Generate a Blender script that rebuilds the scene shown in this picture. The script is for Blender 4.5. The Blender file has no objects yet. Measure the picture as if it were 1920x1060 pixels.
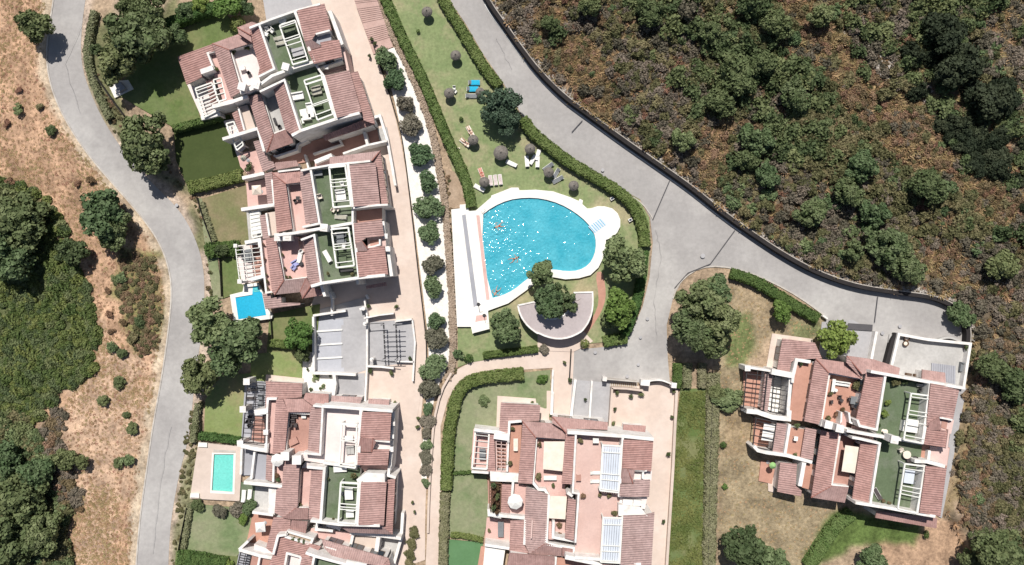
import bpy, math, random
import numpy as np
from mathutils import Vector, Matrix
from mathutils.geometry import tessellate_polygon
R = math.radians
rnd = random.Random(7)
SC = bpy.context.scene
COL = SC.collection

# ------------------------------------------------------------------ camera, sky, sun, exposure
ALT, MPP = 116.0, 0.085            # camera height above the ground, metres per photo pixel on the ground
cam_d = bpy.data.cameras.new('camera'); cam = bpy.data.objects.new('camera', cam_d); COL.objects.link(cam)
cam.location = (0, 0, ALT); cam.rotation_euler = (0, 0, 0)
cam_d.sensor_width = 36; cam_d.lens = 36 * ALT / (1920 * MPP)
cam_d.clip_start = 1; cam_d.clip_end = 3000
SC.camera = cam
SUN_EL, SUN_AZ = R(59), R(-9)      # azimuth measured from +Y (top of the picture), shadows fall down and a little right
w = bpy.data.worlds.new('World'); SC.world = w; w.use_nodes = True
nt = w.node_tree; bg = nt.nodes['Background']
sky = nt.nodes.new('ShaderNodeTexSky'); sky.sky_type = 'NISHITA'; sky.sun_disc = False
sky.sun_elevation = SUN_EL; sky.sun_rotation = SUN_AZ; sky.air_density = 1.0; sky.dust_density = 1.5
nt.links.new(sky.outputs[0], bg.inputs[0]); bg.inputs[1].default_value = 0.060
sl = bpy.data.lights.new('sun', 'SUN'); sl.energy = 5.0; sl.angle = R(0.5); sl.color = (1.0, 0.965, 0.91)
sun = bpy.data.objects.new('sun', sl); COL.objects.link(sun)
sd = Vector((math.sin(SUN_AZ) * math.cos(SUN_EL), math.cos(SUN_AZ) * math.cos(SUN_EL), math.sin(SUN_EL)))
sun.rotation_euler = sd.to_track_quat('Z', 'Y').to_euler(); sun.location = (0, 60, 140)
vs = SC.view_settings; vs.view_transform = 'Standard'; vs.look = 'None'; vs.exposure = 0.0; vs.gamma = 1
vs.use_curve_mapping = False
SC.cycles.diffuse_bounces = 2; SC.cycles.max_bounces = 6

# ------------------------------------------------------------------ helpers
def P(px, py, z=0.0):
    k = MPP * (ALT - z) / ALT
    return Vector(((px - 960) * k, (530 - py) * k, z))

def tag(o, label=None, cat=None, group=None, kind=None):
    if label: o['label'] = label
    if cat: o['category'] = cat
    if group: o['group'] = group
    if kind: o['kind'] = kind
    return o

def empty(name, loc, rz=0.0):
    o = bpy.data.objects.new(name, None); COL.objects.link(o)
    o.location = loc; o.rotation_euler = (0, 0, rz); o.empty_display_size = 0.3
    return o

class MB:
    def __init__(s): s.v = []; s.f = []
    def add(s, vs, fs):
        b = len(s.v); s.v.extend([tuple(v) for v in vs]); s.f.extend([tuple(i + b for i in f) for f in fs]); return s
    def box(s, x0, x1, y0, y1, z0, z1, rz=0, c=(0, 0, 0)):
        vs = [(x, y, z) for z in (z0, z1) for x, y in ((x0, y0), (x1, y0), (x1, y1), (x0, y1))]
        if rz or c != (0, 0, 0):
            ca, sa = math.cos(rz), math.sin(rz)
            vs = [(c[0] + x * ca - y * sa, c[1] + x * sa + y * ca, c[2] + z) for x, y, z in vs]
        return s.add(vs, [(3, 2, 1, 0), (4, 5, 6, 7), (0, 1, 5, 4), (1, 2, 6, 5), (2, 3, 7, 6), (3, 0, 4, 7)])
    def prism(s, poly, z0, z1, bottom=True):
        """poly: list of (x,y); z1 may be a list"""
        n = len(poly)
        a = sum(poly[i][0] * poly[(i + 1) % n][1] - poly[(i + 1) % n][0] * poly[i][1] for i in range(n))
        zz = list(z1) if isinstance(z1, (list, tuple)) else [z1] * n
        if a < 0: poly = poly[::-1]; zz = zz[::-1]
        tris = tessellate_polygon([[Vector((p[0], p[1], 0)) for p in poly]])
        vs = [(p[0], p[1], z0) for p in poly] + [(p[0], p[1], zz[i]) for i, p in enumerate(poly)]
        fs = []
        for t in tris:
            ar = sum(poly[t[i]][0] * poly[t[(i + 1) % 3]][1] - poly[t[(i + 1) % 3]][0] * poly[t[i]][1] for i in range(3))
            t = t if ar > 0 else t[::-1]
            fs.append(tuple(i + n for i in t))
            if bottom: fs.append(tuple(t[::-1]))
        for i in range(n): fs.append((i, (i + 1) % n, (i + 1) % n + n, i + n))
        return s.add(vs, fs)
    def tube(s, a, b, r0, r1=None, n=8, caps=True):
        a = Vector(a); b = Vector(b); r1 = r0 if r1 is None else r1
        d = (b - a).normalized(); u = d.orthogonal().normalized(); v = d.cross(u)
        vs = [a + (u * math.cos(t) + v * math.sin(t)) * r0 for t in [2 * math.pi * i / n for i in range(n)]]
        vs += [b + (u * math.cos(t) + v * math.sin(t)) * r1 for t in [2 * math.pi * i / n for i in range(n)]]
        fs = [(i, (i + 1) % n, (i + 1) % n + n, i + n) for i in range(n)]
        if caps: fs += [tuple(range(n))[::-1], tuple(range(n, 2 * n))]
        return s.add(vs, fs)
    def lathe(s, prof, n=16, c=(0, 0, 0)):
        """prof: (r,z) list bottom to top"""
        vs = []; fs = []
        for r, z in prof:
            for i in range(n):
                t = 2 * math.pi * i / n; vs.append((c[0] + r * math.cos(t), c[1] + r * math.sin(t), c[2] + z))
        for j in range(len(prof) - 1):
            for i in range(n): fs.append((j * n + i, j * n + (i + 1) % n, (j + 1) * n + (i + 1) % n, (j + 1) * n + i))
        if prof[0][0] > 1e-4: fs.append(tuple(range(n))[::-1])
        if prof[-1][0] > 1e-4: fs.append(tuple(range((len(prof) - 1) * n, len(prof) * n)))
        return s.add(vs, fs)
    def build(s, name, mat, parent=None, smooth=False, kind=None):
        me = bpy.data.meshes.new(name)
        v = s.v
        if parent is not None:
            L = parent.location
            if getattr(s, 'world', False): v = [(a - L[0], b - L[1], c - L[2]) for a, b, c in v]
        me.from_pydata(v, [], s.f); me.materials.append(mat)
        if smooth: me.polygons.foreach_set('use_smooth', [True] * len(me.polygons))
        me.update()
        o = bpy.data.objects.new(name, me); COL.objects.link(o)
        if parent is not None: o.parent = parent
        if kind: o['kind'] = kind
        return o

class WB(MB):
    world = True

def copy_tree(o, parent=None):
    c = o.copy(); COL.objects.link(c); c.parent = parent
    for ch in o.children: copy_tree(ch, c)
    return c

def mesh_np(name, v, quads, mat, tris=None):
    me = bpy.data.meshes.new(name)
    n = len(quads)
    me.vertices.add(len(v)); me.vertices.foreach_set('co', np.asarray(v, np.float32).ravel())
    me.loops.add(n * 4); me.loops.foreach_set('vertex_index', np.asarray(quads, np.int32).ravel())
    me.polygons.add(n); me.polygons.foreach_set('loop_start', np.arange(0, n * 4, 4, dtype=np.int32))
    try: me.polygons.foreach_set('loop_total', np.full(n, 4, np.int32))
    except Exception: pass
    me.materials.append(mat); me.update(calc_edges=True); me.validate()
    return me

def offset_line(pts, d, closed=False):
    """offset a 2-D polyline to its left by d with mitres"""
    n = len(pts); out = []
    for i in range(n):
        p = Vector(pts[i][:2])
        if closed or 0 < i < n - 1:
            a = Vector(pts[i - 1][:2]); b = Vector(pts[(i + 1) % n][:2])
            d1 = (p - a).normalized(); d2 = (b - p).normalized()
        elif i == 0: d1 = d2 = (Vector(pts[1][:2]) - p).normalized()
        else: d1 = d2 = (p - Vector(pts[i - 1][:2])).normalized()
        n1 = Vector((-d1.y, d1.x)); n2 = Vector((-d2.y, d2.x)); m = (n1 + n2)
        if m.length < 1e-3: m = n1.copy()
        m.normalize(); k = 1 / max(0.5, m.dot(n1))
        out.append(p + m * d * k)
    return out

def smooth_line(pts, it=2, closed=False):
    for _ in range(it):
        q = []
        n = len(pts)
        rng = range(n) if closed else range(n - 1)
        if not closed: q.append(tuple(pts[0]))
        for i in rng:
            a, b = pts[i], pts[(i + 1) % n]
            q.append(tuple(a[k] * .75 + b[k] * .25 for k in range(len(a))))
            q.append(tuple(a[k] * .25 + b[k] * .75 for k in range(len(a))))
        if not closed: q.append(tuple(pts[-1]))
        pts = q
    return pts

# ------------------------------------------------------------------ materials
def mat(name, col, rough=0.85, col2=None, scale=1.0, bump=0.0, bscale=None, metallic=0.0, spec=0.25, detail=6, mid=(0.35, 0.65),
        rand=0.0, speck=0.0, trans=0.0, col3=None, s3=0.15):
    m = bpy.data.materials.new(name); m.use_nodes = True; t = m.node_tree; N = t.nodes; Lk = t.links
    b = N['Principled BSDF']; b.inputs['Roughness'].default_value = rough; b.inputs['Metallic'].default_value = metallic
    b.inputs['Specular IOR Level'].default_value = spec
    tc = N.new('ShaderNodeNewGeometry')
    def noise(sc, det=detail, r=0.6):
        n = N.new('ShaderNodeTexNoise'); n.inputs['Scale'].default_value = sc; n.inputs['Detail'].default_value = det
        n.inputs['Roughness'].default_value = r; Lk.new(tc.outputs['Position'], n.inputs['Vector']); return n
    def mix(f, a, bb, mode='MIX'):
        x = N.new('ShaderNodeMix'); x.data_type = 'RGBA'; x.blend_type = mode
        for s_, v_ in (('Factor', f), ('A', a), ('B', bb)):
            sk = [q for q in x.inputs if q.name == s_ and (q.type == 'RGBA' if s_ != 'Factor' else q.type == 'VALUE')][0]
            if hasattr(v_, 'links') or hasattr(v_, 'is_linked'): Lk.new(v_, sk)
            elif s_ == 'Factor': sk.default_value = v_
            else: sk.default_value = (*v_[:3], 1)
        return [q for q in x.outputs if q.type == 'RGBA'][0]
    def ramp(v, a, c):
        r = N.new('ShaderNodeMapRange'); r.inputs['From Min'].default_value = a; r.inputs['From Max'].default_value = c
        Lk.new(v, r.inputs['Value']); return r.outputs[0]
    out = None
    if col2 is None: col2 = tuple(c * 0.86 for c in col)
    out = mix(ramp(noise(scale).outputs['Fac'], *mid), col, col2)
    if col3 is not None:
        out = mix(ramp(noise(s3, 5, 0.65).outputs['Fac'], 0.47, 0.62), out, col3)
    if speck:
        n2 = noise(scale * 9, 2, 0.7)
        g = N.new('ShaderNodeMapRange'); g.inputs['From Min'].default_value = 0.3; g.inputs['From Max'].default_value = 0.7
        g.inputs['To Min'].default_value = 1 - speck; g.inputs['To Max'].default_value = 1 + speck
        Lk.new(n2.outputs['Fac'], g.inputs['Value'])
        c3 = N.new('ShaderNodeCombineColor'); [Lk.new(g.outputs[0], c3.inputs[i]) for i in range(3)]
        out = mix(1.0, out, c3.outputs[0], 'MULTIPLY')
    if rand:
        oi = N.new('ShaderNodeObjectInfo'); h = N.new('ShaderNodeHueSaturation'); h.inputs['Hue'].default_value = .5
        g = N.new('ShaderNodeMapRange'); g.inputs['To Min'].default_value = 1 - rand; g.inputs['To Max'].default_value = 1 + rand
        Lk.new(oi.outputs['Random'], g.inputs['Value']); Lk.new(g.outputs[0], h.inputs['Value'])
        g2 = N.new('ShaderNodeMath'); g2.operation = 'MULTIPLY_ADD'; g2.inputs[1].default_value = -0.05; g2.inputs[2].default_value = 0.525
        Lk.new(oi.outputs['Random'], g2.inputs[0]); Lk.new(g2.outputs[0], h.inputs['Hue'])
        Lk.new(out, h.inputs['Color']); out = h.outputs[0]
    Lk.new(out, b.inputs['Base Color'])
    if bump:
        nb = noise(bscale or scale * 6, 4, 0.7); bp = N.new('ShaderNodeBump'); bp.inputs['Strength'].default_value = 1.0
        bp.inputs['Distance'].default_value = bump; Lk.new(nb.outputs['Fac'], bp.inputs['Height']); Lk.new(bp.outputs[0], b.inputs['Normal'])
    if trans:
        tr = N.new('ShaderNodeBsdfTranslucent'); Lk.new(out, tr.inputs['Color']); ms = N.new('ShaderNodeMixShader')
        ms.inputs[0].default_value = trans; Lk.new(b.outputs[0], ms.inputs[1]); Lk.new(tr.outputs[0], ms.inputs[2])
        Lk.new(ms.outputs[0], N['Material Output'].inputs['Surface'])
    m['_'] = 0
    return m

M = {}
M['plaster'] = mat('white_plaster', (0.80, 0.77, 0.74), 0.9, (0.62, 0.57, 0.52), 0.9, 0.01, 3, detail=8, mid=(0.42, 0.72), speck=0.04)
M['plaster_pink'] = mat('pink_plaster', (0.68, 0.50, 0.45), 0.9, (0.60, 0.43, 0.39), 0.6)
M['deck'] = mat('white_deck', (0.84, 0.82, 0.77), 0.8, (0.74, 0.70, 0.64), 0.25, 0.004, 4)
M['court'] = mat('beige_paving', (0.64, 0.525, 0.45), 0.9, (0.575, 0.46, 0.39), 0.12, 0.006, 5, speck=0.05, col3=(0.66, 0.55, 0.48), s3=0.1)
M['court_pale'] = mat('pale_paving', (0.63, 0.52, 0.45), 0.9, (0.54, 0.44, 0.37), 0.15, 0.006, 5, speck=0.05)
M['court_grey'] = mat('pale_grey_paving', (0.50, 0.485, 0.465), 0.9, (0.40, 0.385, 0.365), 0.25, 0.006, 5, speck=0.08)
M['rose_tile'] = mat('rose_floor_tile', (0.62, 0.445, 0.395), 0.85, (0.55, 0.38, 0.335), 0.35, 0.004, 6, speck=0.05)
M['pink_tile'] = mat('pink_tile', (0.66, 0.44, 0.395), 0.85, (0.56, 0.355, 0.315), 0.35, 0.004, 6, speck=0.05)
M['orange_tile'] = mat('orange_tile', (0.52, 0.285, 0.215), 0.85, (0.43, 0.23, 0.17), 0.4, 0.004, 6, speck=0.06)
M['clay_tile'] = mat('clay_floor_tile', (0.47, 0.27, 0.22), 0.85, (0.38, 0.21, 0.17), 0.4, 0.004, 6, speck=0.06)
M['pale_tile'] = mat('pale_tile', (0.78, 0.68, 0.65), 0.85, (0.68, 0.58, 0.55), 0.3, 0.004, 6, speck=0.03)
M['turf'] = mat('artificial_turf', (0.125, 0.165, 0.095), 0.95, (0.095, 0.125, 0.07), 0.35, 0.01, 20, speck=0.10, col3=(0.15, 0.175, 0.12), s3=0.3)
M['asphalt'] = mat('asphalt', (0.385, 0.364, 0.350), 0.95, (0.315, 0.298, 0.287), 0.16, 0.01, 9, speck=0.07, mid=(0.25, 0.75), col3=(0.44, 0.42, 0.40), s3=0.07)
M['concrete'] = mat('grey_concrete', (0.42, 0.41, 0.415), 0.9, (0.35, 0.34, 0.345), 0.2, 0.008, 6, speck=0.06)
M['slate_patio'] = mat('blue_grey_patio', (0.38, 0.38, 0.41), 0.85, (0.32, 0.32, 0.345), 0.4, 0.004, 6)
M['gravel'] = mat('white_gravel', (0.84, 0.80, 0.75), 0.95, (0.72, 0.67, 0.61), 1.2, 0.04, 9, speck=0.13)
M['kerb'] = mat('kerb_stone', (0.55, 0.51, 0.46), 0.9, (0.40, 0.36, 0.32), 0.8, 0.01, 4)
M['drain'] = mat('drain_iron', (0.10, 0.095, 0.10), 0.7)
M['iron'] = mat('dark_iron', (0.05, 0.047, 0.05), 0.6)
M['white_metal'] = mat('white_painted_wood', (0.80, 0.79, 0.74), 0.6, (0.70, 0.69, 0.63), 0.7)
M['rock'] = mat('pale_rock', (0.42, 0.33, 0.255), 0.95, (0.29, 0.22, 0.16), 1.2, 0.05, 3, speck=0.15)
M['rock_grey'] = mat('grey_rock', (0.46, 0.42, 0.375), 0.95, (0.30, 0.265, 0.23), 1.0, 0.05, 3, speck=0.15)
M['wall_dark'] = mat('wall_painted_shade', (0.034, 0.030, 0.030), 0.95, (0.024, 0.021, 0.021), 0.5, 0.02, 3)  # near-black: the retaining wall's shade is put into the colour
M['wood'] = mat('brown_wood', (0.17, 0.10, 0.06), 0.7, (0.12, 0.07, 0.04), 2)
M['bark'] = mat('bark', (0.16, 0.12, 0.09), 0.95, (0.09, 0.065, 0.05), 3, 0.03, 8)
M['thatch'] = mat('weathered_thatch', (0.235, 0.21, 0.185), 0.95, (0.15, 0.135, 0.12), 3.0, 0.03, 14, speck=0.2)
M['glass'] = mat('window_glass', (0.05, 0.07, 0.09), 0.08, spec=0.8)
M['panel'] = mat('frosted_panel', (0.62, 0.66, 0.72), 0.35, (0.56, 0.60, 0.66), 0.6, spec=0.5)
M['cloth_white'] = mat('white_cloth', (0.82, 0.80, 0.76), 0.9, (0.74, 0.72, 0.68), 1.5)
M['cloth_cream'] = mat('cream_cloth', (0.80, 0.70, 0.60), 0.9, (0.72, 0.62, 0.52), 1.0)
M['cloth_sand'] = mat('sand_cushion', (0.42, 0.40, 0.33), 0.9)
M['cloth_dark'] = mat('dark_wicker', (0.09, 0.075, 0.075), 0.8, (0.06, 0.05, 0.05), 6)
M['cloth_grey'] = mat('grey_mesh_fabric', (0.20, 0.21, 0.22), 0.8)
M['cloth_blue'] = mat('turquoise_towel', (0.03, 0.42, 0.62), 0.9, (0.02, 0.34, 0.55), 4)
M['cloth_lilac'] = mat('lilac_blue_cloth', (0.36, 0.37, 0.62), 0.9)
M['cloth_pink'] = mat('salmon_towel', (0.72, 0.36, 0.30), 0.9)
M['cloth_green'] = mat('lime_parasol_cloth', (0.30, 0.52, 0.20), 0.9)
M['skin'] = mat('tanned_skin', (0.52, 0.31, 0.22), 0.6, (0.46, 0.27, 0.19), 4)
M['hair'] = mat('brown_hair', (0.06, 0.035, 0.02), 0.7)
M['swim_dark'] = mat('navy_swimwear', (0.02, 0.025, 0.05), 0.7)
M['swim_red'] = mat('red_swimwear', (0.45, 0.04, 0.04), 0.7)
M['terracotta'] = mat('terracotta_pot', (0.36, 0.17, 0.11), 0.85)
M['pot_dark'] = mat('brown_glazed_pot', (0.12, 0.09, 0.075), 0.6)
M['ridge'] = mat('ridge_tile', (0.34, 0.155, 0.125), 0.85, (0.27, 0.12, 0.10), 2.0)
M['step_edge'] = mat('dark_nosing', (0.31, 0.17, 0.14), 0.9)
M['step_tread'] = mat('clay_tread', (0.52, 0.36, 0.315), 0.9, (0.45, 0.30, 0.26), 0.6, speck=0.08)
M['marble'] = mat('pool_coping', (0.82, 0.80, 0.74), 0.7, (0.74, 0.71, 0.64), 0.8)
M['paint'] = mat('road_paint', (0.78, 0.77, 0.74), 0.8)
def stripe_mat():
    m = mat('striped_cloth', (.75, .72, .70), .9); t = m.node_tree; N = t.nodes; L = t.links; b = N['Principled BSDF']
    tc = N.new('ShaderNodeTexCoord'); wv = N.new('ShaderNodeTexWave'); wv.bands_direction = 'X'; wv.inputs['Scale'].default_value = 1.6; L.new(tc.outputs['Object'], wv.inputs['Vector'])
    r = N.new('ShaderNodeValToRGB'); r.color_ramp.interpolation = 'CONSTANT'; r.color_ramp.elements[0].color = (.30, .16, .15, 1); r.color_ramp.elements[1].position = .45; r.color_ramp.elements[1].color = (.78, .74, .72, 1)
    L.new(wv.outputs['Fac'], r.inputs[0]); L.new(r.outputs[0], b.inputs['Base Color']); return m
M['cloth_stripe'] = stripe_mat()
# roof tile: per-tile colour from a brick texture laid in world space
def roof_mat():
    m = bpy.data.materials.new('clay_roof_tiles'); m.use_nodes = True; t = m.node_tree; N = t.nodes; L = t.links
    b = N['Principled BSDF']; b.inputs['Roughness'].default_value = 0.85; b.inputs['Specular IOR Level'].default_value = 0.2
    g = N.new('ShaderNodeNewGeometry')
    v = N.new('ShaderNodeTexVoronoi'); v.inputs['Scale'].default_value = 2.6; L.new(g.outputs['Position'], v.inputs['Vector'])
    n = N.new('ShaderNodeTexNoise'); n.inputs['Scale'].default_value = 0.45; n.inputs['Detail'].default_value = 7; n.inputs['Roughness'].default_value = .65
    L.new(g.outputs['Position'], n.inputs['Vector'])
    r = N.new('ShaderNodeValToRGB'); r.color_ramp.elements[0].position = .33; r.color_ramp.elements[0].color = (0.335, 0.203, 0.182, 1)
    r.color_ramp.elements[1].position = .68; r.color_ramp.elements[1].color = (0.425, 0.272, 0.246, 1); L.new(n.outputs['Fac'], r.inputs[0])
    s = N.new('ShaderNodeSeparateColor'); L.new(v.outputs['Color'], s.inputs[0])
    mr = N.new('ShaderNodeMapRange'); mr.inputs['To Min'].default_value = .88; mr.inputs['To Max'].default_value = 1.13; L.new(s.outputs[0], mr.inputs[0])
    h = N.new('ShaderNodeHueSaturation'); L.new(r.outputs[0], h.inputs['Color']); L.new(mr.outputs[0], h.inputs['Value'])
    oi = N.new('ShaderNodeObjectInfo'); m2 = N.new('ShaderNodeMapRange'); m2.inputs['To Min'].default_value = .78; m2.inputs['To Max'].default_value = 1.1
    L.new(oi.outputs['Random'], m2.inputs[0]); L.new(m2.outputs[0], h.inputs['Saturation'])
    L.new(h.outputs[0], b.inputs['Base Color']); return m
M['roof'] = roof_mat()
def water_mat(name, c1, c2, rough=0.06):
    m = mat(name, c1, rough, c2, 0.35, spec=0.5, detail=7, mid=(0.3, 0.7), speck=0.10)
    return m
M['water'] = water_mat('pool_water', (0.040, 0.335, 0.435), (0.105, 0.445, 0.540), 0.07)
M['water_deep'] = water_mat('blue_pool_water', (0.025, 0.385, 0.60), (0.035, 0.42, 0.62), 0.04)
M['water_aqua'] = water_mat('aqua_pool_water', (0.15, 0.58, 0.50), (0.19, 0.63, 0.55), 0.04)
def leaf(name, c, c2, rand=0.2, trans=0.22, scale=0.9):
    return mat(name, c, 0.7, c2, scale, rand=rand, spec=0.15, detail=2, trans=trans)
M['leaf_oak'] = leaf('oak_leaf', (0.132, 0.172, 0.072), (0.208, 0.242, 0.120))
M['leaf_dark'] = leaf('dark_leaf', (0.108, 0.142, 0.060), (0.172, 0.205, 0.095), 0.3)
M['leaf_mid'] = leaf('mid_green_leaf', (0.135, 0.188, 0.082), (0.210, 0.262, 0.128), 0.25)
M['leaf_bright'] = leaf('bright_leaf', (0.135, 0.215, 0.050), (0.205, 0.290, 0.085))
M['leaf_fir'] = leaf('fine_conifer_leaf', (0.078, 0.125, 0.078), (0.130, 0.182, 0.122))
M['leaf_olive'] = leaf('olive_scrub_leaf', (0.225, 0.205, 0.105), (0.155, 0.152, 0.072), 0.35)
M['leaf_grey'] = leaf('grey_brown_scrub', (0.235, 0.200, 0.150), (0.165, 0.145, 0.108), 0.35)
M['leaf_tan'] = leaf('dry_tan_scrub', (0.33, 0.235, 0.145), (0.23, 0.165, 0.098), 0.3)
M['leaf_rust'] = leaf('rusty_dry_scrub', (0.29, 0.180, 0.110), (0.205, 0.13, 0.082), 0.3)
M['leaf_hedge'] = leaf('hedge_leaf', (0.135, 0.185, 0.055), (0.205, 0.250, 0.088), 0.05)
M['leaf_hedge_dark'] = leaf('dark_hedge_leaf', (0.080, 0.135, 0.040), (0.120, 0.180, 0.055), 0.05)
M['leaf_hedge_dry'] = leaf('dusty_hedge_leaf', (0.285, 0.280, 0.165), (0.215, 0.225, 0.118), 0.05)
M['leaf_shade_tone'] = leaf('shade_toned_leaf', (0.040, 0.052, 0.030), (0.065, 0.080, 0.045), 0.3)  # the ravine's shade is put into this leaf colour
M['leaf_vine'] = leaf('vine_leaf', (0.130, 0.172, 0.052), (0.195, 0.235, 0.085), 0.25)
M['leaf_ole'] = leaf('oleander_leaf', (0.105, 0.168, 0.078), (0.200, 0.265, 0.140), 0.2, scale=5)
M['leaf_ole_pale'] = leaf('faded_oleander_leaf', (0.165, 0.160, 0.112), (0.275, 0.245, 0.190), 0.2, scale=5)
M['straw'] = leaf('straw_grass', (0.50, 0.375, 0.205), (0.40, 0.285, 0.15), 0.2)
M['straw_red'] = leaf('reddish_straw', (0.33, 0.19, 0.115), (0.26, 0.15, 0.09), 0.2)
M['lawn'] = mat('lawn_grass', (0.235, 0.272, 0.130), 0.95, (0.175, 0.228, 0.098), 0.25, 0.03, 14, speck=0.16, col3=(0.34, 0.305, 0.185), s3=0.13)
M['lawn_green'] = mat('green_lawn', (0.105, 0.150, 0.045), 0.95, (0.150, 0.185, 0.075), 0.22, 0.03, 14, speck=0.13, col3=(0.185, 0.190, 0.085), s3=0.13)
M['lawn_dark'] = mat('dark_lawn', (0.062, 0.082, 0.026), 0.95, (0.052, 0.072, 0.022), 0.3, 0.01, 14, speck=0.07)
M['lawn_lime'] = mat('lime_lawn', (0.235, 0.275, 0.115), 0.95, (0.195, 0.240, 0.085), 0.3, 0.03, 14, speck=0.12, col3=(0.28, 0.25, 0.13), s3=0.14)
M['lawn_dry'] = mat('dry_lawn', (0.250, 0.205, 0.120), 0.95, (0.195, 0.175, 0.090), 0.35, 0.03, 12, speck=0.14, col3=(0.165, 0.175, 0.075), s3=0.10)
M['lawn_pale'] = mat('pale_lawn', (0.215, 0.245, 0.130), 0.95, (0.265, 0.265, 0.165), 0.25, 0.03, 14, speck=0.13, col3=(0.155, 0.205, 0.095), s3=0.12)
M['lawn_emerald'] = mat('emerald_turf', (0.115, 0.225, 0.105), 0.95, (0.095, 0.195, 0.085), 0.3, 0.01, 14, speck=0.06)
M['earth'] = mat('bare_earth', (0.40, 0.30, 0.215), 0.95, (0.31, 0.225, 0.155), 0.4, 0.05, 5, speck=0.16)
M['earth_pale'] = mat('pale_dirt', (0.46, 0.39, 0.32), 0.95, (0.38, 0.30, 0.235), 0.5, 0.03, 6, speck=0.12)
# ------------------------------------------------------------------ terrain
WALL = [(905, -14), (921, 16), (944, 48), (972, 88), (1008, 136), (1056, 184), (1100, 216), (1160, 260), (1232, 310), (1292, 352), (1345, 395),
        (1400, 435), (1468, 480), (1530, 513), (1600, 537), (1680, 549), (1738, 556), (1776, 570), (1800, 592), (1808, 618), (1807, 640)]
WALL = smooth_line(WALL, 2)
HILL_R = WALL + [(1824, 645), (1812, 728), (1800, 800), (1785, 890), (1770, 965), (1800, 1010), (1840, 1110), (2300, 1110), (2300, -300), (850, -300)]
ROAD_L_LEFT = smooth_line([(104, -40), (100, 0), (90, 60), (86, 115), (98, 175), (130, 240), (172, 300), (218, 352), (262, 402), (300, 455), (319, 510),
                           (322, 560), (313, 640), (301, 720), (286, 800), (275, 880), (262, 970), (252, 1100)], 2)
ROAD_L_RIGHT = smooth_line([(166, -40), (160, 0), (152, 60), (152, 120), (168, 172), (198, 235), (242, 298), (292, 350), (338, 395), (366, 445), (382, 500),
                            (384, 560), (378, 630), (366, 700), (360, 770), (352, 830), (338, 880), (326, 940), (318, 1000), (314, 1100)], 2)
HILL_L = [(a - 14, b) for a, b in ROAD_L_LEFT] + [(-400, 1100), (-400, -300), (90, -300)]

def w2(pts): return np.array([[(x - 960) * MPP, (530 - y) * MPP] for x, y in pts])
def inside(poly, X, Y):
    r = np.zeros(X.shape, bool); n = len(poly); j = n - 1
    for i in range(n):
        xi, yi = poly[i]; xj, yj = poly[j]
        if yi != yj:
            c = ((yi > Y) != (yj > Y)) & (X < (xj - xi) * (Y - yi) / (yj - yi) + xi); r ^= c
        j = i
    return r
def dist(line, X, Y, closed=False):
    d = np.full(X.shape, 1e9); n = len(line)
    for i in range(n if closed else n - 1):
        a = line[i]; b = line[(i + 1) % n]; ab = b - a; L2 = max(1e-9, (ab ** 2).sum())
        t = np.clip(((X - a[0]) * ab[0] + (Y - a[1]) * ab[1]) / L2, 0, 1)
        d = np.minimum(d, np.hypot(X - a[0] - t * ab[0], Y - a[1] - t * ab[1]))
    return d
def vnoise(X, Y, sc, seed=0):
    """smooth value noise on a grid, 0..1"""
    r = np.random.RandomState(seed); T = r.rand(256, 256)
    x = X / sc + 1000; y = Y / sc + 1000; xi = np.floor(x).astype(int); yi = np.floor(y).astype(int); fx = x - xi; fy = y - yi
    fx = fx * fx * (3 - 2 * fx); fy = fy * fy * (3 - 2 * fy)
    g = lambda a, b: T[a % 256, b % 256]
    return (g(xi, yi) * (1 - fx) + g(xi + 1, yi) * fx) * (1 - fy) + (g(xi, yi + 1) * (1 - fx) + g(xi + 1, yi + 1) * fx) * fy
hr, hl = w2(HILL_R), w2(HILL_L)
wallw, leftw = w2(HILL_R[:len(WALL) + 7]), w2(ROAD_L_LEFT)
def hgt(X, Y):
    X = np.asarray(X, float); Y = np.asarray(Y, float); h = np.zeros(X.shape)
    r = inside(hr, X, Y); d = dist(wallw, X, Y)
    bumps = (vnoise(X, Y, 9, 3) - 0.45) * 2.2 + (vnoise(X, Y, 3.5, 4) - 0.5) * 0.7
    h = np.where(r, 1.15 * np.clip(d / 0.5, 0, 1) + 0.085 * np.clip(d, 0, 45) + bumps * np.clip((d - 1) / 6, 0, 1), h)
    l = inside(hl, X, Y); d2 = np.maximum(dist(leftw, X, Y) - 1.3, 0)
    b2 = (vnoise(X, Y, 8, 5) - 0.5) * 1.2 + (vnoise(X, Y, 2.5, 6) - 0.5) * 0.35
    h = np.where(l, -0.10 * np.clip(d2, 0, 30) + b2 * np.clip(d2 / 4, 0, 1), h)
    return h
def PG(px, py):
    """ground point seen at a photo position"""
    z = 0.0
    for _ in range(4):
        p = P(px, py, z); z = float(hgt(np.array([p.x]), np.array([p.y]))[0])
    return Vector((p.x, p.y, z))

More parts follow.
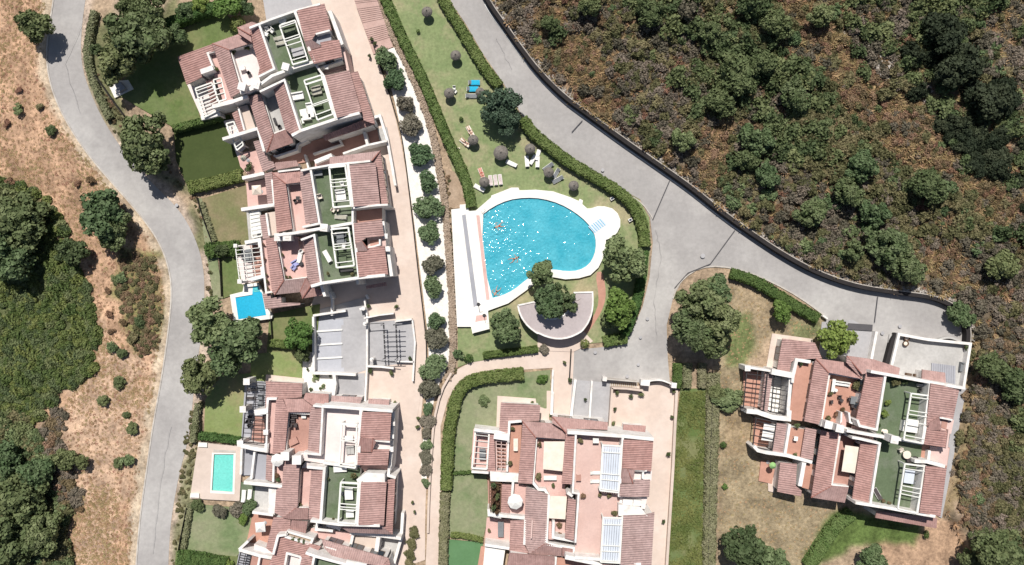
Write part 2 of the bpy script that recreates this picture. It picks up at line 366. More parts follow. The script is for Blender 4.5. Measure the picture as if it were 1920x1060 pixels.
# zones: (polygon in photo px, colour, edge wobble px)
Z = [
 ([(-400, -300), (2300, -300), (2300, 1200), (-400, 1200)], (0.37, 0.275, 0.19), 0),
 (HILL_L, (0.460, 0.295, 0.192), 0),
 (HILL_R, (0.185, 0.145, 0.100), 0),
 # pale shoulders of the left road
 ([(a - 16, b) for a, b in ROAD_L_LEFT] + [(a + 4, b) for a, b in ROAD_L_LEFT][::-1], (0.52, 0.42, 0.31), 10),
 ([(a - 3, b) for a, b in ROAD_L_RIGHT] + [(a + 15, b) for a, b in ROAD_L_RIGHT][::-1], (0.50, 0.40, 0.32), 5),
 # left hillside green and grey patches
 ([(-60, 330), (50, 345), (105, 400), (120, 470), (160, 540), (185, 640), (170, 700), (100, 740), (60, 790), (-60, 800)], (0.115, 0.130, 0.058), 16),
 ([(225, 470), (290, 480), (300, 560), (300, 650), (262, 680), (235, 620), (215, 540)], (0.215, 0.200, 0.085), 16),
 ([(-60, 740), (50, 790), (75, 860), (120, 960), (130, 1100), (-60, 1100)], (0.110, 0.105, 0.055), 18),
 ([(75, 780), (120, 760), (110, 850), (150, 930), (120, 990), (80, 900)], (0.215, 0.175, 0.140), 14),
 ([(160, 600), (280, 690), (270, 800), (230, 950), (200, 1060), (140, 1060), (150, 950), (100, 830), (110, 760)], (0.465, 0.32, 0.222), 22),
 # right hillside: straw strips and bare patches
 ([(1000, 30), (1050, 20), (1075, 60), (1125, 110), (1150, 170), (1170, 230), (1130, 235), (1080, 180), (1030, 120), (985, 70)], (0.36, 0.24, 0.15), 18),
 ([(1450, -20), (1520, 10), (1550, 60), (1600, 110), (1640, 150), (1690, 190), (1740, 240), (1830, 300), (1900, 380), (1930, 400), (1930, 470), (1870, 420), (1800, 340),
   (1720, 290), (1660, 240), (1600, 200), (1540, 130), (1500, 60)], (0.40, 0.295, 0.155), 20),
 ([(1310, 230), (1350, 220), (1370, 300), (1350, 370), (1320, 330)], (0.36, 0.23, 0.15), 12),
 ([(1650, 30), (1920, -20), (1960, 260), (1860, 220), (1760, 130)], (0.17, 0.145, 0.065), 25),
 ([(1740, 440), (1800, 470), (1840, 540), (1790, 560), (1740, 520)], (0.30, 0.185, 0.100), 18),
 ([(1815, 640), (1880, 620), (1900, 900), (1850, 980), (1775, 960), (1800, 800)], (0.27, 0.205, 0.115), 10),
 ([(1790, 935), (1850, 945), (1930, 1000), (1930, 1030), (1850, 990), (1800, 975)], (0.45, 0.33, 0.24), 6),
 ([(1720, 980), (1800, 985), (1850, 1070), (1700, 1080), (1640, 1030)], (0.40, 0.265, 0.175), 12),
 # east villa garden: bare and green patches
 ([(1345, 520), (1560, 590), (1560, 660), (1440, 630), (1400, 700), (1430, 900), (1560, 960), (1520, 1080), (1345, 1080), (1340, 700)], (0.295, 0.235, 0.150), 6),
 ([(1390, 530), (1440, 560), (1450, 620), (1440, 625), (1400, 600), (1385, 570)], (0.33, 0.255, 0.165), 8),
 ([(1355, 600), (1410, 590), (1415, 640), (1400, 680), (1365, 680)], (0.150, 0.175, 0.070), 10),
 ([(1470, 600), (1540, 600), (1535, 640), (1490, 635)], (0.165, 0.175, 0.085), 10),
 ([(1550, 960), (1600, 960), (1720, 985), (1720, 1015), (1600, 1030), (1520, 1070), (1500, 1060)], (0.105, 0.150, 0.045), 8),
 ([(1350, 770), (1410, 780), (1400, 850), (1360, 860)], (0.30, 0.225, 0.140), 10),
 # verge around the left gardens
 ([(168, 60), (200, 30), (330, -20), (340, 20), (220, 160), (245, 260), (300, 320), (350, 350), (370, 470), (386, 470), (386, 420), (350, 370), (250, 290), (200, 230), (165, 150)], (0.165, 0.165, 0.085), 6),
 ([(215, -20), (330, -20), (310, 30), (260, 40), (215, 60)], (0.40, 0.31, 0.225), 8),
 ([(345, 870), (372, 830), (372, 940), (348, 1060), (322, 1060), (330, 960)], (0.235, 0.225, 0.130), 6),
 ([(820, 330), (850, 320), (872, 350), (880, 400), (846, 400), (830, 460), (828, 700), (850, 700), (850, 380)], (0.37, 0.265, 0.18), 5),
]
def build_ground():
    fx = np.concatenate([np.linspace(-600, -92, 12), np.arange(-90, 90.01, 0.42), np.linspace(92, 600, 12)])
    fy = np.concatenate([np.linspace(-600, -56, 12), np.arange(-54, 54.01, 0.42), np.linspace(56, 600, 12)])
    X, Y = np.meshgrid(fx, fy); H_ = hgt(X, Y) - 0.02
    # far outside the frame the hills level off with the edge of the modelled ground
    n, m = X.shape
    v = np.stack([X, Y, H_], -1).reshape(-1, 3)
    idx = np.arange(n * m).reshape(n, m)
    q = np.stack([idx[:-1, :-1], idx[:-1, 1:], idx[1:, 1:], idx[1:, :-1]], -1).reshape(-1, 4)
    col = np.zeros((n * m, 4), np.float32); col[:, 3] = 1
    k = (ALT - H_) / ALT
    px = X / (MPP * k) + 960; py = 530 - Y / (MPP * k)
    for poly, c, wob in Z:
        dx = (vnoise(X, Y, 2.2, 11) - .5) * 2 * wob + (vnoise(X, Y, 0.9, 12) - .5) * wob
        dy = (vnoise(X, Y, 2.2, 13) - .5) * 2 * wob + (vnoise(X, Y, 0.9, 14) - .5) * wob
        ins = inside(np.array(poly, float), px + dx, py + dy).reshape(-1)
        col[ins, :3] = c
    # soften
    C = col.reshape(n, m, 4)
    for _ in range(2):
        C[1:-1, 1:-1] = (C[1:-1, 1:-1] * 2 + C[:-2, 1:-1] + C[2:, 1:-1] + C[1:-1, :-2] + C[1:-1, 2:]) / 6
    gm = bpy.data.materials.new('soil_and_scrub'); gm.use_nodes = True; t = gm.node_tree; N = t.nodes; L = t.links
    b = N['Principled BSDF']; b.inputs['Roughness'].default_value = .95; b.inputs['Specular IOR Level'].default_value = 0.1
    a = N.new('ShaderNodeVertexColor'); a.layer_name = 'soil'
    g = N.new('ShaderNodeNewGeometry')
    def nz(s, d, r=.65):
        x = N.new('ShaderNodeTexNoise'); x.inputs['Scale'].default_value = s; x.inputs['Detail'].default_value = d; x.inputs['Roughness'].default_value = r
        L.new(g.outputs['Position'], x.inputs['Vector']); return x.outputs['Fac']
    prev = a.outputs[0]
    for s, d, lo, hi in ((0.35, 5, .62, 1.38), (2.0, 6, .66, 1.34)):
        mr = N.new('ShaderNodeMapRange'); mr.inputs['From Min'].default_value = .32; mr.inputs['From Max'].default_value = .68
        mr.inputs['To Min'].default_value = lo; mr.inputs['To Max'].default_value = hi; L.new(nz(s, d), mr.inputs[0])
        h = N.new('ShaderNodeHueSaturation'); L.new(prev, h.inputs['Color']); L.new(mr.outputs[0], h.inputs['Value']); prev = h.outputs[0]
    L.new(prev, b.inputs['Base Color'])
    bp = N.new('ShaderNodeBump'); bp.inputs['Distance'].default_value = .18; bp.inputs['Strength'].default_value = 1; L.new(nz(1.6, 8, .75), bp.inputs['Height']); L.new(bp.outputs[0], b.inputs['Normal'])
    me = mesh_np('ground', v, q, gm)
    at = me.color_attributes.new('soil', 'FLOAT_COLOR', 'POINT'); at.data.foreach_set('color', C.reshape(-1))
    me.polygons.foreach_set('use_smooth', [True] * len(me.polygons))
    o = bpy.data.objects.new('ground', me); COL.objects.link(o); o['kind'] = 'structure'
build_ground()

M['bay'] = mat('pale_blue_grey_bay', (0.45, 0.455, 0.49), .9, (.40, .405, .435), .3, .004, 6, speck=.04)
LAYER = [0]
def sheet(name, px, m, z=None, thick=None, sm=0, kind='structure'):
    """flat sheet of paving or lawn lying on the ground; each a few mm above the one before"""
    if z is None:
        LAYER[0] += 1; z = 0.012 + LAYER[0] * 0.006
    pts = smooth_line(px, sm, True) if sm else px
    w_ = WB(); w_.prism([tuple(P(a, b, z)[:2]) for a, b in pts], z - (thick or (z + .3)), z)
    o = w_.build(name, M[m]); o['kind'] = kind; return o
def wallk(name, px, ztop, th, m, z0=-.1, kind='structure', sm=0):
    pts = smooth_line(px, sm) if sm else px
    wb = WB(); ribbon(wb, [P(a, b, ztop) for a, b in pts], z0, ztop, th); o = wb.build(name, M[m]); o['kind'] = kind; return o
def ribbon(wb, pts, z0, z1, th):
    l = offset_line(pts, th / 2); r = offset_line(pts, -th / 2)
    for i in range(len(pts) - 1):
        q = [l[i], r[i], r[i + 1], l[i + 1]]
        wb.prism([tuple(p[:2]) for p in q], z0, z1)
    return wb

sheet('road', ROAD_L_LEFT + ROAD_L_RIGHT[::-1], 'asphalt')
RR = [(832, -20), (852, 14), (874, 46), (905, 100), (945, 158), (976, 212), (1012, 262), (1060, 300), (1112, 332), (1160, 352), (1200, 374), (1219, 408),
      (1224, 455), (1218, 520), (1205, 575), (1185, 622), (1158, 648), (1122, 652), (1076, 656), (1073, 712), (1146, 718), (1256, 716), (1252, 670), (1250, 610), (1263, 555), (1282, 522),
      (1312, 503), (1352, 500), (1402, 512), (1450, 532), (1500, 560), (1548, 594), (1548, 612), (1560, 700), (1690, 706), (1820, 668), (1812, 640)] + WALL[::-1]
sheet('road', RR, 'asphalt', sm=0)
# the promenade and courts
sheet('promenade', [(470, -20), (664, -20), (690, 60), (712, 125), (738, 205), (757, 290), (771, 400), (783, 510), (793, 590), (800, 660), (795, 720), (788, 800), (800, 900), (797, 960), (797, 1080),
                    (455, 1080), (455, 1020), (475, 960), (490, 700), (590, 590), (610, 400), (600, 300), (600, 100)], 'court', sm=1)
sheet('forecourt', [(1145, 735), (1205, 722), (1240, 716), (1270, 730), (1262, 860), (1250, 1080), (1000, 1080), (1000, 830), (1140, 800)], 'court')
sheet('footpath', [(1076, 626), (1020, 656), (940, 668), (880, 681), (850, 697), (827, 733), (812, 790), (806, 900), (797, 1080), (830, 1080), (827, 930), (826, 800), (840, 748), (862, 715), (900, 698),
                   (1036, 690), (1038, 775), (1072, 785), (1074, 712), (1077, 652)], 'court', sm=0)
sheet('driveway', [(1073, 712), (1146, 718), (1142, 812), (1066, 808)], 'concrete')
sheet('driveway', [(1541, 604), (1600, 600), (1640, 625), (1625, 705), (1560, 700), (1536, 660)], 'concrete')
sheet('driveway', [(490, -20), (575, -20), (590, 20), (500, 42)], 'concrete')
sheet('gravel_bed', [(714, 104), (727, 92), (746, 88), (770, 130), (790, 178), (812, 250), (824, 320), (836, 400), (842, 470), (846, 560), (848, 640), (840, 690), (818, 730), (806, 790), (803, 900), (788, 905),
                     (792, 830), (800, 740), (805, 660), (798, 590), (788, 510), (777, 420), (764, 325), (752, 245), (736, 172)], 'gravel', sm=1)
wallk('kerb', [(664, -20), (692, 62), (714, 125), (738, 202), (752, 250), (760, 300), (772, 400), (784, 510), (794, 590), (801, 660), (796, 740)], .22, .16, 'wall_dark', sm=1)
sheet('court_paving', [(588, 592), (700, 570), (700, 690), (668, 700), (588, 690)], 'concrete')
sheet('court_paving', [(588, 598), (644, 596), (645, 697), (590, 697)], 'bay')
sheet('court_paving', [(686, 570), (760, 560), (790, 580), (800, 660), (780, 800), (686, 770)], 'court')
sheet('court_paving', [(640, 610), (700, 606), (700, 684), (640, 690)], 'concrete')
sheet('court_paving', [(694, 604), (770, 599), (778, 642), (776, 680), (700, 688)], 'concrete')
sheet('driveway', [(628, 702), (684, 700), (684, 755), (625, 755)], 'concrete')
sheet('driveway', [(600, 580), (690, 556), (688, 596), (600, 600)], 'concrete')
sheet('gravel_garden', [(566, 660), (590, 660), (590, 698), (628, 700), (625, 745), (575, 742), (566, 722)], 'gravel')
sheet('lawn', [(730, -20), (838, -20), (850, 14), (872, 46), (903, 100), (943, 158), (974, 212), (1010, 262), (1058, 300), (1110, 332), (1158, 352), (1198, 374), (1217, 408), (1220, 455), (1214, 520),
               (1202, 575), (1182, 622), (1150, 640), (1090, 646), (1040, 655), (880, 680), (856, 690), (856, 560), (868, 392), (840, 290), (810, 200), (780, 130), (745, 60)], 'lawn')
sheet('bare_earth', [(836, 318), (852, 322), (868, 352), (874, 388), (846, 392), (842, 700), (858, 690), (858, 610), (846, 560)], 'earth')
sheet('footpath', [(1116, 512), (1129, 508), (1135, 535), (1136, 560), (1128, 585), (1112, 610), (1100, 628), (1086, 630), (1104, 608), (1120, 580), (1123, 555)], 'orange_tile', sm=1)
sheet('footpath', [(1008, 628), (1050, 632), (1095, 622), (1112, 640), (1092, 652), (1075, 660), (1020, 658), (1008, 650)], 'court')
# gardens of the left terraces
sheet('lawn', [(335, 60), (420, 20), (450, 60), (420, 100), (350, 120), (376, 225), (320, 236), (215, 175), (260, 110)], 'lawn_green')
sheet('lawn', [(326, 246), (378, 226), (430, 215), (462, 316), (452, 325), (352, 352), (330, 300)], 'lawn_dark')
sheet('lawn', [(374, 374), (470, 345), (480, 460), (402, 458)], 'lawn_dry')
sheet('lawn', [(412, 484), (452, 482), (470, 550), (440, 552), (418, 560)], 'lawn_green')
sheet('lawn', [(372, 372), (378, 372), (404, 460), (418, 560), (400, 560), (386, 470)], 'lawn_pale')
sheet('lawn', [(505, 590), (600, 570), (592, 660), (500, 665)], 'lawn_green')
sheet('lawn', [(470, 665), (568, 655), (566, 720), (470, 715)], 'lawn_lime')
sheet('lawn', [(385, 750), (415, 705), (470, 700), (465, 730), (458, 830), (382, 822)], 'lawn_lime')
sheet('lawn', [(356, 945), (475, 955), (486, 965), (464, 1020), (440, 1048), (338, 1040)], 'lawn_pale')
sheet('lawn', [(330, 1034), (450, 1044), (450, 1080), (326, 1080)], 'lawn_green')
# gardens of the middle block
sheet('lawn', [(858, 742), (905, 706), (1032, 694), (1032, 780), (1000, 815), (900, 812), (880, 860), (912, 888), (848, 884), (850, 790)], 'lawn_pale')
sheet('lawn', [(848, 892), (912, 888), (918, 960), (905, 1012), (840, 1006)], 'lawn_pale')
sheet('lawn', [(840, 1012), (905, 1018), (905, 1080), (834, 1080)], 'lawn_emerald')
sheet('garden_steps', [(1025, 733), (1037, 733), (1037, 776), (1012, 776), (1012, 768), (1025, 766)], 'court')
sheet('lawn', [(1276, 730), (1330, 728), (1330, 1080), (1252, 1080), (1262, 860)], 'lawn_green')
sheet('court_paving', [(1668, 627), (1685, 628), (1818, 645), (1806, 728), (1655, 706)], 'court_grey', z=.32)
sheet('footpath', [(1797, 728), (1812, 728), (1780, 900), (1766, 972), (1755, 966), (1770, 880)], 'concrete')
# ------------------------------------------------------------------ buildings
def clip_band(poly, t, lo, hi):
    """clip polygon (points with .t coordinate list) between lo and hi; poly: list of (t, point)"""
    def cut(ps, c, keep):
        out = []
        for i in range(len(ps)):
            a, b = ps[i], ps[(i + 1) % len(ps)]
            ia, ib = keep(a[0], c), keep(b[0], c)
            if ia: out.append(a)
            if ia != ib:
                f = (c - a[0]) / (b[0] - a[0]); out.append((c, a[1].lerp(b[1], f)))
        return out
    p = cut(poly, lo, lambda v, c: v >= c - 1e-9)
    if len(p) > 2: p = cut(p, hi, lambda v, c: v <= c + 1e-9)
    return p if len(p) > 2 else []
PITCH = 0.34
PROF = [(0, 0.0), (.18, .050), (.38, .072), (.58, .050), (.76, 0.0), (1.0, 0.0)]

class Block:
    def __init__(s, name, cpx, label, cat, group=None):
        c = P(*cpx, 0); s.root = empty(name, c); tag(s.root, label, cat, group); s.n = 0
        s.plaster = WB(); s.par = WB(); s.caps = WB()
    def roof(s, px, d, zh, zl, z0=0.0, body=True, wins=True, over=.22):
        dv = Vector((d[0], -d[1])).normalized()
        raw = [Vector((p[0], -p[1])) for p in px]; pr = [q.dot(dv) for q in raw]; mn, mx = min(pr), max(pr)
        pts = [P(p[0], p[1], zh + (zl - zh) * (t - mn) / (mx - mn)) for p, t in zip(px, pr)]
        perp = Vector((-dv.y, dv.x))
        wb = WB()
        tris = tessellate_polygon([[Vector((p.x, p.y, 0)) for p in pts]])
        nrm_up = 1
        for t3 in tris:
            tri = [pts[i] for i in t3]
            ar = (tri[1] - tri[0]).cross(tri[2] - tri[0]).z
            if ar < 0: tri = tri[::-1]
            tp = [(p.x * perp.x + p.y * perp.y, p) for p in tri]
            lo = min(a for a, _ in tp); hi = max(a for a, _ in tp)
            k = math.floor(lo / PITCH)
            while k * PITCH < hi:
                for (u0, h0), (u1, h1) in zip(PROF, PROF[1:]):
                    a, b = (k + u0) * PITCH, (k + u1) * PITCH
                    if b <= lo or a >= hi: continue
                    c = clip_band(tp, 0, a, b)
                    if c:
                        vs = [(p.x, p.y, p.z + h0 + (h1 - h0) * min(1, max(0, (tt - a) / (b - a)))) for tt, p in c]
                        wb.add(vs, [tuple(range(len(vs)))])
                k += 1
        # eave thickness
        n = len(pts); ar = sum(pts[i].x * pts[(i + 1) % n].y - pts[(i + 1) % n].x * pts[i].y for i in range(n))
        pp = pts if ar > 0 else pts[::-1]
        for i in range(n):
            a, b = pp[i], pp[(i + 1) % n]
            wb.add([(a.x, a.y, a.z - .16), (b.x, b.y, b.z - .16), (b.x, b.y, b.z + .02), (a.x, a.y, a.z + .02)], [(0, 1, 2, 3)])
        tr = tessellate_polygon([[Vector((p.x, p.y, 0)) for p in pp]])
        for t3 in tr:
            q = [pp[i] for i in t3]
            if (q[1] - q[0]).cross(q[2] - q[0]).z > 0: q = q[::-1]
            wb.add([(p.x, p.y, p.z - .16) for p in q], [(0, 1, 2)])
        wb.build('roof', M['roof'], s.root)
        if body:
            ins = offset_line(pp, over, True)
            s.plaster.prism([tuple(p[:2]) for p in ins], z0, [p.z - .15 for p in pp])
            if wins and zh - z0 > 3.4:
                s.windows(pp, ins, z0, zl)
        return pts
    def windows(s, pp, ins, z0, zl):
        n = len(ins)
        for i in range(n):
            a, b = ins[i], ins[(i + 1) % n]; L = (b - a).length
            if L < 3.2: continue
            d = (b - a) / L; nr = Vector((d.y, -d.x)); ang = math.atan2(d.y, d.x)
            low = min(pp[i].z, pp[(i + 1) % n].z) < zl + .4 and abs(pp[i].z - pp[(i + 1) % n].z) < .5
            m = max(1, int(L // (2.5 if low else 3.4))); s.n += m
            for j in range(m):
                c = a + d * (L * (j + .5) / m)
                zb = max(z0, min(pp[i].z, pp[(i + 1) % n].z) - 2.42); hh = 2.12
                if not low and j % 2: zb += .65; hh = 1.35
                ww = min(1.02, L / m / 2 - .16) if low else .6
                f = WB(); rz = ang
                for q in ((-ww - .07, -ww, zb, zb + hh), (ww, ww + .07, zb, zb + hh), (-ww, ww, zb + hh - .07, zb + hh), (-ww, ww, zb, zb + .07), (-.03, .03, zb + .07, zb + hh - .07)):
                    f.box(q[0], q[1], -.05, .06, q[2], q[3], rz, (c.x + nr.x * .03, c.y + nr.y * .03, 0))
                fr = f.build('window', M['wood'], s.root)
                g = MB(); g.box(-ww, ww, -.02, .02, zb + .05, zb + hh - .05, rz, (c.x + nr.x * .03 - s.root.location.x, c.y + nr.y * .03 - s.root.location.y, 0))
                g.build('pane', M['glass'], fr)
    def deck(s, px, z, m, out=.12, z0=0.0, name='terrace'):
        pts = [P(a, b, z) for a, b in px]
        n = len(pts); ar = sum(pts[i].x * pts[(i + 1) % n].y - pts[(i + 1) % n].x * pts[i].y for i in range(n))
        if ar < 0: pts = pts[::-1]
        o_ = offset_line(pts, -out, True)
        s.n += 1; e = (s.n % 7) * .004
        if z > .5:
            s.plaster.prism([tuple(p[:2]) for p in offset_line(pts, -out + .03, True)], z0, z - .06 + e)
        wb = WB(); wb.prism([tuple(p[:2]) for p in o_], z - .05 + e if z > .5 else 0, z + e)
        wb.build(name, M[m], s.root)
    def wall(s, px, z, z0=None, th=.29, m='plaster', name='parapet'):
        z0 = 0 if z0 is None else z0
        s.n += 1; z = z + (s.n % 9) * .006; th = th + (s.n % 5) * .006
        wb = WB(); ribbon(wb, [P(a, b, z) for a, b in px], z0, z, th); wb.build(name, M[m], s.root)
    def slab(s, px, z, m, th=.1, name='canopy'):
        wb = WB(); wb.prism([tuple(P(a, b, z)[:2]) for a, b in px], z - th, z); wb.build(name, M[m], s.root)
    def chimney(s, px, z, z0, w_=.42, rz=0.0):
        z = z + .5 if w_ > .4 and z > 5.5 else z
        c = P(px[0], px[1], z); L = s.root.location
        b = MB(); b.box(-w_, w_, -w_, w_, z0, z - .12, rz, (c.x - L.x, c.y - L.y, 0)); ch = b.build('chimney', M['plaster'], s.root)
        b = MB(); b.box(-w_ - .08, w_ + .08, -w_ - .08, w_ + .08, z - .12, z, rz, (c.x - L.x, c.y - L.y, 0)); b.build('chimney_cap', M['plaster'], ch)
        b = MB(); b.box(-w_ * .5, w_ * .5, -w_ * .5, w_ * .5, z, z + .05, rz, (c.x - L.x, c.y - L.y, 0)); b.build('flue', M['plaster'], ch)
    def ridge(s, a, b, za, zb, r=.10, m='ridge'):
        wb = WB(); wb.tube(P(*a, za), P(*b, zb), r, n=6); wb.build('ridge_cap', M[m], s.root)
    def pergola(s, c, z, z0, beams, m='white_metal', along=0, wd=.13, rail=.2, posts=True, over=0.0, name='pergola'):
        """c: four corners (top-left, top-right, bottom-right, bottom-left) px; beams: fractions from top to bottom; along: number of beams the other way"""
        q = [P(a, b, z) for a, b in c]
        root = WB(); ring = [q[0], q[1], q[2], q[3], q[0]]
        for i in range(4):
            a, b = q[i], q[(i + 1) % 4]
            ribbon(root, [a, b], z - .22 - .003 * i, z - .003 * i, rail)
        fr = root.build(name, M[m], s.root)
        L = s.root.location
        for f in beams:
            a = q[0].lerp(q[3], f); b = q[1].lerp(q[2], f); e = (b - a) * over
            k = MB(); ribbon(k, [a - e - Vector((L.x, L.y, 0)), b + e - Vector((L.x, L.y, 0))], z + .004, z + .11, wd); k.build('beam', M[m], fr)
        for i in range(along):
            f = (i + 1) / (along + 1); a = q[0].lerp(q[1], f); b = q[3].lerp(q[2], f)
            k = MB(); ribbon(k, [a - Vector((L.x, L.y, 0)), b - Vector((L.x, L.y, 0))], z + .004, z + .11, wd); k.build('beam', M[m], fr)
        if posts:
            for p in q:
                k = MB(); k.box(-.09, .09, -.09, .09, z0, z - .2, 0, (p.x - L.x, p.y - L.y, 0)); k.build('post', M[m], fr)
        return fr
    def stairs(s, a, b, n, wid, z0, z1, m='pink_tile'):
        """steps from a (low, z0) to b (high, z1); px; wid metres"""
        pa, pb = P(*a, z0), P(*b, z1); d = (pb - pa); d.z = 0; L = d.length; d.normalize(); ang = math.atan2(d.y, d.x); RL = s.root.location
        for i in range(n):
            k = MB(); k.box(L * i / n, L * (i + 1) / n - .003, -wid / 2, wid / 2, max(0, z0), z0 + (z1 - z0) * (i + 1) / n, ang, (pa.x - RL.x, pa.y - RL.y, 0)); k.build('step', M[m], s.root)
    def done(s):
        if s.plaster.v: s.plaster.build('house_wall', M['plaster'], s.root)

ZT, ZG, ZH = 3.0, 5.0, 6.7     # inner terraces, roof-top terraces, parapet tops

# ======== A: upper-left pair of villas
A = Block('terraced_villas', (540, 170), 'tilted block of white villas with two green turf roof terraces, beside the stepped path', 'building', 'white villas with clay tiled roofs')
A.roof([(333, 107), (397.5, 83), (402, 96), (390, 101), (399, 126), (376, 134), (379, 145), (350, 159)], (-1, .3), 3.6, 2.8)
A.roof([(398, 82), (448, 64), (471, 81), (430, 94)], (-.33, -1), 4.6, 3.7, wins=False)
A.roof([(445, 52), (472, 41), (485, 45), (469, 54), (472, 80), (448, 64)], (-.35, -1), 6.2, 4.8, wins=False)
A.roof([(398, 83), (430, 95), (452, 172), (433, 184)], (-.95, .3), 4.6, 3.9)
A.roof([(468, 54), (485, 46), (512, 128), (484, 142), (487, 128), (477, 94), (472, 81)], (-.95, .3), 6.3, 5.3)
A.ridge((398, 82), (430, 94), 3.8, 4.6); A.ridge((447, 64), (471, 81), 4.8, 5.2); A.ridge((445, 52), (470, 66), 5, 6)
A.wall([(485, 44), (514, 129), (484, 144)], 6.6); A.wall([(467.5, 52.5), (509, 36), (552, 21), (600, 7.5)], 6.7)
A.deck([(487, 44), (552, 22), (587, 116), (550, 129), (518, 140), (510, 127)], ZG, 'turf')
A.wall([(552, 20), (589, 117)], 6.9, th=.4)
A.pergola([(524, 48), (553, 38), (577, 113), (549, 121)], 7.0, ZG, [.06, .36, .42, .53, .90])
A.roof([(557, 20), (608, 7), (622, 57), (592, 64), (585, 75), (571, 79)], (1, -.27), 7.2, 6.4)
A.roof([(571, 79), (585, 75), (603, 88), (577, 96)], (.3, 1), 7.3, 6.6, wins=False)
A.roof([(577, 97), (603, 89), (600, 80), (620, 76), (636, 75), (642, 107), (589, 120)], (1, -.27), 7.0, 6.2)
A.deck([(592, 64), (617, 58), (620, 77), (600, 82), (585, 75)], 6.0, 'slate_patio'); A.wall([(592, 64), (618, 57)], 6.9, th=.25)
A.wall([(618, 20), (641, 84)], 5.6, th=.55); A.wall([(641, 84), (653, 134)], 4.4, th=.4, m='plaster_pink')
A.roof([(596, 131), (645, 115), (650, 131), (602, 141)], (1, -.3), 3.6, 3.3, wins=False); A.wall([(596, 128), (642, 113)], 5.0, th=.25)
A.chimney((612, 126), 5.6, 4.9, .2)
A.deck([(431, 95), (471, 82), (478, 94), (490, 128), (484, 142), (487, 154), (452, 163)], ZT, 'pale_tile')
A.wall([(431, 94), (452, 162)], 4.0); A.wall([(430, 93), (472, 82)], 4.1, th=.28)
A.deck([(390, 101), (402, 96), (412, 120), (436, 186), (420, 191), (399, 127)], 2.6, 'pink_tile'); A.wall([(402, 96), (389, 100), (401, 130)], 3.5, th=.3, m='plaster')
A.wall([(376, 135), (399, 127)], 4.0, th=.75)
A.deck([(352, 158), (400, 132), (428, 190), (415, 214), (380, 222)], .2, 'pale_tile')
A.roof([(386, 152), (400, 147), (408, 192), (396, 197)], (-1, .3), 2.6, 2.3, wins=False)
A.pergola([(366, 166), (397, 155), (415, 204), (383, 220)], 2.7, .2, [.1, .22, .34, .46, .58, .70, .82, .93])
A.pergola([(400, 150), (414, 146), (424, 186), (408, 191)], 2.7, .2, [.2, .45, .7], posts=False)
A.wall([(398, 200), (437, 190)], 3.9, th=.6); A.wall([(437, 190), (464, 181)], 4.6, th=.5); A.wall([(450, 173), (466, 168), (489, 158)], 5.2, th=.6)
A.wall([(488, 158), (510, 142), (548, 128), (588, 116)], 6.5, th=.42); A.wall([(377, 222), (412, 213)], 2.3, th=.6)
A.chimney((453, 162), 6.0, 4.5, .5, R(-15)); A.chimney((479, 158), 6.4, 4.5, .55, R(-15)); A.chimney((535, 125), 8.0, 6.3, .45, R(-15))
# second villa
A.roof([(465, 181), (489, 176), (513, 252), (500, 286), (484, 244)], (-.95, .3), 4.6, 3.8)
A.roof([(513, 252), (535, 243), (547, 253), (550, 268), (500, 286)], (.3, 1), 4.8, 3.8)
A.roof([(511, 163), (531, 153), (561, 243), (547, 253), (535, 243), (517, 180)], (-.95, .3), 6.3, 5.3); A.ridge((513, 252), (500, 286), 4.7, 3.9)
A.wall([(487, 172), (533, 150), (563, 245)], 6.6); A.wall([(547, 254), (564, 245), (600, 233), (630, 223), (674, 212)], 6.8, th=.4)
A.deck([(490, 173), (508, 165), (517, 180), (538, 242), (513, 252)], ZT, 'court_grey'); A.wall([(490, 174), (513, 251), (535, 243)], 4.0)
A.deck([(533, 149), (549, 141), (590, 120), (602, 141), (628, 222), (563, 244)], ZG, 'turf')
A.pergola([(570, 151), (602, 141), (624, 214), (595, 225)], 7.0, ZG, [.1, .12, .62, .66, .88]); A.wall([(607, 142), (630, 223)], 6.9, th=.45)
A.wall([(590, 119), (606, 142)], 6.0, th=.3)
A.roof([(609, 142), (655, 132), (678, 210), (632, 221)], (1, -.3), 7.2, 6.4)
A.roof([(657, 137), (671, 134), (701, 222), (703, 233), (682, 226), (678, 210)], (1, -.3), 5.6, 5.1)
A.roof([(682, 225), (703, 233), (610, 264), (605, 255)], (.3, 1), 4.6, 4.0, wins=False)
A.ridge((682, 225), (703, 233), 5.2, 4.8)
A.roof([(435, 213), (445, 207), (459, 245), (449, 248)], (-1, .3), 2.9, 2.6, wins=False)
A.deck([(447, 203), (463, 198), (478, 241), (459, 246)], 2.6, 'court_pale'); A.wall([(447, 203), (458, 244)], 3.4, th=.25)
A.roof([(475, 266), (487, 263), (497, 285), (504, 302), (512, 303), (516, 313), (493, 323)], (-1, .3), 3.0, 2.5, wins=False)
A.wall([(417, 261), (483, 241)], 3.6, th=.45); A.wall([(483, 240), (495, 284)], 3.7, th=.4)
A.deck([(457, 287), (482, 283), (495, 322), (470, 331), (452, 312), (446, 290)], .2, 'pink_tile')
A.deck([(421, 228), (437, 225), (460, 275), (446, 292)], .2, 'pale_tile'); A.pergola([(424, 232), (438, 228), (456, 272), (444, 282)], 2.5, .2, [.15, .3, .45, .6, .75, .9])
A.deck([(560, 272), (705, 236), (725, 268), (640, 292), (560, 305), (515, 312), (505, 285)], .25, 'clay_tile')
A.wall([(577, 258), (603, 250)], 1.6, th=.28); A.wall([(587, 289), (641, 271), (635, 260)], 1.2, th=.28)
A.wall([(513, 291), (517, 294), (556, 281), (558, 271), (575, 263), (571, 249)], 2.0, th=.32); A.wall([(571, 290), (579, 318)], 1.5, th=.25)
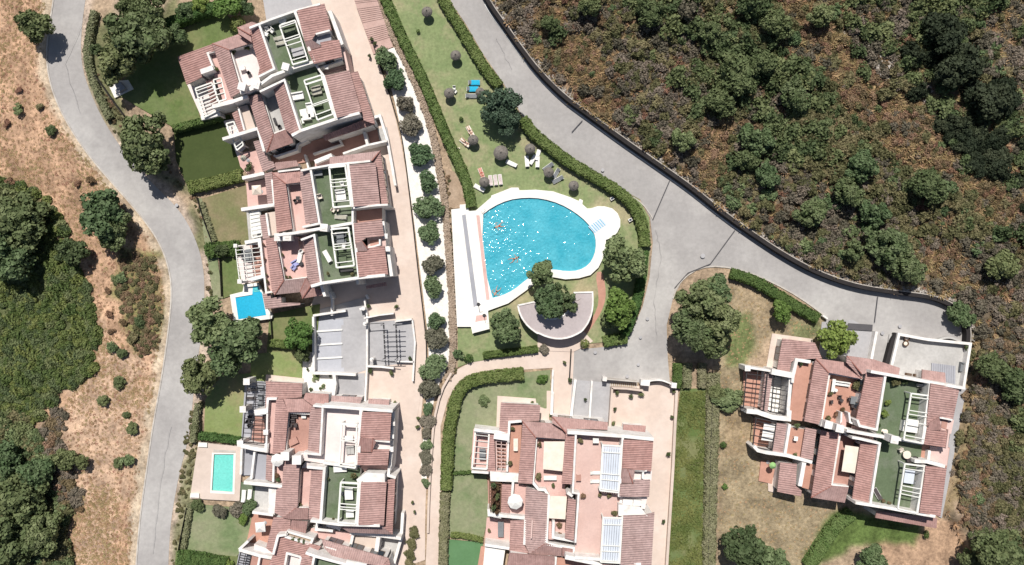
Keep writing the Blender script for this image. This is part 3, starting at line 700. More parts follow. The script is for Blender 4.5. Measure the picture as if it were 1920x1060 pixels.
A.roof([(516, 305), (556, 301), (560, 311), (512, 320)], (0, 1), 3.0, 2.6, wins=False)
A.wall([(682, 247), (690, 275)], 2.2, th=.4); A.deck([(709, 243), (724, 240), (729, 263), (714, 268)], .4, 'court_grey')
A.wall([(702, 220), (712, 217), (726, 262), (736, 318), (741, 348)], 1.6, th=.4); A.wall([(643, 288), (686, 273), (726, 264)], 2.4, th=.3)
A.done()

# ======== B: middle-left pair
B = Block('terraced_villas', (610, 420), 'block of white villas with a square blue corner pool and pink inner terraces', 'building', 'white villas with clay tiled roofs')
B.roof([(510, 324), (521, 323), (563, 318), (563, 342), (537, 345)], (0, -1), 4.8, 3.9)
B.wall([(521, 322), (562, 317)], 4.4, th=.25)
B.roof([(511, 325), (536, 345), (548, 429), (519, 437), (512, 348)], (-1, .12), 4.8, 3.9); B.ridge((510, 324), (536, 345), 4, 4.8)
B.roof([(563, 318), (580, 318), (596, 417), (573, 420), (568, 378), (563, 345)], (-1, .12), 6.3, 5.4)
B.wall([(582, 316), (599, 419), (567, 426)], 6.6); B.wall([(564, 320), (583, 316), (617, 310), (694, 302)], 6.7)
B.deck([(538, 347), (563, 346), (576, 420), (592, 424), (549, 436)], ZT, 'pink_tile'); B.wall([(537, 345), (550, 434)], 4.1); B.wall([(537, 344), (562, 342)], 4.2, th=.28)
B.deck([(584, 318), (651, 309), (661, 417), (598, 426)], ZG, 'turf'); B.wall([(652, 306), (661, 388)], 6.9, th=.42); B.wall([(661, 390), (661, 419)], 6.0, th=.3)
B.pergola([(617, 313), (647, 310), (658, 386), (625, 389)], 7.0, ZG, [.03, .33, .40, .50, .87], rail=.26)
B.roof([(655, 310), (704, 305), (713, 385), (664, 388)], (1, -.1), 7.2, 6.4)
B.roof([(618, 295), (713, 283), (697, 302), (618, 310)], (0, -1), 6.2, 5.4)
B.roof([(713, 282), (728, 385), (716, 388), (705, 312), (698, 303)], (1, -.1), 5.6, 5.1); B.ridge((713, 283), (697, 302), 5.3, 6.1)
B.wall([(662, 390), (706, 385), (727, 384)], 6.8)
B.deck([(592, 305), (618, 300), (622, 310), (592, 316)], 3.0, 'pink_tile'); B.wall([(590, 304), (622, 291)], 4.0, th=.6)
B.deck([(663, 398), (715, 392), (715, 411), (664, 419)], 4.0, 'clay_tile')
B.roof([(663, 419), (716, 412), (720, 443), (687, 446), (678, 452), (666, 458)], (1, -.1), 7.2, 6.4)
B.roof([(667, 457), (678, 452), (690, 466), (688, 471), (668, 472)], (.1, 1), 7.3, 6.6, wins=False); B.ridge((678, 452), (690, 467), 7.2, 6.8)
B.roof([(668, 473), (688, 472), (691, 465), (721, 461), (728, 515), (673, 520)], (1, -.1), 7.0, 6.2)
B.deck([(690, 447), (722, 443), (722, 461), (691, 466)], 5.4, 'plaster_pink'); B.deck([(695, 453), (709, 451), (710, 459), (696, 460)], 5.46, 'clay_tile'); B.wall([(712, 449), (712, 459), (690, 465)], 6.4, th=.25)
B.wall([(662, 418), (673, 521)], 6.9, th=.4); B.wall([(718, 415), (721, 444)], 5.0, th=.4); B.wall([(726, 462), (734, 518)], 5.0, th=.5)
B.chimney((722, 443), 5.8, 4.6, .3); B.chimney((727, 467), 5.8, 4.6, .3)
B.roof([(498, 448), (517, 445), (532, 526), (515, 553), (510, 547)], (-1, .12), 4.6, 3.8)
B.roof([(532, 526), (575, 521), (563, 548), (515, 553)], (0, 1), 4.8, 3.8)
B.roof([(583, 536), (607, 546), (609, 553), (567, 560), (563, 548), (575, 521)], (0, 1), 5.4, 4.4)
B.roof([(568, 450), (587, 443), (600, 530), (583, 536), (576, 520), (570, 463)], (-1, .12), 6.3, 5.3)
B.ridge((532, 526), (515, 553), 4.7, 3.9); B.ridge((583, 536), (567, 560), 5.3, 4.5); B.ridge((575, 521), (563, 547), 4.8, 4.4)
B.wall([(564, 450), (589, 441), (602, 531)], 6.6); B.wall([(583, 537), (603, 531), (672, 521), (722, 516)], 6.8, th=.42)
B.deck([(526, 459), (536, 447), (550, 440), (590, 438), (568, 450), (574, 463), (580, 520), (533, 527)], ZT, 'pink_tile'); B.wall([(520, 452), (533, 527), (576, 521)], 4.0)
B.deck([(586, 439), (605, 430), (662, 419), (672, 521), (603, 531), (589, 442)], ZG, 'turf')
B.pergola([(621, 430), (653, 427), (664, 498), (631, 502)], 7.0, ZG, [.12, .40, .46, .54, .88], rail=.26)
B.deck([(489, 455), (499, 450), (513, 547), (500, 549)], 2.6, 'pink_tile'); B.wall([(488, 452), (499, 549), (512, 547)], 3.5, th=.28)
B.wall([(520, 441), (552, 437), (605, 428), (662, 418)], 6.4, th=.4); B.chimney((521, 445), 5.4, 3.8, .5); B.chimney((538, 444), 5.8, 3.8, .55); B.chimney((607, 427), 8.0, 6.2, .48, R(-5))
B.stairs((556, 462), (553, 443), 7, .9, ZT, ZG)
B.deck([(443, 463), (489, 456), (497, 522), (455, 532)], .2, 'pale_tile')
B.deck([(470, 459), (484, 457), (492, 516), (478, 518)], .25, 'clay_tile')
B.pergola([(441, 462), (486, 457), (496, 522), (449, 527)], 2.9, .2, [.12, .24, .36, .48, .6, .72, .84], along=2, wd=.09, rail=.14)
B.wall([(459, 455), (486, 450), (488, 464)], 3.3, th=.55); B.wall([(470, 524), (493, 518), (491, 500)], 3.3, th=.55); B.chimney((449, 528), 3.2, .2, .25); B.chimney((441, 461), 3.2, .2, .2)
# corner pool of this block
B.deck([(431, 553), (455, 547), (457, 534), (483, 530), (491, 545), (494, 552), (502, 580), (511, 592), (509, 598), (439, 607)], .9, 'marble', name='pool_coping', out=0)
B.deck([(441, 557), (473, 552), (474, 538), (485, 536), (488, 547), (491, 549), (499, 591), (447, 599)], .93, 'water_deep', name='pool_water', out=0)
for i in range(4):
    B.slab([(474.2 + i * .3, 538.5 + i * 2.6), (485 + i * .8, 537 + i * 2.6), (485.2 + i * .8, 538.4 + i * 2.6), (474.4 + i * .3, 540 + i * 2.6)], .975, 'water_aqua', th=.02, name='pool_step')
B.slab([(440.5, 556.5), (473, 551.5), (473, 552.6), (441, 558)], 1.06, 'marble', th=.1, name='coping_edge')
B.roof([(492, 551), (507, 549), (508, 560), (527, 555), (528, 568), (563, 568), (563, 572), (498, 580)], (-1, .1), 3.2, 2.7, wins=False)
B.roof([(496, 326), (510, 322), (514, 380), (502, 383)], (-1, .1), 3.0, 2.7, wins=False); B.wall([(510, 337), (514, 384)], 3.6, th=.3)
B.deck([(463, 345), (495, 338), (503, 383), (466, 387)], .2, 'pink_tile'); B.wall([(454, 334), (495, 325)], 2.5, th=.5); B.wall([(452, 393), (515, 384)], 3.4, th=.5)
B.deck([(463, 390), (488, 390), (494, 443), (468, 450)], .2, 'court_grey'); B.pergola([(468, 394), (486, 391), (491, 442), (473, 446)], 2.6, .2, [.14, .28, .42, .56, .7, .84], wd=.5)
B.roof([(487, 404), (499, 402), (507, 446), (493, 449)], (-1, .1), 3.0, 2.7, wins=False); B.deck([(500, 401), (518, 398), (521, 437), (505, 442)], 2.6, 'court_pale'); B.wall([(499, 400), (505, 442)], 3.4, th=.3)
B.wall([(686, 553), (690, 561)], 1.0, th=.3)
B.wall([(600, 530), (609, 556)], 5, z0=0, th=.4); B.wall([(669, 522), (671, 533)], 5.5, th=.4); B.wall([(617, 548), (622, 560)], 2.4, th=.4)
B.roof([(686, 536), (724, 529), (725, 536), (687, 542)], (0, 1), 2.8, 2.6, body=False)
B.done()

# ======== C: lower-left pair
C_ = Block('terraced_villas', (600, 850), 'block of white villas beside the aqua plunge pool, its upper roof terrace pale', 'building', 'white villas with clay tiled roofs')
b = C_
b.roof([(499, 715), (567, 719), (566, 745), (518, 749), (502, 749), (497, 771)], (-1, 0), 3.4, 2.9)
b.deck([(500, 704), (567, 711), (567, 720), (499, 716)], .3, 'court')
b.roof([(518, 750), (530, 748), (541, 773), (534, 848), (511, 852)], (-1, .02), 4.7, 3.9)
b.roof([(520, 748), (568, 748), (588, 762), (582, 773), (541, 773)], (0, -1), 4.8, 4.0)
b.roof([(573, 737), (616, 739), (616, 757), (588, 762), (569, 748)], (0, -1), 5.2, 4.2)
b.roof([(622, 742), (679, 745), (675, 758), (620, 756)], (0, -1), 3.6, 3.2)
b.roof([(691, 748), (730, 750), (729, 766), (690, 764)], (0, -1), 3.4, 2.9)
b.roof([(585, 762), (603, 763), (598, 850), (577, 849), (581, 776)], (-1, 0), 6.3, 5.4)
b.wall([(587, 761), (605, 763), (600, 853), (570, 850)], 6.6)
b.deck([(541, 776), (582, 776), (577, 851), (535, 849)], ZT, 'clay_tile'); b.wall([(540, 773), (535, 849)], 4.1, th=.32); b.wall([(540, 774), (582, 776)], 4.2, th=.3)
b.deck([(503, 752), (518, 752), (512, 849), (499, 849)], 2.6, 'pink_tile'); b.wall([(519, 748), (502, 748), (500, 775)], 3.6, th=.35); b.wall([(501, 775), (499, 849)], 3.5, th=.25)
b.deck([(605, 766), (676, 769), (668, 880), (606, 868), (570, 862), (567, 851), (602, 853)], ZG, 'pale_tile')
b.wall([(604, 762), (640, 764), (676, 767), (736, 771)], 6.8, th=.45)
b.pergola([(641, 794), (669, 796), (666, 878), (636, 874)], 7.0, ZG, [.03, .34, .40, .93], rail=.22); b.wall([(677, 770), (671, 872)], 6.9, th=.5)
b.roof([(679, 773), (734, 774), (731, 827), (699, 824), (675, 820)], (1, 0), 7.2, 6.4)
b.roof([(675, 821), (699, 823), (705, 829), (697, 848), (671, 847)], (0, 1), 7.3, 6.6, wins=False); b.ridge((699, 822), (697, 848), 7.2, 6.7)
b.roof([(671, 849), (697, 850), (698, 843), (730, 843), (727, 873), (670, 872)], (1, 0), 7.0, 6.2)
b.deck([(703, 828), (731, 830), (730, 843), (701, 843)], 5.4, 'pale_tile'); b.wall([(700, 826), (731, 829)], 6.6, th=.25)
b.wall([(738, 771), (735, 830), (731, 882)], 4.6, th=.4); b.chimney((737, 795), 5.2, 4.4, .22); b.chimney((735, 819), 5.2, 4.4, .22); b.chimney((733, 843), 5.4, 4.4, .3)
b.deck([(461, 715), (499, 717), (497, 836), (453, 834)], .2, 'slate_patio'); b.deck([(478, 782), (499, 782), (497, 832), (472, 832)], .26, 'clay_tile')
b.pergola([(464, 717), (499, 719), (496, 832), (454, 830)], 2.9, .2, [.04, .12, .2, .28, .36, .44, .52, .60, .68, .76, .84, .92], m='iron', along=1, wd=.1, rail=.12)
b.chimney((462, 716), 3.3, 0, .42); b.chimney((455, 768), 3.3, 0, .4); b.chimney((450, 832), 3.3, 0, .4); b.wall([(477, 774), (502, 771)], 3.4, th=.85)
b.wall([(452, 836), (478, 842), (499, 845), (500, 832)], 3.3, th=.6); b.chimney((498, 811), 3.8, 2, .3)
b.chimney((534, 856), 5.6, 3, .55); b.chimney((556, 863), 5.8, 3, .6)
# second villa of the block
b.deck([(454, 840), (476, 846), (472, 890), (452, 890)], .35, 'slate_patio'); b.wall([(453, 842), (451, 890)], 1.1, th=.3); b.wall([(477, 848), (471, 898)], 2.8, th=.34)
b.deck([(479, 851), (500, 854), (498, 899), (475, 897)], 2.0, 'slate_patio'); b.roof([(500, 853), (513, 857), (511, 903), (498, 899)], (-1, 0), 3.2, 2.9, wins=False)
b.deck([(513, 870), (531, 872), (531, 910), (512, 906)], 2.6, 'pink_tile'); b.wall([(513, 870), (512, 904)], 3.5, th=.3)
b.roof([(532, 862), (562, 868), (558, 950), (555, 953), (531, 971), (515, 961), (518, 918), (529, 914)], (-1, .02), 4.7, 3.8)
b.roof([(555, 953), (578, 953), (578, 974), (545, 974), (531, 971)], (0, 1), 4.7, 4.2, wins=False); b.ridge((555, 953), (531, 971), 4.6, 3.9)
b.roof([(584, 880), (606, 882), (600, 976), (579, 974), (579, 948)], (-1, .02), 6.3, 5.4)
b.wall([(576, 876), (608, 879), (601, 978)], 6.6, th=.4); b.deck([(568, 872), (584, 880), (583, 953), (557, 951)], ZT, 'pink_tile'); b.wall([(561, 882), (556, 952)], 4.1, th=.34); b.wall([(556, 952), (579, 954)], 4.0, th=.25)
b.deck([(575, 866), (606, 870), (600, 878), (568, 876)], 4.0, 'pale_tile')
b.deck([(608, 870), (674, 880), (670, 985), (602, 977)], ZG, 'turf'); b.wall([(606, 868), (640, 873), (674, 872)], 6.0, th=.4)
b.pergola([(639, 905), (672, 907), (667, 983), (634, 980)], 7.0, ZG, [.10, .52, .60, .66], rail=.28); b.wall([(676, 903), (671, 985)], 6.9, th=.4)
b.roof([(677, 905), (725, 904), (720, 985), (672, 984)], (1, 0), 7.2, 6.4)
b.roof([(727, 900), (741, 899), (736, 1002), (720, 990), (723, 985)], (1, 0), 5.6, 5.1)
b.roof([(639, 989), (718, 986), (736, 1002), (656, 999)], (0, 1), 5.6, 4.8, wins=False)
b.deck([(670, 900), (687, 888), (720, 890), (720, 904), (672, 904)], 6.5, 'plaster'); b.deck([(676, 873), (727, 874), (728, 891), (688, 888)], 4.2, 'pink_tile')
b.wall([(582, 977), (636, 984), (712, 986)], 6.8, th=.4); b.wall([(730, 874), (728, 892), (742, 896)], 5.0, th=.4)
b.wall([(457, 905), (533, 913), (529, 957)], 3.5, th=.5); b.deck([(480, 914), (508, 916), (506, 959), (477, 955)], .4, 'court_grey'); b.deck([(505, 915), (517, 916), (513, 964), (505, 962)], 2.4, 'plaster')
b.deck([(452, 906), (479, 908), (476, 944), (450, 942)], .3, 'turf')
b.wall([(473, 961), (512, 966)], 2.6, th=.4); b.deck([(475, 965), (513, 970), (500, 1029), (481, 1027), (464, 1016)], .3, 'orange_tile')
b.roof([(513, 970), (531, 971), (545, 975), (544, 990), (537, 998), (522, 1003), (512, 1038), (499, 1028)], (-1, .1), 3.8, 3.0)
b.roof([(547, 976), (577, 978), (573, 1000), (543, 992)], (0, 1), 4.4, 3.8, wins=False)
b.done()

# ======== D: bottom-left, tilted the other way
D = Block('terraced_villa', (610, 1040), 'white villa with long tiled roof and planter box, cut by the lower edge', 'building', 'white villas with clay tiled roofs')
b = D
b.roof([(520, 1006), (535, 1006), (584, 1020), (602, 1025), (589, 1043), (566, 1046), (563, 1041), (538, 1034), (530, 1085), (494, 1085), (512, 1040)], (-1, .25), 4.8, 3.8)
b.roof([(566, 1046), (588, 1045), (580, 1085), (556, 1085)], (-1, .25), 5.6, 5.2)
b.wall([(512, 1040), (521, 1005), (537, 1003)], 4.9, th=.35)
b.wall([(538, 997), (586, 1011), (582, 1021), (536, 1007), (538, 997)], 4.6, th=.35); b.deck([(538, 999), (584, 1012), (581, 1019), (538, 1006)], 4.0, 'earth')
b.deck([(539, 1039), (563, 1046), (557, 1085), (530, 1085)], 3.2, 'pale_tile'); b.wall([(533, 1066), (538, 1038), (564, 1045), (560, 1066)], 4.4, th=.3)
b.deck([(589, 1046), (650, 1060), (644, 1090), (582, 1090)], ZG, 'turf'); b.wall([(573, 1037), (590, 1043), (645, 1058), (672, 1066)], 6.6, th=.4); b.wall([(589, 1044), (581, 1085)], 6.6, th=.35)
b.roof([(603, 1011), (729, 1047), (716, 1062), (680, 1056), (648, 1052), (627, 1047), (608, 1028)], (.28, -1), 5.4, 4.6)
b.roof([(729, 1048), (740, 1090), (700, 1090), (716, 1063)], (1, .3), 5.4, 4.8); b.slab([(650, 1050), (688, 1058), (680, 1075), (645, 1070)], 6.6, 'plaster', .3)
b.deck([(584, 992), (662, 1000), (658, 1024), (603, 1009), (580, 1003)], 2.4, 'pink_tile')
b.wall([(595, 981), (593, 993), (624, 996)], 3.6, th=.4); b.wall([(612, 984), (638, 992)], 3.8, th=.5); b.wall([(609, 1027), (630, 1033)], 5.0, th=.4)
b.deck([(664, 1001), (712, 1004), (705, 1039), (659, 1024)], 2.2, 'court_pale')
b.deck([(720, 1010), (751, 1013), (741, 1048), (712, 1040)], .3, 'court_grey')
b.wall([(656, 1000), (709, 1004), (752, 1010)], 3.2, th=.5); b.wall([(755, 962), (752, 1010), (737, 1062)], 1.6, th=.45); b.wall([(662, 1001), (657, 1024)], 3.0, th=.4); b.wall([(710, 1004), (705, 1038)], 3.0, th=.6)
b.wall([(448, 1031), (465, 1015)], 3.2, th=.4); b.wall([(448, 1031), (486, 1042), (511, 1047)], 3.3, th=.5)
b.deck([(450, 1036), (471, 1041), (464, 1085), (440, 1085)], .3, 'slate_patio'); b.pergola([(451, 1036), (471, 1041), (462, 1085), (440, 1082)], 2.7, .3, [.1, .2, .3, .4, .5, .6, .7, .8, .9], m='iron', along=1, wd=.1, rail=.12)
b.deck([(472, 1042), (511, 1050), (500, 1085), (464, 1085)], 2.5, 'clay_tile'); b.wall([(487, 1044), (482, 1070)], 3.3, th=.3)
b.deck([(478, 1022), (500, 1030), (511, 1040), (508, 1046), (478, 1040)], 2.3, 'pale_tile')
b.done()

# ======== E: middle block
E = Block('terraced_villas', (1070, 920), 'wide villa block with clay tiled roof terrace and two frosted pergola roofs', 'building', 'white villas with clay tiled roofs')
b = E
b.deck([(934, 744), (1003, 749), (1005, 762), (1028, 770), (1028, 796), (980, 792), (939, 800), (931, 812)], .25, 'court')
b.roof([(939, 755), (1013, 760), (1011, 790), (980, 790), (957, 792), (953, 815), (936, 809)], (-1, 0), 3.4, 2.9)
b.roof([(980, 792), (1005, 821), (998, 908), (971, 906)], (-1, .02), 4.7, 3.9)
b.roof([(980, 790), (1034, 794), (1061, 811), (1059, 824), (1005, 820)], (0, -1), 4.9, 4.0)
b.roof([(1036, 781), (1084, 786), (1140, 792), (1139, 806), (1082, 804), (1064, 811), (1035, 793)], (0, -1), 5.6, 4.6)
b.roof([(1061, 811), (1078, 813), (1072, 908), (1053, 907)], (-1, .02), 6.3, 5.4)
b.ridge((980, 791), (1005, 821), 4.1, 4.8); b.ridge((1036, 782), (1061, 811), 4.8, 5.6)
b.wall([(1080, 811), (1075, 908), (1074, 924), (1085, 926), (1079, 1018)], 6.6); b.wall([(1064, 811), (1082, 812), (1168, 818), (1226, 824)], 6.8, th=.5)
b.deck([(1005, 823), (1060, 826), (1056, 907), (1070, 925), (1028, 930), (1022, 917), (1010, 917), (999, 905)], ZT, 'pink_tile')
b.wall([(1005, 820), (999, 905), (1010, 918), (1022, 919), (1028, 929)], 4.1, th=.4); b.wall([(1005, 820), (1060, 825)], 4.2, th=.28)
b.slab([(1020, 828), (1059, 828), (1055, 884), (1018, 880)], 4.9, 'cloth_cream', .05, 'awning'); b.slab([(1032, 930), (1063, 931), (1060, 974), (1029, 972)], 4.9, 'cloth_cream', .05, 'awning')
b.deck([(957, 795), (977, 798), (972, 890), (952, 885)], 2.6, 'orange_tile'); b.wall([(978, 790), (955, 792), (953, 830)], 3.6, th=.34); b.wall([(953, 832), (951, 885)], 3.4, th=.25)
b.deck([(889, 806), (920, 812), (917, 886), (884, 884)], .2, 'pink_tile'); b.pergola([(891, 810), (917, 813), (913, 880), (885, 878)], 2.9, .2, [.08, .24, .40, .56, .72, .86], wd=.08, rail=.24)
b.wall([(889, 806), (934, 811), (954, 817)], 3.3, th=.5); b.wall([(926, 817), (955, 821)], 3.8, th=1.0); b.roof([(918, 812), (927, 815), (929, 886), (914, 884)], (-1, 0), 2.8, 2.6, wins=False)
b.deck([(928, 826), (951, 828), (949, 886), (930, 886)], .3, 'clay_tile'); b.pergola([(930, 827), (950, 829), (949, 884), (931, 884)], 3.0, .3, [.1, .22, .34, .46, .58, .70, .82], m='plaster_pink', along=1, wd=.1, rail=.14)
b.deck([(920, 886), (971, 890), (970, 903), (921, 901)], 3.3, 'plaster'); b.wall([(884, 885), (916, 887)], 3.0, th=.3)
b.deck([(1083, 812), (1168, 820), (1160, 928), (1160, 968), (1128, 1052), (1078, 1047), (1086, 925), (1074, 922)], ZG, 'rose_tile')
for q in ([(1130, 835), (1165, 837), (1160, 924), (1125, 920)], [(1131, 971), (1167, 972), (1161, 1056), (1126, 1054)]):
    f = b.pergola(q, 7.1, ZG, [.15, .62, .75, .96], rail=.22)
    g = [P(x, y, 7.0) - E.root.location for x, y in q]; k = MB()
    for i in range(8):
        a0 = g[0].lerp(g[1], i / 8 + .008); a1 = g[0].lerp(g[1], (i + 1) / 8 - .008); c0 = g[3].lerp(g[2], i / 8 + .008); c1 = g[3].lerp(g[2], (i + 1) / 8 - .008)
        kk = MB(); kk.prism([tuple(v[:2]) for v in (a0, a1, c1, c0)], 6.93, 6.97); kk.build('roof_panel', M['panel'], f)
b.wall([(1168, 819), (1161, 932)], 6.9, th=.35); b.wall([(1169, 967), (1163, 1058)], 6.9, th=.35)
b.roof([(1169, 825), (1225, 826), (1221, 884), (1190, 881), (1166, 877)], (1, 0), 7.2, 6.4)
b.roof([(1166, 878), (1190, 882), (1187, 907), (1163, 905)], (0, 1), 7.3, 6.7, wins=False); b.ridge((1177, 880), (1187, 907), 7.2, 6.8)
b.roof([(1163, 907), (1188, 908), (1190, 900), (1219, 900), (1217, 932), (1161, 931)], (1, 0), 7.0, 6.2)
b.deck([(1190, 882), (1221, 884), (1220, 900), (1189, 899)], 5.4, 'pale_tile'); b.wall([(1190, 882), (1213, 883)], 6.6, th=.25); b.wall([(1206, 885), (1205, 898)], 6.3, th=.25)
b.roof([(1169, 796), (1211, 799), (1209, 818), (1167, 816)], (0, -1), 3.4, 2.9)
b.roof([(986, 913), (1027, 927), (1024, 1017), (993, 1039), (985, 1022), (984, 972)], (-1, .02), 4.7, 3.8)
b.roof([(957, 976), (984, 976), (983, 1022), (993, 1039), (955, 1034)], (-1, .02), 3.8, 3.0, wins=False)
b.roof([(1065, 934), (1080, 938), (1076, 1014), (1059, 1010)], (-1, .02), 6.3, 5.5)
b.deck([(1031, 928), (1066, 930), (1064, 1012), (1040, 1010), (1028, 1019)], ZT, 'pink_tile')
b.wall([(1029, 928), (1024, 1020), (1076, 1029), (1076, 1047)], 4.6, th=.42); b.wall([(1038, 978), (1037, 1008), (1059, 1012), (1077, 1015)], 5.4, th=.36); b.wall([(1064, 924), (1074, 930)], 6, th=.5)
b.stairs((1034, 975), (1033, 1012), 11, .8, ZT, ZG)
b.roof([(1024, 1019), (1053, 1026), (1053, 1043), (993, 1039)], (0, 1), 4.7, 4.0, wins=False); b.roof([(1054, 1027), (1074, 1030), (1074, 1045), (1054, 1043)], (0, 1), 5.0, 4.3, wins=False); b.ridge((1024, 1019), (993, 1039), 4.6, 3.9)
b.roof([(955, 1037), (1040, 1044), (1040, 1090), (945, 1090)], (0, 1), 4.8, 3.8)
b.deck([(1040, 1044), (1110, 1056), (1105, 1090), (1040, 1090)], 3.0, 'orange_tile'); b.wall([(1028, 1044), (1042, 1047), (1040, 1070)], 4.0, th=.35); b.roof([(1110, 1056), (1170, 1062), (1170, 1090), (1108, 1090)], (0, 1), 6, 5.6, wins=False)
b.wall([(1060, 1045), (1110, 1055), (1128, 1062)], 6.4, th=.6); b.wall([(1078, 1046), (1125, 1049)], 6.6, th=.45); b.wall([(1163, 1057), (1202, 1058)], 6.8, th=.35)
b.roof([(1169, 967), (1206, 966), (1227, 961), (1220, 1085), (1162, 1085)], (1, 0), 7.2, 6.3)
b.deck([(1161, 948), (1200, 953), (1213, 968), (1161, 966)], 6.5, 'plaster'); b.deck([(1164, 932), (1212, 934), (1208, 953), (1162, 948)], 5.2, 'pale_tile'); b.slab([(1168, 937), (1187, 938), (1186, 948), (1167, 947)], 5.9, 'plaster', .6, 'rooftop_box'); b.slab([(1188, 938), (1204, 939), (1203, 949), (1187, 948)], 5.9, 'plaster', .6, 'rooftop_box')
b.deck([(914, 972), (958, 976), (956, 1027), (910, 1020)], .3, 'pink_tile'); b.wall([(916, 965), (998, 973)], 3.4, th=.5); b.wall([(985, 975), (983, 1022)], 3.8, th=.35); b.wall([(998, 976), (996, 1010)], 4.8, th=.2, m='plaster_pink')
b.deck([(911, 1023), (946, 1029), (938, 1085), (905, 1085)], 2.2, 'deck'); b.wall([(909, 1022), (955, 1029)], 3.0, th=.4); b.deck([(903, 1026), (911, 1027), (903, 1085), (893, 1085)], .3, 'orange_tile')
b.deck([(961, 907), (987, 912), (983, 970), (957, 968)], 2.4, 'pink_tile'); b.roof([(941, 908), (960, 909), (955, 966), (939, 962)], (-1, 0), 2.8, 2.5, wins=False); b.wall([(962, 904), (960, 930)], 3.6, th=.35)
b.deck([(916, 903), (942, 906), (940, 968), (917, 962)], .3, 'clay_tile'); b.pergola([(918, 904), (940, 907), (938, 962), (918, 960)], 2.8, .3, [.1, .2, .3, .4, .5, .6, .7, .8, .9], m='wood', along=1, wd=.1, rail=.12); b.wall([(916, 955), (917, 966), (940, 970)], 3.2, th=.4)
b.done()

# ======== F: east block
F = Block('terraced_villas', (1610, 810), 'villa block with orange tiled terraces standing in the dry garden by the turning circle', 'building', 'white villas with clay tiled roofs')
b = F
b.deck([(1449, 627), (1522, 637), (1522, 645), (1467, 637), (1455, 694), (1438, 690)], .2, 'court')
b.roof([(1467, 635), (1528, 643), (1541, 672), (1494, 674), (1484, 678), (1480, 699), (1457, 693)], (-1, .05), 3.5, 2.9)
b.roof([(1530, 674), (1554, 699), (1538, 797), (1508, 790), (1527, 681)], (-1, -.15), 4.8, 3.9)
b.roof([(1530, 672), (1587, 680), (1617, 711), (1554, 699)], (.15, -1), 4.9, 4.0)
b.roof([(1587, 668), (1618, 702), (1616, 711), (1587, 680)], (.8, .2), 5.2, 4.9, body=False)
b.roof([(1588, 667), (1638, 674), (1687, 690), (1685, 704), (1657, 698), (1625, 700), (1617, 702)], (.15, -1), 5.6, 4.7)
b.ridge((1530, 673), (1554, 699), 4.1, 4.9); b.ridge((1588, 668), (1617, 702), 4.9, 5.5); b.ridge((1587, 680), (1616, 711), 4.2, 5.0)
b.roof([(1624, 700), (1660, 703), (1642, 804), (1603, 795)], (-1, -.17), 6.3, 5.3)
b.wall([(1661, 702), (1644, 806), (1612, 799), (1608, 788)], 6.6, th=.32)
b.deck([(1556, 702), (1628, 713), (1614, 796), (1580, 800), (1540, 796)], ZT, 'orange_tile'); b.wall([(1555, 700), (1539, 797)], 4.1, th=.36); b.wall([(1555, 700), (1617, 711)], 4.2, th=.28)
b.stairs((1583, 774), (1581, 800), 8, .8, ZT, ZG); b.wall([(1578, 773), (1577, 797)], 4.6, th=.25); b.wall([(1592, 774), (1594, 792), (1606, 797)], 5, th=.25)
b.deck([(1494, 679), (1530, 683), (1515, 790), (1480, 785)], 2.6, 'orange_tile'); b.wall([(1520, 679), (1494, 675), (1488, 702)], 3.6, th=.5)
b.wall([(1447, 697), (1490, 705)], 3.9, th=.85); b.wall([(1488, 700), (1486, 718)], 3.9, th=.4)
b.deck([(1395, 697), (1436, 701), (1428, 772), (1397, 766)], .2, 'orange_tile'); b.roof([(1435, 697), (1449, 699), (1439, 772), (1426, 768)], (-1, -.1), 2.7, 2.4, wins=False); b.deck([(1449, 704), (1484, 708), (1476, 780), (1440, 772)], .2, 'deck')
b.pergola([(1401, 692), (1440, 697), (1432, 772), (1394, 766)], 3.0, .2, [.12, .24, .36, .48, .6, .72, .84], m='iron', along=1, wd=.09, rail=.12); b.pergola([(1452, 705), (1480, 709), (1472, 778), (1446, 773)], 3.0, .2, [.1, .23, .36, .49, .62, .75, .88], m='iron', along=1, wd=.09, rail=.12)
b.wall([(1402, 689), (1440, 695), (1450, 697)], 3.3, th=.35); b.wall([(1483, 706), (1478, 770)], 3.3, th=.5); b.wall([(1400, 771), (1420, 773), (1450, 783), (1479, 786), (1480, 770)], 3.3, th=.7)
b.chimney((1402, 691), 3.5, 0, .35)
b.deck([(1662, 704), (1743, 717), (1741, 735), (1728, 830), (1722, 880), (1717, 963), (1630, 946), (1648, 832), (1644, 806), (1645, 800)], ZG, 'turf')
b.pergola([(1709, 738), (1746, 743), (1731, 832), (1695, 825)], 7.0, ZG, [.07, .36, .44, .60, .90], rail=.22); b.pergola([(1697, 870), (1735, 875), (1719, 963), (1684, 954)], 7.0, ZG, [.10, .48, .58, .66], rail=.22)
b.pergola([(1692, 735), (1709, 738), (1694, 826), (1680, 780)], 7.0, ZG, [], m='iron', rail=.07, posts=False) if False else None
b.wall([(1633, 697), (1661, 702), (1743, 717), (1800, 727), (1810, 728)], 6.8, th=.4); b.wall([(1745, 718), (1730, 833)], 6.9, th=.42)
b.roof([(1745, 719), (1799, 728), (1786, 790), (1768, 785), (1761, 781), (1737, 800)], (1, .15), 7.2, 6.4)
b.roof([(1741, 793), (1761, 782), (1765, 806), (1740, 808)], (.1, 1), 7.4, 6.9, wins=False, body=False); b.roof([(1738, 801), (1763, 806), (1775, 808), (1778, 840), (1732, 833)], (1, .15), 7.0, 6.3)
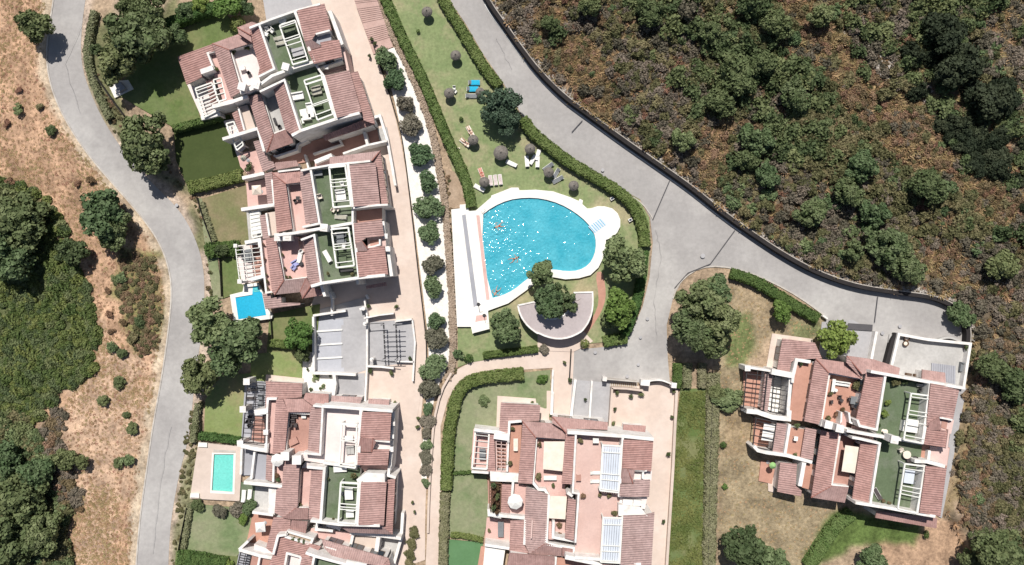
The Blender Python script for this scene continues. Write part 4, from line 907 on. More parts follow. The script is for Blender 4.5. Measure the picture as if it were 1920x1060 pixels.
b.deck([(1761, 782), (1787, 789), (1782, 812), (1763, 806)], 6.0, 'plaster_pink'); b.deck([(1768, 787), (1776, 788), (1773, 803), (1766, 801)], 6.1, 'clay_tile'); b.wall([(1762, 783), (1786, 788)], 6.8, th=.25); b.wall([(1780, 806), (1775, 842)], 6.6, th=.25, m='plaster_pink')
b.deck([(1721, 834), (1779, 841), (1774, 875), (1714, 866)], 4.6, 'orange_tile'); b.deck([(1745, 838), (1778, 842), (1774, 872), (1742, 866)], 4.7, 'plaster_pink'); b.wall([(1743, 845), (1741, 862)], 5.4, th=.4); b.wall([(1715, 865), (1738, 866), (1772, 875)], 6.7, th=.5)
b.roof([(1736, 874), (1775, 877), (1763, 969), (1724, 961)], (1, .15), 7.2, 6.4); b.wall([(1735, 873), (1721, 963)], 6.9, th=.42)
b.wall([(1604, 943), (1660, 952), (1715, 962), (1754, 969)], 6.8, th=.4)
b.roof([(1644, 959), (1757, 972), (1756, 991), (1641, 971)], (.15, 1), 4.4, 3.8, wins=False)
b.roof([(1540, 807), (1573, 813), (1558, 911), (1521, 933)], (-1, -.17), 4.7, 3.9); b.roof([(1560, 911), (1591, 914), (1584, 943), (1521, 933)], (-.15, 1), 4.8, 4.0); b.ridge((1560, 911), (1521, 933), 4.7, 4.0)
b.roof([(1614, 828), (1648, 832), (1630, 945), (1597, 940)], (-1, -.17), 6.3, 5.3); b.wall([(1598, 821), (1611, 823), (1650, 832), (1632, 946)], 6.6, th=.34)
b.deck([(1575, 813), (1622, 828), (1610, 892), (1598, 914), (1560, 911)], ZT, 'clay_tile'); b.wall([(1575, 812), (1559, 910), (1591, 914)], 4.1, th=.36)
b.slab([(1585, 835), (1612, 839), (1603, 888), (1578, 884)], 4.9, 'cloth_cream', .05, 'awning')
b.wall([(1540, 794), (1588, 808)], 5.4, th=.9); b.wall([(1588, 808), (1640, 817), (1686, 824), (1729, 832)], 6.3, th=.42); b.chimney((1678, 825), 8.0, 6.2, .5, R(-10)); b.chimney((1554, 797), 6.2, 5, .5, R(-12)); b.chimney((1575, 804), 6.6, 5, .5, R(-12))
b.stairs((1596, 803), (1625, 808), 7, .8, 4.2, ZG); b.stairs((1598, 818), (1638, 822), 9, .8, 4.2, ZG)
b.roof([(1510, 802), (1531, 806), (1524, 862), (1501, 858)], (-1, -.17), 3.6, 3.1); b.deck([(1481, 803), (1507, 806), (1500, 857), (1474, 851)], 2.6, 'orange_tile')
b.roof([(1455, 793), (1480, 796), (1470, 852), (1447, 849)], (-1, -.15), 3.1, 2.7, wins=False); b.wall([(1481, 796), (1472, 852)], 3.6, th=.4)
b.deck([(1415, 785), (1455, 793), (1448, 847), (1413, 838)], .2, 'orange_tile')
for i in range(5):
    y = 793 + i * 6.6; x = 1433 - i * 1.2
    b.slab([(x, y), (x + 21, y + 3), (x + 20, y + 8.6), (x - 1, y + 5.8)], 2.7, 'cloth_white', .05, 'awning_strip')
b.pergola([(1418, 784), (1456, 792), (1448, 846), (1412, 838)], 2.9, .2, [.1, .35, .6, .85], m='iron', wd=.08, rail=.12)
b.wall([(1414, 837), (1421, 845), (1437, 849), (1474, 854), (1523, 867)], 3.5, th=.5); b.deck([(1428, 866), (1453, 869), (1446, 906), (1424, 901)], .2, 'orange_tile'); b.deck([(1441, 896), (1455, 898), (1450, 922), (1442, 920)], .2, 'court')
b.roof([(1463, 867), (1494, 870), (1492, 911), (1503, 920), (1502, 931), (1457, 922)], (-1, -.1), 3.4, 2.8, wins=False); b.wall([(1508, 868), (1500, 912)], 3.6, th=.6); b.deck([(1511, 870), (1528, 873), (1518, 917), (1505, 913)], 2.4, 'orange_tile')
b.done()
# ------------------------------------------------------------------ the large shared pool
POOLW = [(900, 406), (924, 388), (953, 375), (985, 370.5), (1017, 372.5), (1049.5, 382), (1078, 398), (1101, 417), (1114, 436), (1118, 455.5), (1115, 478), (1104, 497), (1085, 507.5), (1062, 509),
         (1037, 505), (1017, 507), (1001, 515), (985, 526), (963, 544), (940, 555), (918, 560)]
DECKO = [(846, 393), (862, 391), (862, 384), (874, 383), (880, 396), (892, 395), (921, 370), (921, 367), (959, 352), (972, 352), (974, 357), (1005, 356), (1037, 359), (1069, 370), (1085, 377), (1087, 373), (1093, 376), (1092, 383), (1101, 391), (1108, 391), (1120, 387), (1133, 387), (1148, 391),
         (1158, 400), (1163, 412), (1163, 425), (1157, 437), (1147, 446), (1136, 450), (1136, 465), (1131, 484), (1122, 502), (1107, 516), (1085, 522), (1060, 524), (1037, 520), (1017, 524), (1000, 534), (985, 546),
         (953, 569), (915, 583), (918, 617), (886, 626), (883, 613), (857, 613)]
ZP = 0.62
pool = empty('swimming_pool', P(1000, 440)); tag(pool, 'large heart shaped turquoise swimming pool with broad white paved surround', 'swimming pool')
def poly_hole(outer, hole, z0, z1, name, m, parent):
    o = [P(a, b, z1) for a, b in outer]; h = [P(a, b, z1) for a, b in hole]
    L = parent.location
    tr = tessellate_polygon([[Vector((p.x, p.y, 0)) for p in o], [Vector((p.x, p.y, 0)) for p in h]])
    al = o + h; vs = [(p.x - L.x, p.y - L.y, z1) for p in al] + [(p.x - L.x, p.y - L.y, z0) for p in al]; n = len(al); fs = []
    for t in tr:
        a = (al[t[1]] - al[t[0]]).cross(al[t[2]] - al[t[0]]).z
        fs.append(tuple(t) if a > 0 else tuple(t[::-1]))
    for ring, off in ((o, 0), (h, len(o))):
        k = len(ring)
        for i in range(k):
            a, b = off + i, off + (i + 1) % k; fs.append((a, a + n, b + n, b))
    mb = MB(); mb.add(vs, fs); return mb.build(name, M[m], parent)
poly_hole(DECKO, smooth_line(POOLW, 1, True), 0.0, ZP, 'pool_surround', 'deck', pool)
# water with real ripples
def water():
    zW = 0.34; pw = w2(smooth_line(POOLW, 1, True)) * (ALT - zW) / ALT
    x0, y0 = pw.min(0) - .2; x1, y1 = pw.max(0) + .2; st = 0.05
    X, Y = np.meshgrid(np.arange(x0, x1, st), np.arange(y0, y1, st))
    ch = np.hypot(X - P(926, 435).x, (Y - P(926, 435).y) * 1.0); c2 = np.hypot(X - P(945, 545).x, Y - P(945, 545).y); c3 = np.hypot(X - P(975, 490).x, Y - P(975, 490).y)
    amp = 1.12 + 1.9 * np.exp(-(ch / 3.2) ** 2) + 1.3 * np.exp(-(c2 / 2.4) ** 2) + .9 * np.exp(-(c3 / 3.0) ** 2)
    Hh = (vnoise(X, Y, .34, 21) - .5) * .040 + (vnoise(X + Y * .3, Y - X * .3, .14, 22) - .5) * .025 + (vnoise(X, Y, 1.4, 23) - .5) * .05
    Zz = zW + Hh * amp
    n, m = X.shape; idx = np.arange(n * m).reshape(n, m)
    q = np.stack([idx[:-1, :-1], idx[:-1, 1:], idx[1:, 1:], idx[1:, :-1]], -1).reshape(-1, 4)
    ins = inside(pw, X, Y); k = (ins[:-1, :-1] | ins[1:, 1:] | ins[:-1, 1:] | ins[1:, :-1]).reshape(-1)
    L = pool.location
    me = mesh_np('pool_water', np.stack([X - L.x, Y - L.y, Zz], -1).reshape(-1, 3), q[k], M['water'])
    me.polygons.foreach_set('use_smooth', [True] * len(me.polygons))
    o = bpy.data.objects.new('pool_water', me); COL.objects.link(o); o.parent = pool
water()
L = pool.location
def pslab(px, z0, z1, m, name):
    k = WB(); k.prism([tuple(P(a, b, z1)[:2]) for a, b in px], z0, z1); return k.build(name, M[m], pool)
pslab([(866, 404), (873, 402), (896, 573), (888, 576)], ZP + .004, ZP + .03, 'slate_patio', 'gutter_grating')
pslab([(893, 404), (899, 404), (918, 562), (912, 563)], ZP + .004, ZP + .012, 'pink_tile', 'tile_band')
pslab([(1103, 425), (1127, 408), (1138, 421), (1115, 438)], ZP + .003, ZP + .02, 'panel', 'steps_basin')
for i in range(6):
    f = i / 6 + .03; g = f + .035
    a, b_, c, d = (1104, 425), (1127, 409), (1137.5, 421), (1115, 437)
    lerp = lambda p, q, t: (p[0] + (q[0] - p[0]) * t, p[1] + (q[1] - p[1]) * t)
    pslab([lerp(a, b_, f), lerp(a, b_, g), lerp(d, c, g), lerp(d, c, f)], ZP + .021, ZP + .045, 'water_deep', 'pool_step')
pslab([(885, 612), (914, 605), (918, 617), (887, 625)], ZP, ZP + .5, 'marble', 'low_wall'); pslab([(893, 592), (912, 590), (913, 600), (891, 604)], ZP + .004, ZP + .02, 'pink_tile', 'shower_tray')
for (x, y) in ((897, 571), (908, 592)):
    p = P(x, y, ZP); k = MB(); k.tube((p.x - L.x, p.y - L.y, ZP), (p.x - L.x, p.y - L.y, ZP + 2.1), .05); k.tube((p.x - L.x, p.y - L.y, ZP + 2.1), (p.x - L.x + .5, p.y - L.y, ZP + 2.0), .04); k.lathe([(.3, 0), (.28, .06), (0.001, .07)], 10, (p.x - L.x, p.y - L.y, ZP)); k.build('shower_post', M['iron'], pool)
for (x, y, a) in ((905, 399, .6), (1008, 507, 2.3)):
    p = P(x, y, ZP); k = MB(); 
    for s in (-.25, .25):
        c, sn = math.cos(a), math.sin(a); bx, by = p.x - L.x - sn * s, p.y - L.y + c * s
        k.tube((bx, by, ZP), (bx, by, ZP + .7), .03); k.tube((bx, by, ZP + .7), (bx + c * .6, by + sn * .6, ZP + .5), .03); k.tube((bx + c * .6, by + sn * .6, ZP + .5), (bx + c * .6, by + sn * .6, 0), .03)
    k.build('ladder', M['white_metal'], pool)

# crescent-shaped changing rooms with a flat accessible roof
cr = empty('crescent_building', P(1045, 600)); tag(cr, 'low crescent shaped pool building with flat mauve roof and white rim, beneath the forked tree', 'building')
ZC = 2.7
outer = smooth_line([(971, 573), (974, 586), (980, 599), (991, 613), (1007, 625), (1008, 624), (1026, 632), (1047, 636), (1068, 633), (1087, 624), (1094, 618), (1104, 603), (1110, 586), (1112, 566), (1111, 548)], 1)
inner = smooth_line([(1077, 549), (1076, 563), (1070, 577), (1060, 590), (1045, 598), (1030, 599), (1018, 594), (1008, 582), (1003, 566)], 1)
rp = outer + inner
k = WB(); k.prism([tuple(P(a, b, ZC)[:2]) for a, b in rp], 0, ZC - .12); k.build('wall', M['plaster_pink'], cr)
k = WB(); k.prism([tuple(P(a, b, ZC)[:2]) for a, b in rp], ZC - .11, ZC - .02)
crm = mat('mauve_roof_paving', (0.46, 0.405, 0.40), 0.9, (0.41, 0.355, 0.35), 0.3, .004, 6, speck=.05); k.build('roof', crm, cr)
k = WB(); ring = [P(a, b, ZC + .12) for a, b in rp + [rp[0]]]; ribbon(k, ring, ZC - .25, ZC + .12, .24); k.build('rim', M['plaster'], cr)
for i, (x, y) in enumerate([(1000, 621), (1030, 634), (1062, 635), (1092, 620)]):
    p = P(x, y, 0); k = WB(); k.box(-.5, .5, -.1, .1, 0, 2.1, 0, (p.x, p.y + .5, 0)); k.build('door', M['wood'], cr)

# ------------------------------------------------------------------ retaining wall of the hillside
rw = empty('retaining_wall', P(1400, 440)); tag(rw, 'long curved retaining wall painted shade-dark between the asphalt road and the scrub hillside', 'wall')
off = offset_line([P(a, b, 0).to_2d() for a, b in WALL], 0)
pts = [Vector((p.x, p.y, 0)) for p in off]
k = WB(); ribbon(k, pts, -.3, 1.25, .72); k.build('wall_body', M['wall_dark'], rw)  # dark body colour stands in for the wall's shaded side
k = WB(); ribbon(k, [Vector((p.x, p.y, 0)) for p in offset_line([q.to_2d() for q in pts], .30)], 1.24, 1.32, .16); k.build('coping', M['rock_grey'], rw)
# pale rubble verge above the wall
def rocks(name, line, width, n, s0, s1, m, z, seed, parent=None, kind='stuff', zr=0.0, flat=.6):
    r = np.random.RandomState(seed); seg = [np.array(p[:2]) for p in line]; Ls = [np.hypot(*(seg[i + 1] - seg[i])) for i in range(len(seg) - 1)]; cum = np.cumsum([0] + Ls)
    mb = MB(); L = parent.location if parent else Vector((0, 0, 0))
    for _ in range(n):
        d = r.rand() * cum[-1]; i = min(len(Ls) - 1, int(np.searchsorted(cum, d) - 1)); i = max(0, i); t = (d - cum[i]) / Ls[i]
        p = seg[i] + (seg[i + 1] - seg[i]) * t; dr = (seg[i + 1] - seg[i]) / Ls[i]; nn = np.array([-dr[1], dr[0]]); p = p + nn * (r.rand() - .5) * width
        s = s0 + (s1 - s0) * r.rand() ** 2; a = r.rand() * 6.3; zz = z(p[0], p[1]) + r.rand() * zr if callable(z) else z + r.rand() * zr
        vs = []
        for sz in (-1, 1):
            for sx, sy in ((-1, -1), (1, -1), (1, 1), (-1, 1)):
                q = (.7 if sz > 0 else 1) * s * .5; x = sx * q * (.7 + r.rand() * .6); y = sy * q * (.55 + r.rand() * .5)
                vs.append((p[0] + x * math.cos(a) - y * math.sin(a) - L.x, p[1] + x * math.sin(a) + y * math.cos(a) - L.y, zz + sz * s * flat * .5 * (.7 + r.rand() * .5)))
        mb.add(vs, [(3, 2, 1, 0), (4, 5, 6, 7), (0, 1, 5, 4), (1, 2, 6, 5), (2, 3, 7, 6), (3, 0, 4, 7)])
    o = mb.build(name, M[m], parent)
    if kind: o['kind'] = kind
    return o
line = [tuple(p) for p in offset_line([q.to_2d() for q in pts], .80)]
rocks('rubble', line, .75, 3400, .08, .34, 'rock_grey', lambda x, y: float(hgt(np.array([x]), np.array([y]))[0]) - .03, 31)
rk = [PG(*p) for p in ((1590, 55), (1605, 72), (1622, 90), (1640, 110), (1668, 140), (1710, 165), (1745, 185))]
rocks('boulders', [(p.x, p.y) for p in rk], 2.2, 90, .3, 1.3, 'rock_grey', lambda x, y: float(hgt(np.array([x]), np.array([y]))[0]), 32)
kw = [P(a, b).to_2d() for a, b in WALL]
k = WB(); ribbon(k, [Vector((p.x, p.y, 0)) for p in offset_line(kw[4:46], -.62)], -.1, .13, .15); o = k.build('kerb', M['paint']); o['kind'] = 'structure'
for ln, nm in (([(a, b) for a, b in ROAD_L_LEFT], 'kerb'),):
    k = WB(); ribbon(k, [P(a, b, .1) for a, b in ln], -.3, .10, .22); o = k.build(nm, M['kerb']); o['kind'] = 'structure'
kk = [(1102, 335), (1150, 352), (1185, 368), (1205, 382), (1220, 403), (1225, 412)]
wallk('kerb', kk, .14, .16, 'kerb', sm=1)
wallk('kerb', [(1262, 560), (1268, 540), (1284, 520), (1312, 502), (1352, 499), (1402, 510), (1450, 530), (1500, 558), (1544, 590)], .14, .2, 'kerb', sm=1)
# stone ledge between the gravel bed and the lawn
SW = smooth_line([(706, -12), (724, 40), (748, 88), (772, 140), (792, 190), (812, 250), (822, 310), (833, 370), (838, 430), (843, 500), (847, 560), (849, 620), (848, 690), (838, 712)], 2)
sw = empty('stone_wall', P(820, 350)); tag(sw, 'long rough dry stone ledge between the white gravel bed and the pool lawn', 'stone wall')
k = WB(); ribbon(k, [P(a, b, .4) for a, b in SW], 0, .38, .95); k.build('wall_core', M['rock'], sw)
rocks('stones', [tuple(P(a, b, .6)[:2]) for a, b in SW], 1.1, 4200, .1, .36, 'rock', .36, 33, sw, 'stuff', .14, .45)
# road joints, manholes
def strip(a, b, wd, m, name):
    LAYER[0] += 1; z = .012 + LAYER[0] * .006 + .004
    k = WB(); ribbon(k, [P(*a, z), P(*b, z)], z - .02, z, wd); o = k.build(name, M[m]); o['kind'] = 'structure'
for a, b in (((1224, 412), (1256, 338)), ((1332, 495), (1378, 432)), ((1072, 248), (1092, 226)), ((1640, 605), (1646, 556)), ((1265, 540), (1290, 512)), ((1290, 512), (1332, 495))): strip(a, b, .13, 'drain', 'road_joint')
for i, (x, y, r_) in enumerate([(1130, 319, .28), (1318, 480, .38), (1214, 598, .28), (1201, 633, .25), (1655, 625, .3), (1688, 612, .3), (331, 385, .28), (1197, 684, .25), (1176, 706, .3), (1116, 661, .28)]):
    z = .012 + LAYER[0] * .006 + .03; p = P(x, y, z); k = MB(); k.lathe([(r_, -.03), (r_, 0), (r_ - .05, .006), (0.001, .006)], 14); o = k.build('manhole_cover', M['concrete']); o.location = p; o.rotation_euler = (0, 0, i)
    tag(o, ['grey manhole cover in the road beside the pool hedge', 'grey manhole cover at the fork before the hedge kerb', 'small manhole cover on the road under the lime leaved tree', 'small manhole cover nearer the court end of the road', 'square looking cover by the white driveway wall', 'cover on the turning circle asphalt',
             'dark manhole cover on the western road by the dusty verge', 'small cover in the asphalt yard', 'cover close to the arched wall of the forecourt', 'cover beside the round bush at the path end'][i], 'manhole cover', 'manhole covers')
strip((1590, 612), (1636, 615), 1.0, 'drain', 'patched_asphalt')

# wear on the roads: tar repairs and cracks
def crack(px, wd=.05, m='drain', seed=0):
    r = random.Random(seed); z = .012 + LAYER[0] * .006 + .012; pts = [P(px[0][0], px[0][1], z)]
    for (a, b) in zip(px, px[1:]):
        for i in range(1, 9):
            p = P(a[0] + (b[0] - a[0]) * i / 8, a[1] + (b[1] - a[1]) * i / 8, z); pts.append(p + Vector((r.uniform(-.16, .16), r.uniform(-.16, .16), 0)))
    k = WB(); ribbon(k, pts, z - .01, z, wd); o = k.build('road_crack', M[m]); o['kind'] = 'structure'
M['tar'] = mat('tar_repair', (0.345, 0.33, 0.32), .9, (.31, .30, .29), .8, speck=.08)
for i, q in enumerate([[(1232, 640), (1226, 560), (1240, 480), (1230, 430)], [(1200, 700), (1215, 640), (1190, 668)], [(1010, 200), (1060, 246), (1120, 290)], [(930, 70), (960, 130)], [(1300, 400), (1350, 440), (1430, 480), (1520, 540)], [(1480, 520), (1560, 575), (1640, 590)],
                       [(160, 30), (120, 120), (150, 210)], [(210, 290), (260, 350), (330, 430)], [(350, 520), (345, 640), (330, 760)], [(320, 800), (300, 900), (285, 1040)]][::3]): crack(q, .035, 'tar', i)
# paved stairs at the upper end of the promenade
st = empty('garden_stairs', P(700, 50)); tag(st, 'three flights of dark edged steps with clay landings beside the promenade', 'stairs')
A0, A1, B0, B1 = (664, 0), (700, 102), (706, -4), (737, 88)
def q_(t, u, z): 
    ax = A0[0] + (A1[0] - A0[0]) * t; ay = A0[1] + (A1[1] - A0[1]) * t; bx = B0[0] + (B1[0] - B0[0]) * t; by = B0[1] + (B1[1] - B0[1]) * t
    return P(ax + (bx - ax) * u, ay + (by - ay) * u, z)
edges = [1.0] + [.80 - i * .036 for i in range(8)] + [.42 - .0 - i * .036 for i in range(8)] + [.06, .03, 0.0]
z = .14
for t1, t0 in zip(edges, edges[1:]):
    z += .07; k = WB(); k.prism([tuple(q_(t0, 0, z)[:2]), tuple(q_(t1, 0, z)[:2]), tuple(q_(t1, 1, z)[:2]), tuple(q_(t0, 1, z)[:2])], 0, z); s_ = k.build('step', M['step_tread'], st)
    if t1 < .99:
        k = WB(); ribbon(k, [q_(t1 - .003, 0.01, z), q_(t1 - .003, .99, z)], z - .05, z + .02, .12); k.build('nosing', M['step_edge'], s_)  # darker strip along each step edge
# court walls, car pergola, gates
CW = empty('court_wall', P(740, 640)); tag(CW, 'low white walls and pillars around the parking court between two villa blocks', 'wall')
def cw(px, z, th=.34, m='plaster', nm='wall_section', root=CW):
    k = WB(); ribbon(k, [P(a, b, z) for a, b in px], 0, z, th); return k.build(nm, M[m], root)
cw([(587, 592), (648, 583)], 1.5); cw([(587, 594), (588, 696)], 1.4); cw([(588, 700), (627, 701), (667, 703)], 1.5, .4); cw([(674, 580), (684, 578)], 1.6, .35); cw([(622, 560), (622, 592)], 1.3, .3); cw([(683, 562), (688, 592)], 1.3, .25)
cw([(740, 603), (772, 599)], 1.2, .24); cw([(773, 600), (778, 642), (776, 680), (774, 715)], .9, .26); cw([(742, 678), (776, 679)], .9, .22); cw([(688, 592), (688, 687), (684, 760)], 1.2, .28); cw([(688, 687), (715, 688), (738, 691)], 1.3, .3); cw([(682, 597), (712, 591), (738, 588)], 1.4, .22)
cw([(626, 703), (628, 720), (624, 744), (617, 744)], 1.6, .5); cw([(1037, 694), (1035, 735)], .9, .3); cw([(1036, 735), (1034, 778)], 1.0, .45)
for x, y in ((684, 608), (697, 675), (681, 579)):
    p = P(x, y, 2.2); k = MB(); k.lathe([(.3, 0), (.3, 2.0), (.36, 2.05), (.3, 2.2), (0.001, 2.25)], 12, (p.x - CW.location.x, p.y - CW.location.y, 0)); k.build('pillar', M['plaster'], CW)
for i in range(3):
    strip((590, 622 + i * 25.5), (642, 618.5 + i * 25.8), .28, 'paint', 'parking_line')
cp = empty('car_pergola', P(733, 645)); tag(cp, 'open dark iron pergola with eight thin crossbars over the grey parking court', 'pergola')
L = cp.location
def rel(p): return Vector((p.x - L.x, p.y - L.y, p.z))
for xx, xb in ((719, 722), (742, 745)):
    k = MB(); ribbon(k, [rel(P(xx, 606, 2.4)), rel(P(xb, 674, 2.4))], 2.15, 2.4, .2); k.build('rail', M['iron'], cp)
    for yy in (608, 672):
        p = rel(P(xx + (xb - xx) * (yy - 606) / 68, yy, 0)); k = MB(); k.box(-.08, .08, -.08, .08, 0, 2.15, 0, (p.x, p.y, 0)); k.build('post', M['iron'], cp)
for i in range(8):
    y = 607.5 + i * 9.4; k = MB(); ribbon(k, [rel(P(713, y + 1, 2.55)), rel(P(754, y, 2.55))], 2.41, 2.5, .1); k.build('beam', M['concrete'], cp)
k = MB(); ribbon(k, [rel(P(684, 608, 2.3)), rel(P(720, 606, 2.3))], 2.2, 2.3, .1); ribbon(k, [rel(P(697, 675, 2.3)), rel(P(745, 681, 2.3))], 2.2, 2.3, .1); k.build('tie_bar', M['iron'], cp)

FW = empty('forecourt_wall', P(1200, 760)); tag(FW, 'white arched forecourt wall with square pillars and a gate at the end of the asphalt yard', 'wall')
cw([(1079, 712), (1071, 780)], 1.0, .42, root=FW); cw([(1110, 715), (1105, 789)], 1.0, .3, root=FW); cw([(1071, 655), (1068, 710)], .6, .15, 'wall_dark', root=FW)
cw([(1148, 728), (1143, 805)], 1.4, .32, 'court_pale', root=FW); cw([(1147, 728), (1174, 729), (1206, 733)], 1.4, .3, 'court_pale', root=FW); cw([(1137, 711), (1195, 716)], 1.3, .22, 'kerb', root=FW)
for _p in [[(846, 700), (826, 735), (813, 790), (808, 860), (804, 930), (802, 1000)]]: cw(smooth_line(_p, 1), .6, .34, 'court_pale', root=FW)
arch = smooth_line([(1214, 716), (1226, 713), (1240, 713), (1254, 718), (1262, 722)], 2); cw(arch, 1.5, .22, root=FW); cw([(1269, 733), (1262, 880), (1249, 1085)], .8, .42, 'court_pale', root=FW)
for x, y, a, b in ((1210, 718, .65, .4), (1264, 723, .35, .35), (1134, 711, .28, .28)):
    p = P(x, y, 1.9); k = MB(); k.box(-a, a, -b, b, 0, 1.8, R(-6), (p.x - FW.location.x, p.y - FW.location.y, 0)); k.box(-a - .06, a + .06, -b - .06, b + .06, 1.8, 1.9, R(-6), (p.x - FW.location.x, p.y - FW.location.y, 0)); k.build('pillar', M['plaster'], FW)
for i in range(14):
    x = 1145 + i * 3.8; sheet_z = .012 + LAYER[0] * .006 + .01
    k = WB(); ribbon(k, [P(x, 718, .1), P(x - 1.5, 727, .1)], 0, .1, .16); k.build('paving_rib', M['kerb'], FW)
EW = empty('terrace_wall', P(1745, 680)); tag(EW, 'white wall framing the pale paved court beside the turning circle', 'wall')
cw([(1668, 703), (1686, 627), (1740, 637), (1820, 645), (1807, 728)], 1.4, .42, root=EW); cw([(1660, 702), (1676, 640), (1684, 627)], 1.0, .9, 'wall_dark', root=EW); cw([(1644, 622), (1634, 675)], 1.1, .4, root=EW); cw([(1543, 592), (1552, 598)], .8, .25, root=EW)
ar2 = smooth_line([(1756, 640), (1768, 634), (1784, 633), (1800, 640)], 2); cw(ar2, .9, .3, 'court_grey', root=EW)
k = WB(); k.prism([tuple(P(a, b, .5)[:2]) for a, b in [(1748, 682), (1792, 687), (1790, 722), (1746, 716)]], .33, .5); 
for i in range(11):
    k = WB(); a = 1747 + i * 4.1; k.prism([tuple(P(x, y, .5)[:2]) for x, y in [(a, 681 + i * .5), (a + 3.7, 681.4 + i * .5), (a + 3.2, 715 + i * .6), (a - .5, 714.5 + i * .6)]], .33, .5); k.build('deck_board', M['slate_patio'], EW)
k = WB(); k.prism([tuple(P(a, b, .6)[:2]) for a, b in [(1728, 694), (1773, 699), (1773, 716), (1727, 712)]], .33, 3.0) if False else None
F2 = Block('garden_shed', (1749, 705), 'small tiled lean-to in the pale court north of the eastern villas', 'shed'); F2.roof([(1729, 693), (1772, 699), (1773, 718), (1728, 712)], (.15, -1), 3.0, 2.6, wins=False, z0=.3); F2.done()
# ------------------------------------------------------------------ vegetation
def leaf_quads(c, nrm, s, r, asp=1.0):
    """c: n x 3 centres, nrm: n x 3 normals, s: n sizes -> verts, quads"""
    n = len(c); rr = r.normal(size=(n, 3)); u = np.cross(nrm, rr); u /= np.linalg.norm(u, axis=1, keepdims=True) + 1e-9; v = np.cross(nrm, u)
    s = s[:, None]; k = (r.rand(n, 1) - .5) * .5
    V = np.stack([c - u * s - v * s * asp * .55 + nrm * s * k, c + u * s * .55 - v * s * asp, c + u * s + v * s * asp * .55 + nrm * s * k, c - u * s * .55 + v * s * asp], 1)
    return V.reshape(-1, 3), np.arange(4 * n).reshape(-1, 4)
def crown_mesh(name, m, seed, lobes=40, per=110, size=.075, h=.75, gap=.0, lobe=.3, jitter=.55, base=-.35, wisp=0):
    """crown inside a unit radius; z from about -h to h"""
    r = np.random.RandomState(seed); C = []; Nn = []; S = []
    k = 0
    ecc = 1 + (r.rand() - .5) * .25
    for i in range(lobes):
        d = r.normal(size=3); d /= np.linalg.norm(d); rad = r.rand() ** (1 / 2.4) * (1 - lobe * .75)
        a = math.atan2(d[1], d[0]); out = 1 + .16 * math.sin(2 * a + seed) + .12 * math.sin(3 * a + 2 * seed) + .10 * math.sin(5 * a + seed * 3)
        c = d * rad * np.array([ecc * out, out / ecc, h]); c[2] = max(c[2], base * h) if d[2] < 0 else c[2]
        lr = lobe * (.65 + .7 * r.rand())
        n = int(per * (lr / lobe) ** 2)
        dd = r.normal(size=(n, 3)); dd[:, 2] = dd[:, 2] * .9 + .25; dd /= np.linalg.norm(dd, axis=1, keepdims=True)
        q = c + dd * lr * (0.72 + .38 * r.rand(n, 1)) * np.array([1, 1, .8])
        C.append(q); nn = dd + r.normal(size=(n, 3)) * jitter; nn /= np.linalg.norm(nn, axis=1, keepdims=True); Nn.append(nn); S.append(size * (.55 + .8 * r.rand(n)))
    C = np.concatenate(C); Nn = np.concatenate(Nn); S = np.concatenate(S)
    v, q = leaf_quads(C, Nn, S, r)
    return mesh_np(name, v, q, m)
CR = {}
def protos(key, m, n, **kw): CR[key] = [crown_mesh(key, M[m], 100 + i * 7 + len(CR) * 31, **kw) for i in range(n)]
protos('oak', 'leaf_oak', 3, lobes=62, per=100, size=.055, lobe=.22, h=.7)
protos('dark', 'leaf_dark', 3, lobes=60, per=100, size=.055, lobe=.24, h=.7)
protos('deep', 'leaf_shade_tone', 2, lobes=60, per=100, size=.055, lobe=.24, h=.7)
protos('mid', 'leaf_mid', 3, lobes=55, per=110, size=.06, lobe=.25, h=.7)
protos('bright', 'leaf_bright', 2, lobes=46, per=110, size=.065, lobe=.27, h=.75)
protos('fir', 'leaf_fir', 2, lobes=60, per=150, size=.04, lobe=.26, h=.6, jitter=.9)
protos('sparse', 'leaf_oak', 2, lobes=26, per=60, size=.06, lobe=.17, h=.6)
protos('ole', 'leaf_ole', 3, lobes=34, per=110, size=.075, lobe=.33, h=.75, jitter=.8)
protos('ole_pale', 'leaf_ole_pale', 2, lobes=32, per=90, size=.08, lobe=.33, h=.7, jitter=.9)
protos('ball', 'leaf_hedge', 1, lobes=1, per=900, size=.07, lobe=1.0, h=.9, jitter=.35)
protos('ball_dark', 'leaf_hedge_dark', 1, lobes=1, per=900, size=.07, lobe=1.0, h=.9, jitter=.35)
for kk_, mm_ in (('scrub_dark', 'leaf_dark'), ('scrub_olive', 'leaf_olive'), ('scrub_mid', 'leaf_mid'), ('scrub_vine', 'leaf_vine'), ('scrub_grey', 'leaf_grey'), ('scrub_tan', 'leaf_tan'), ('scrub_rust', 'leaf_rust')):
    protos(kk_, mm_, 2, lobes=20, per=44, size=.105, lobe=.34, h=.62, jitter=.75)
def trunk_mesh(seed, hh, r0, limbs=5, rmax=9):
    r = random.Random(seed); k = MB()
    k.tube((0, 0, -.1), (.1, .05, hh * .5), r0, r0 * .75, 7); k.tube((.1, .05, hh * .5), (.15, .1, hh * .8), r0 * .75, r0 * .5, 7)
    for i in range(limbs):
        a = 6.28 * i / limbs + r.random(); l = min(hh * (.35 + .25 * r.random()), rmax * .55); b = (.1 + math.cos(a) * l, .05 + math.sin(a) * l, hh * (.72 + .2 * r.random()))
        k.tube((.1, .05, hh * .42), b, r0 * .5, r0 * .16, 5)
        a2 = a + .6; k.tube(b, (b[0] + math.cos(a2) * l * .5, b[1] + math.sin(a2) * l * .5, b[2] + hh * .12), r0 * .2, r0 * .07, 4)
    return k
TREE_I = [0]
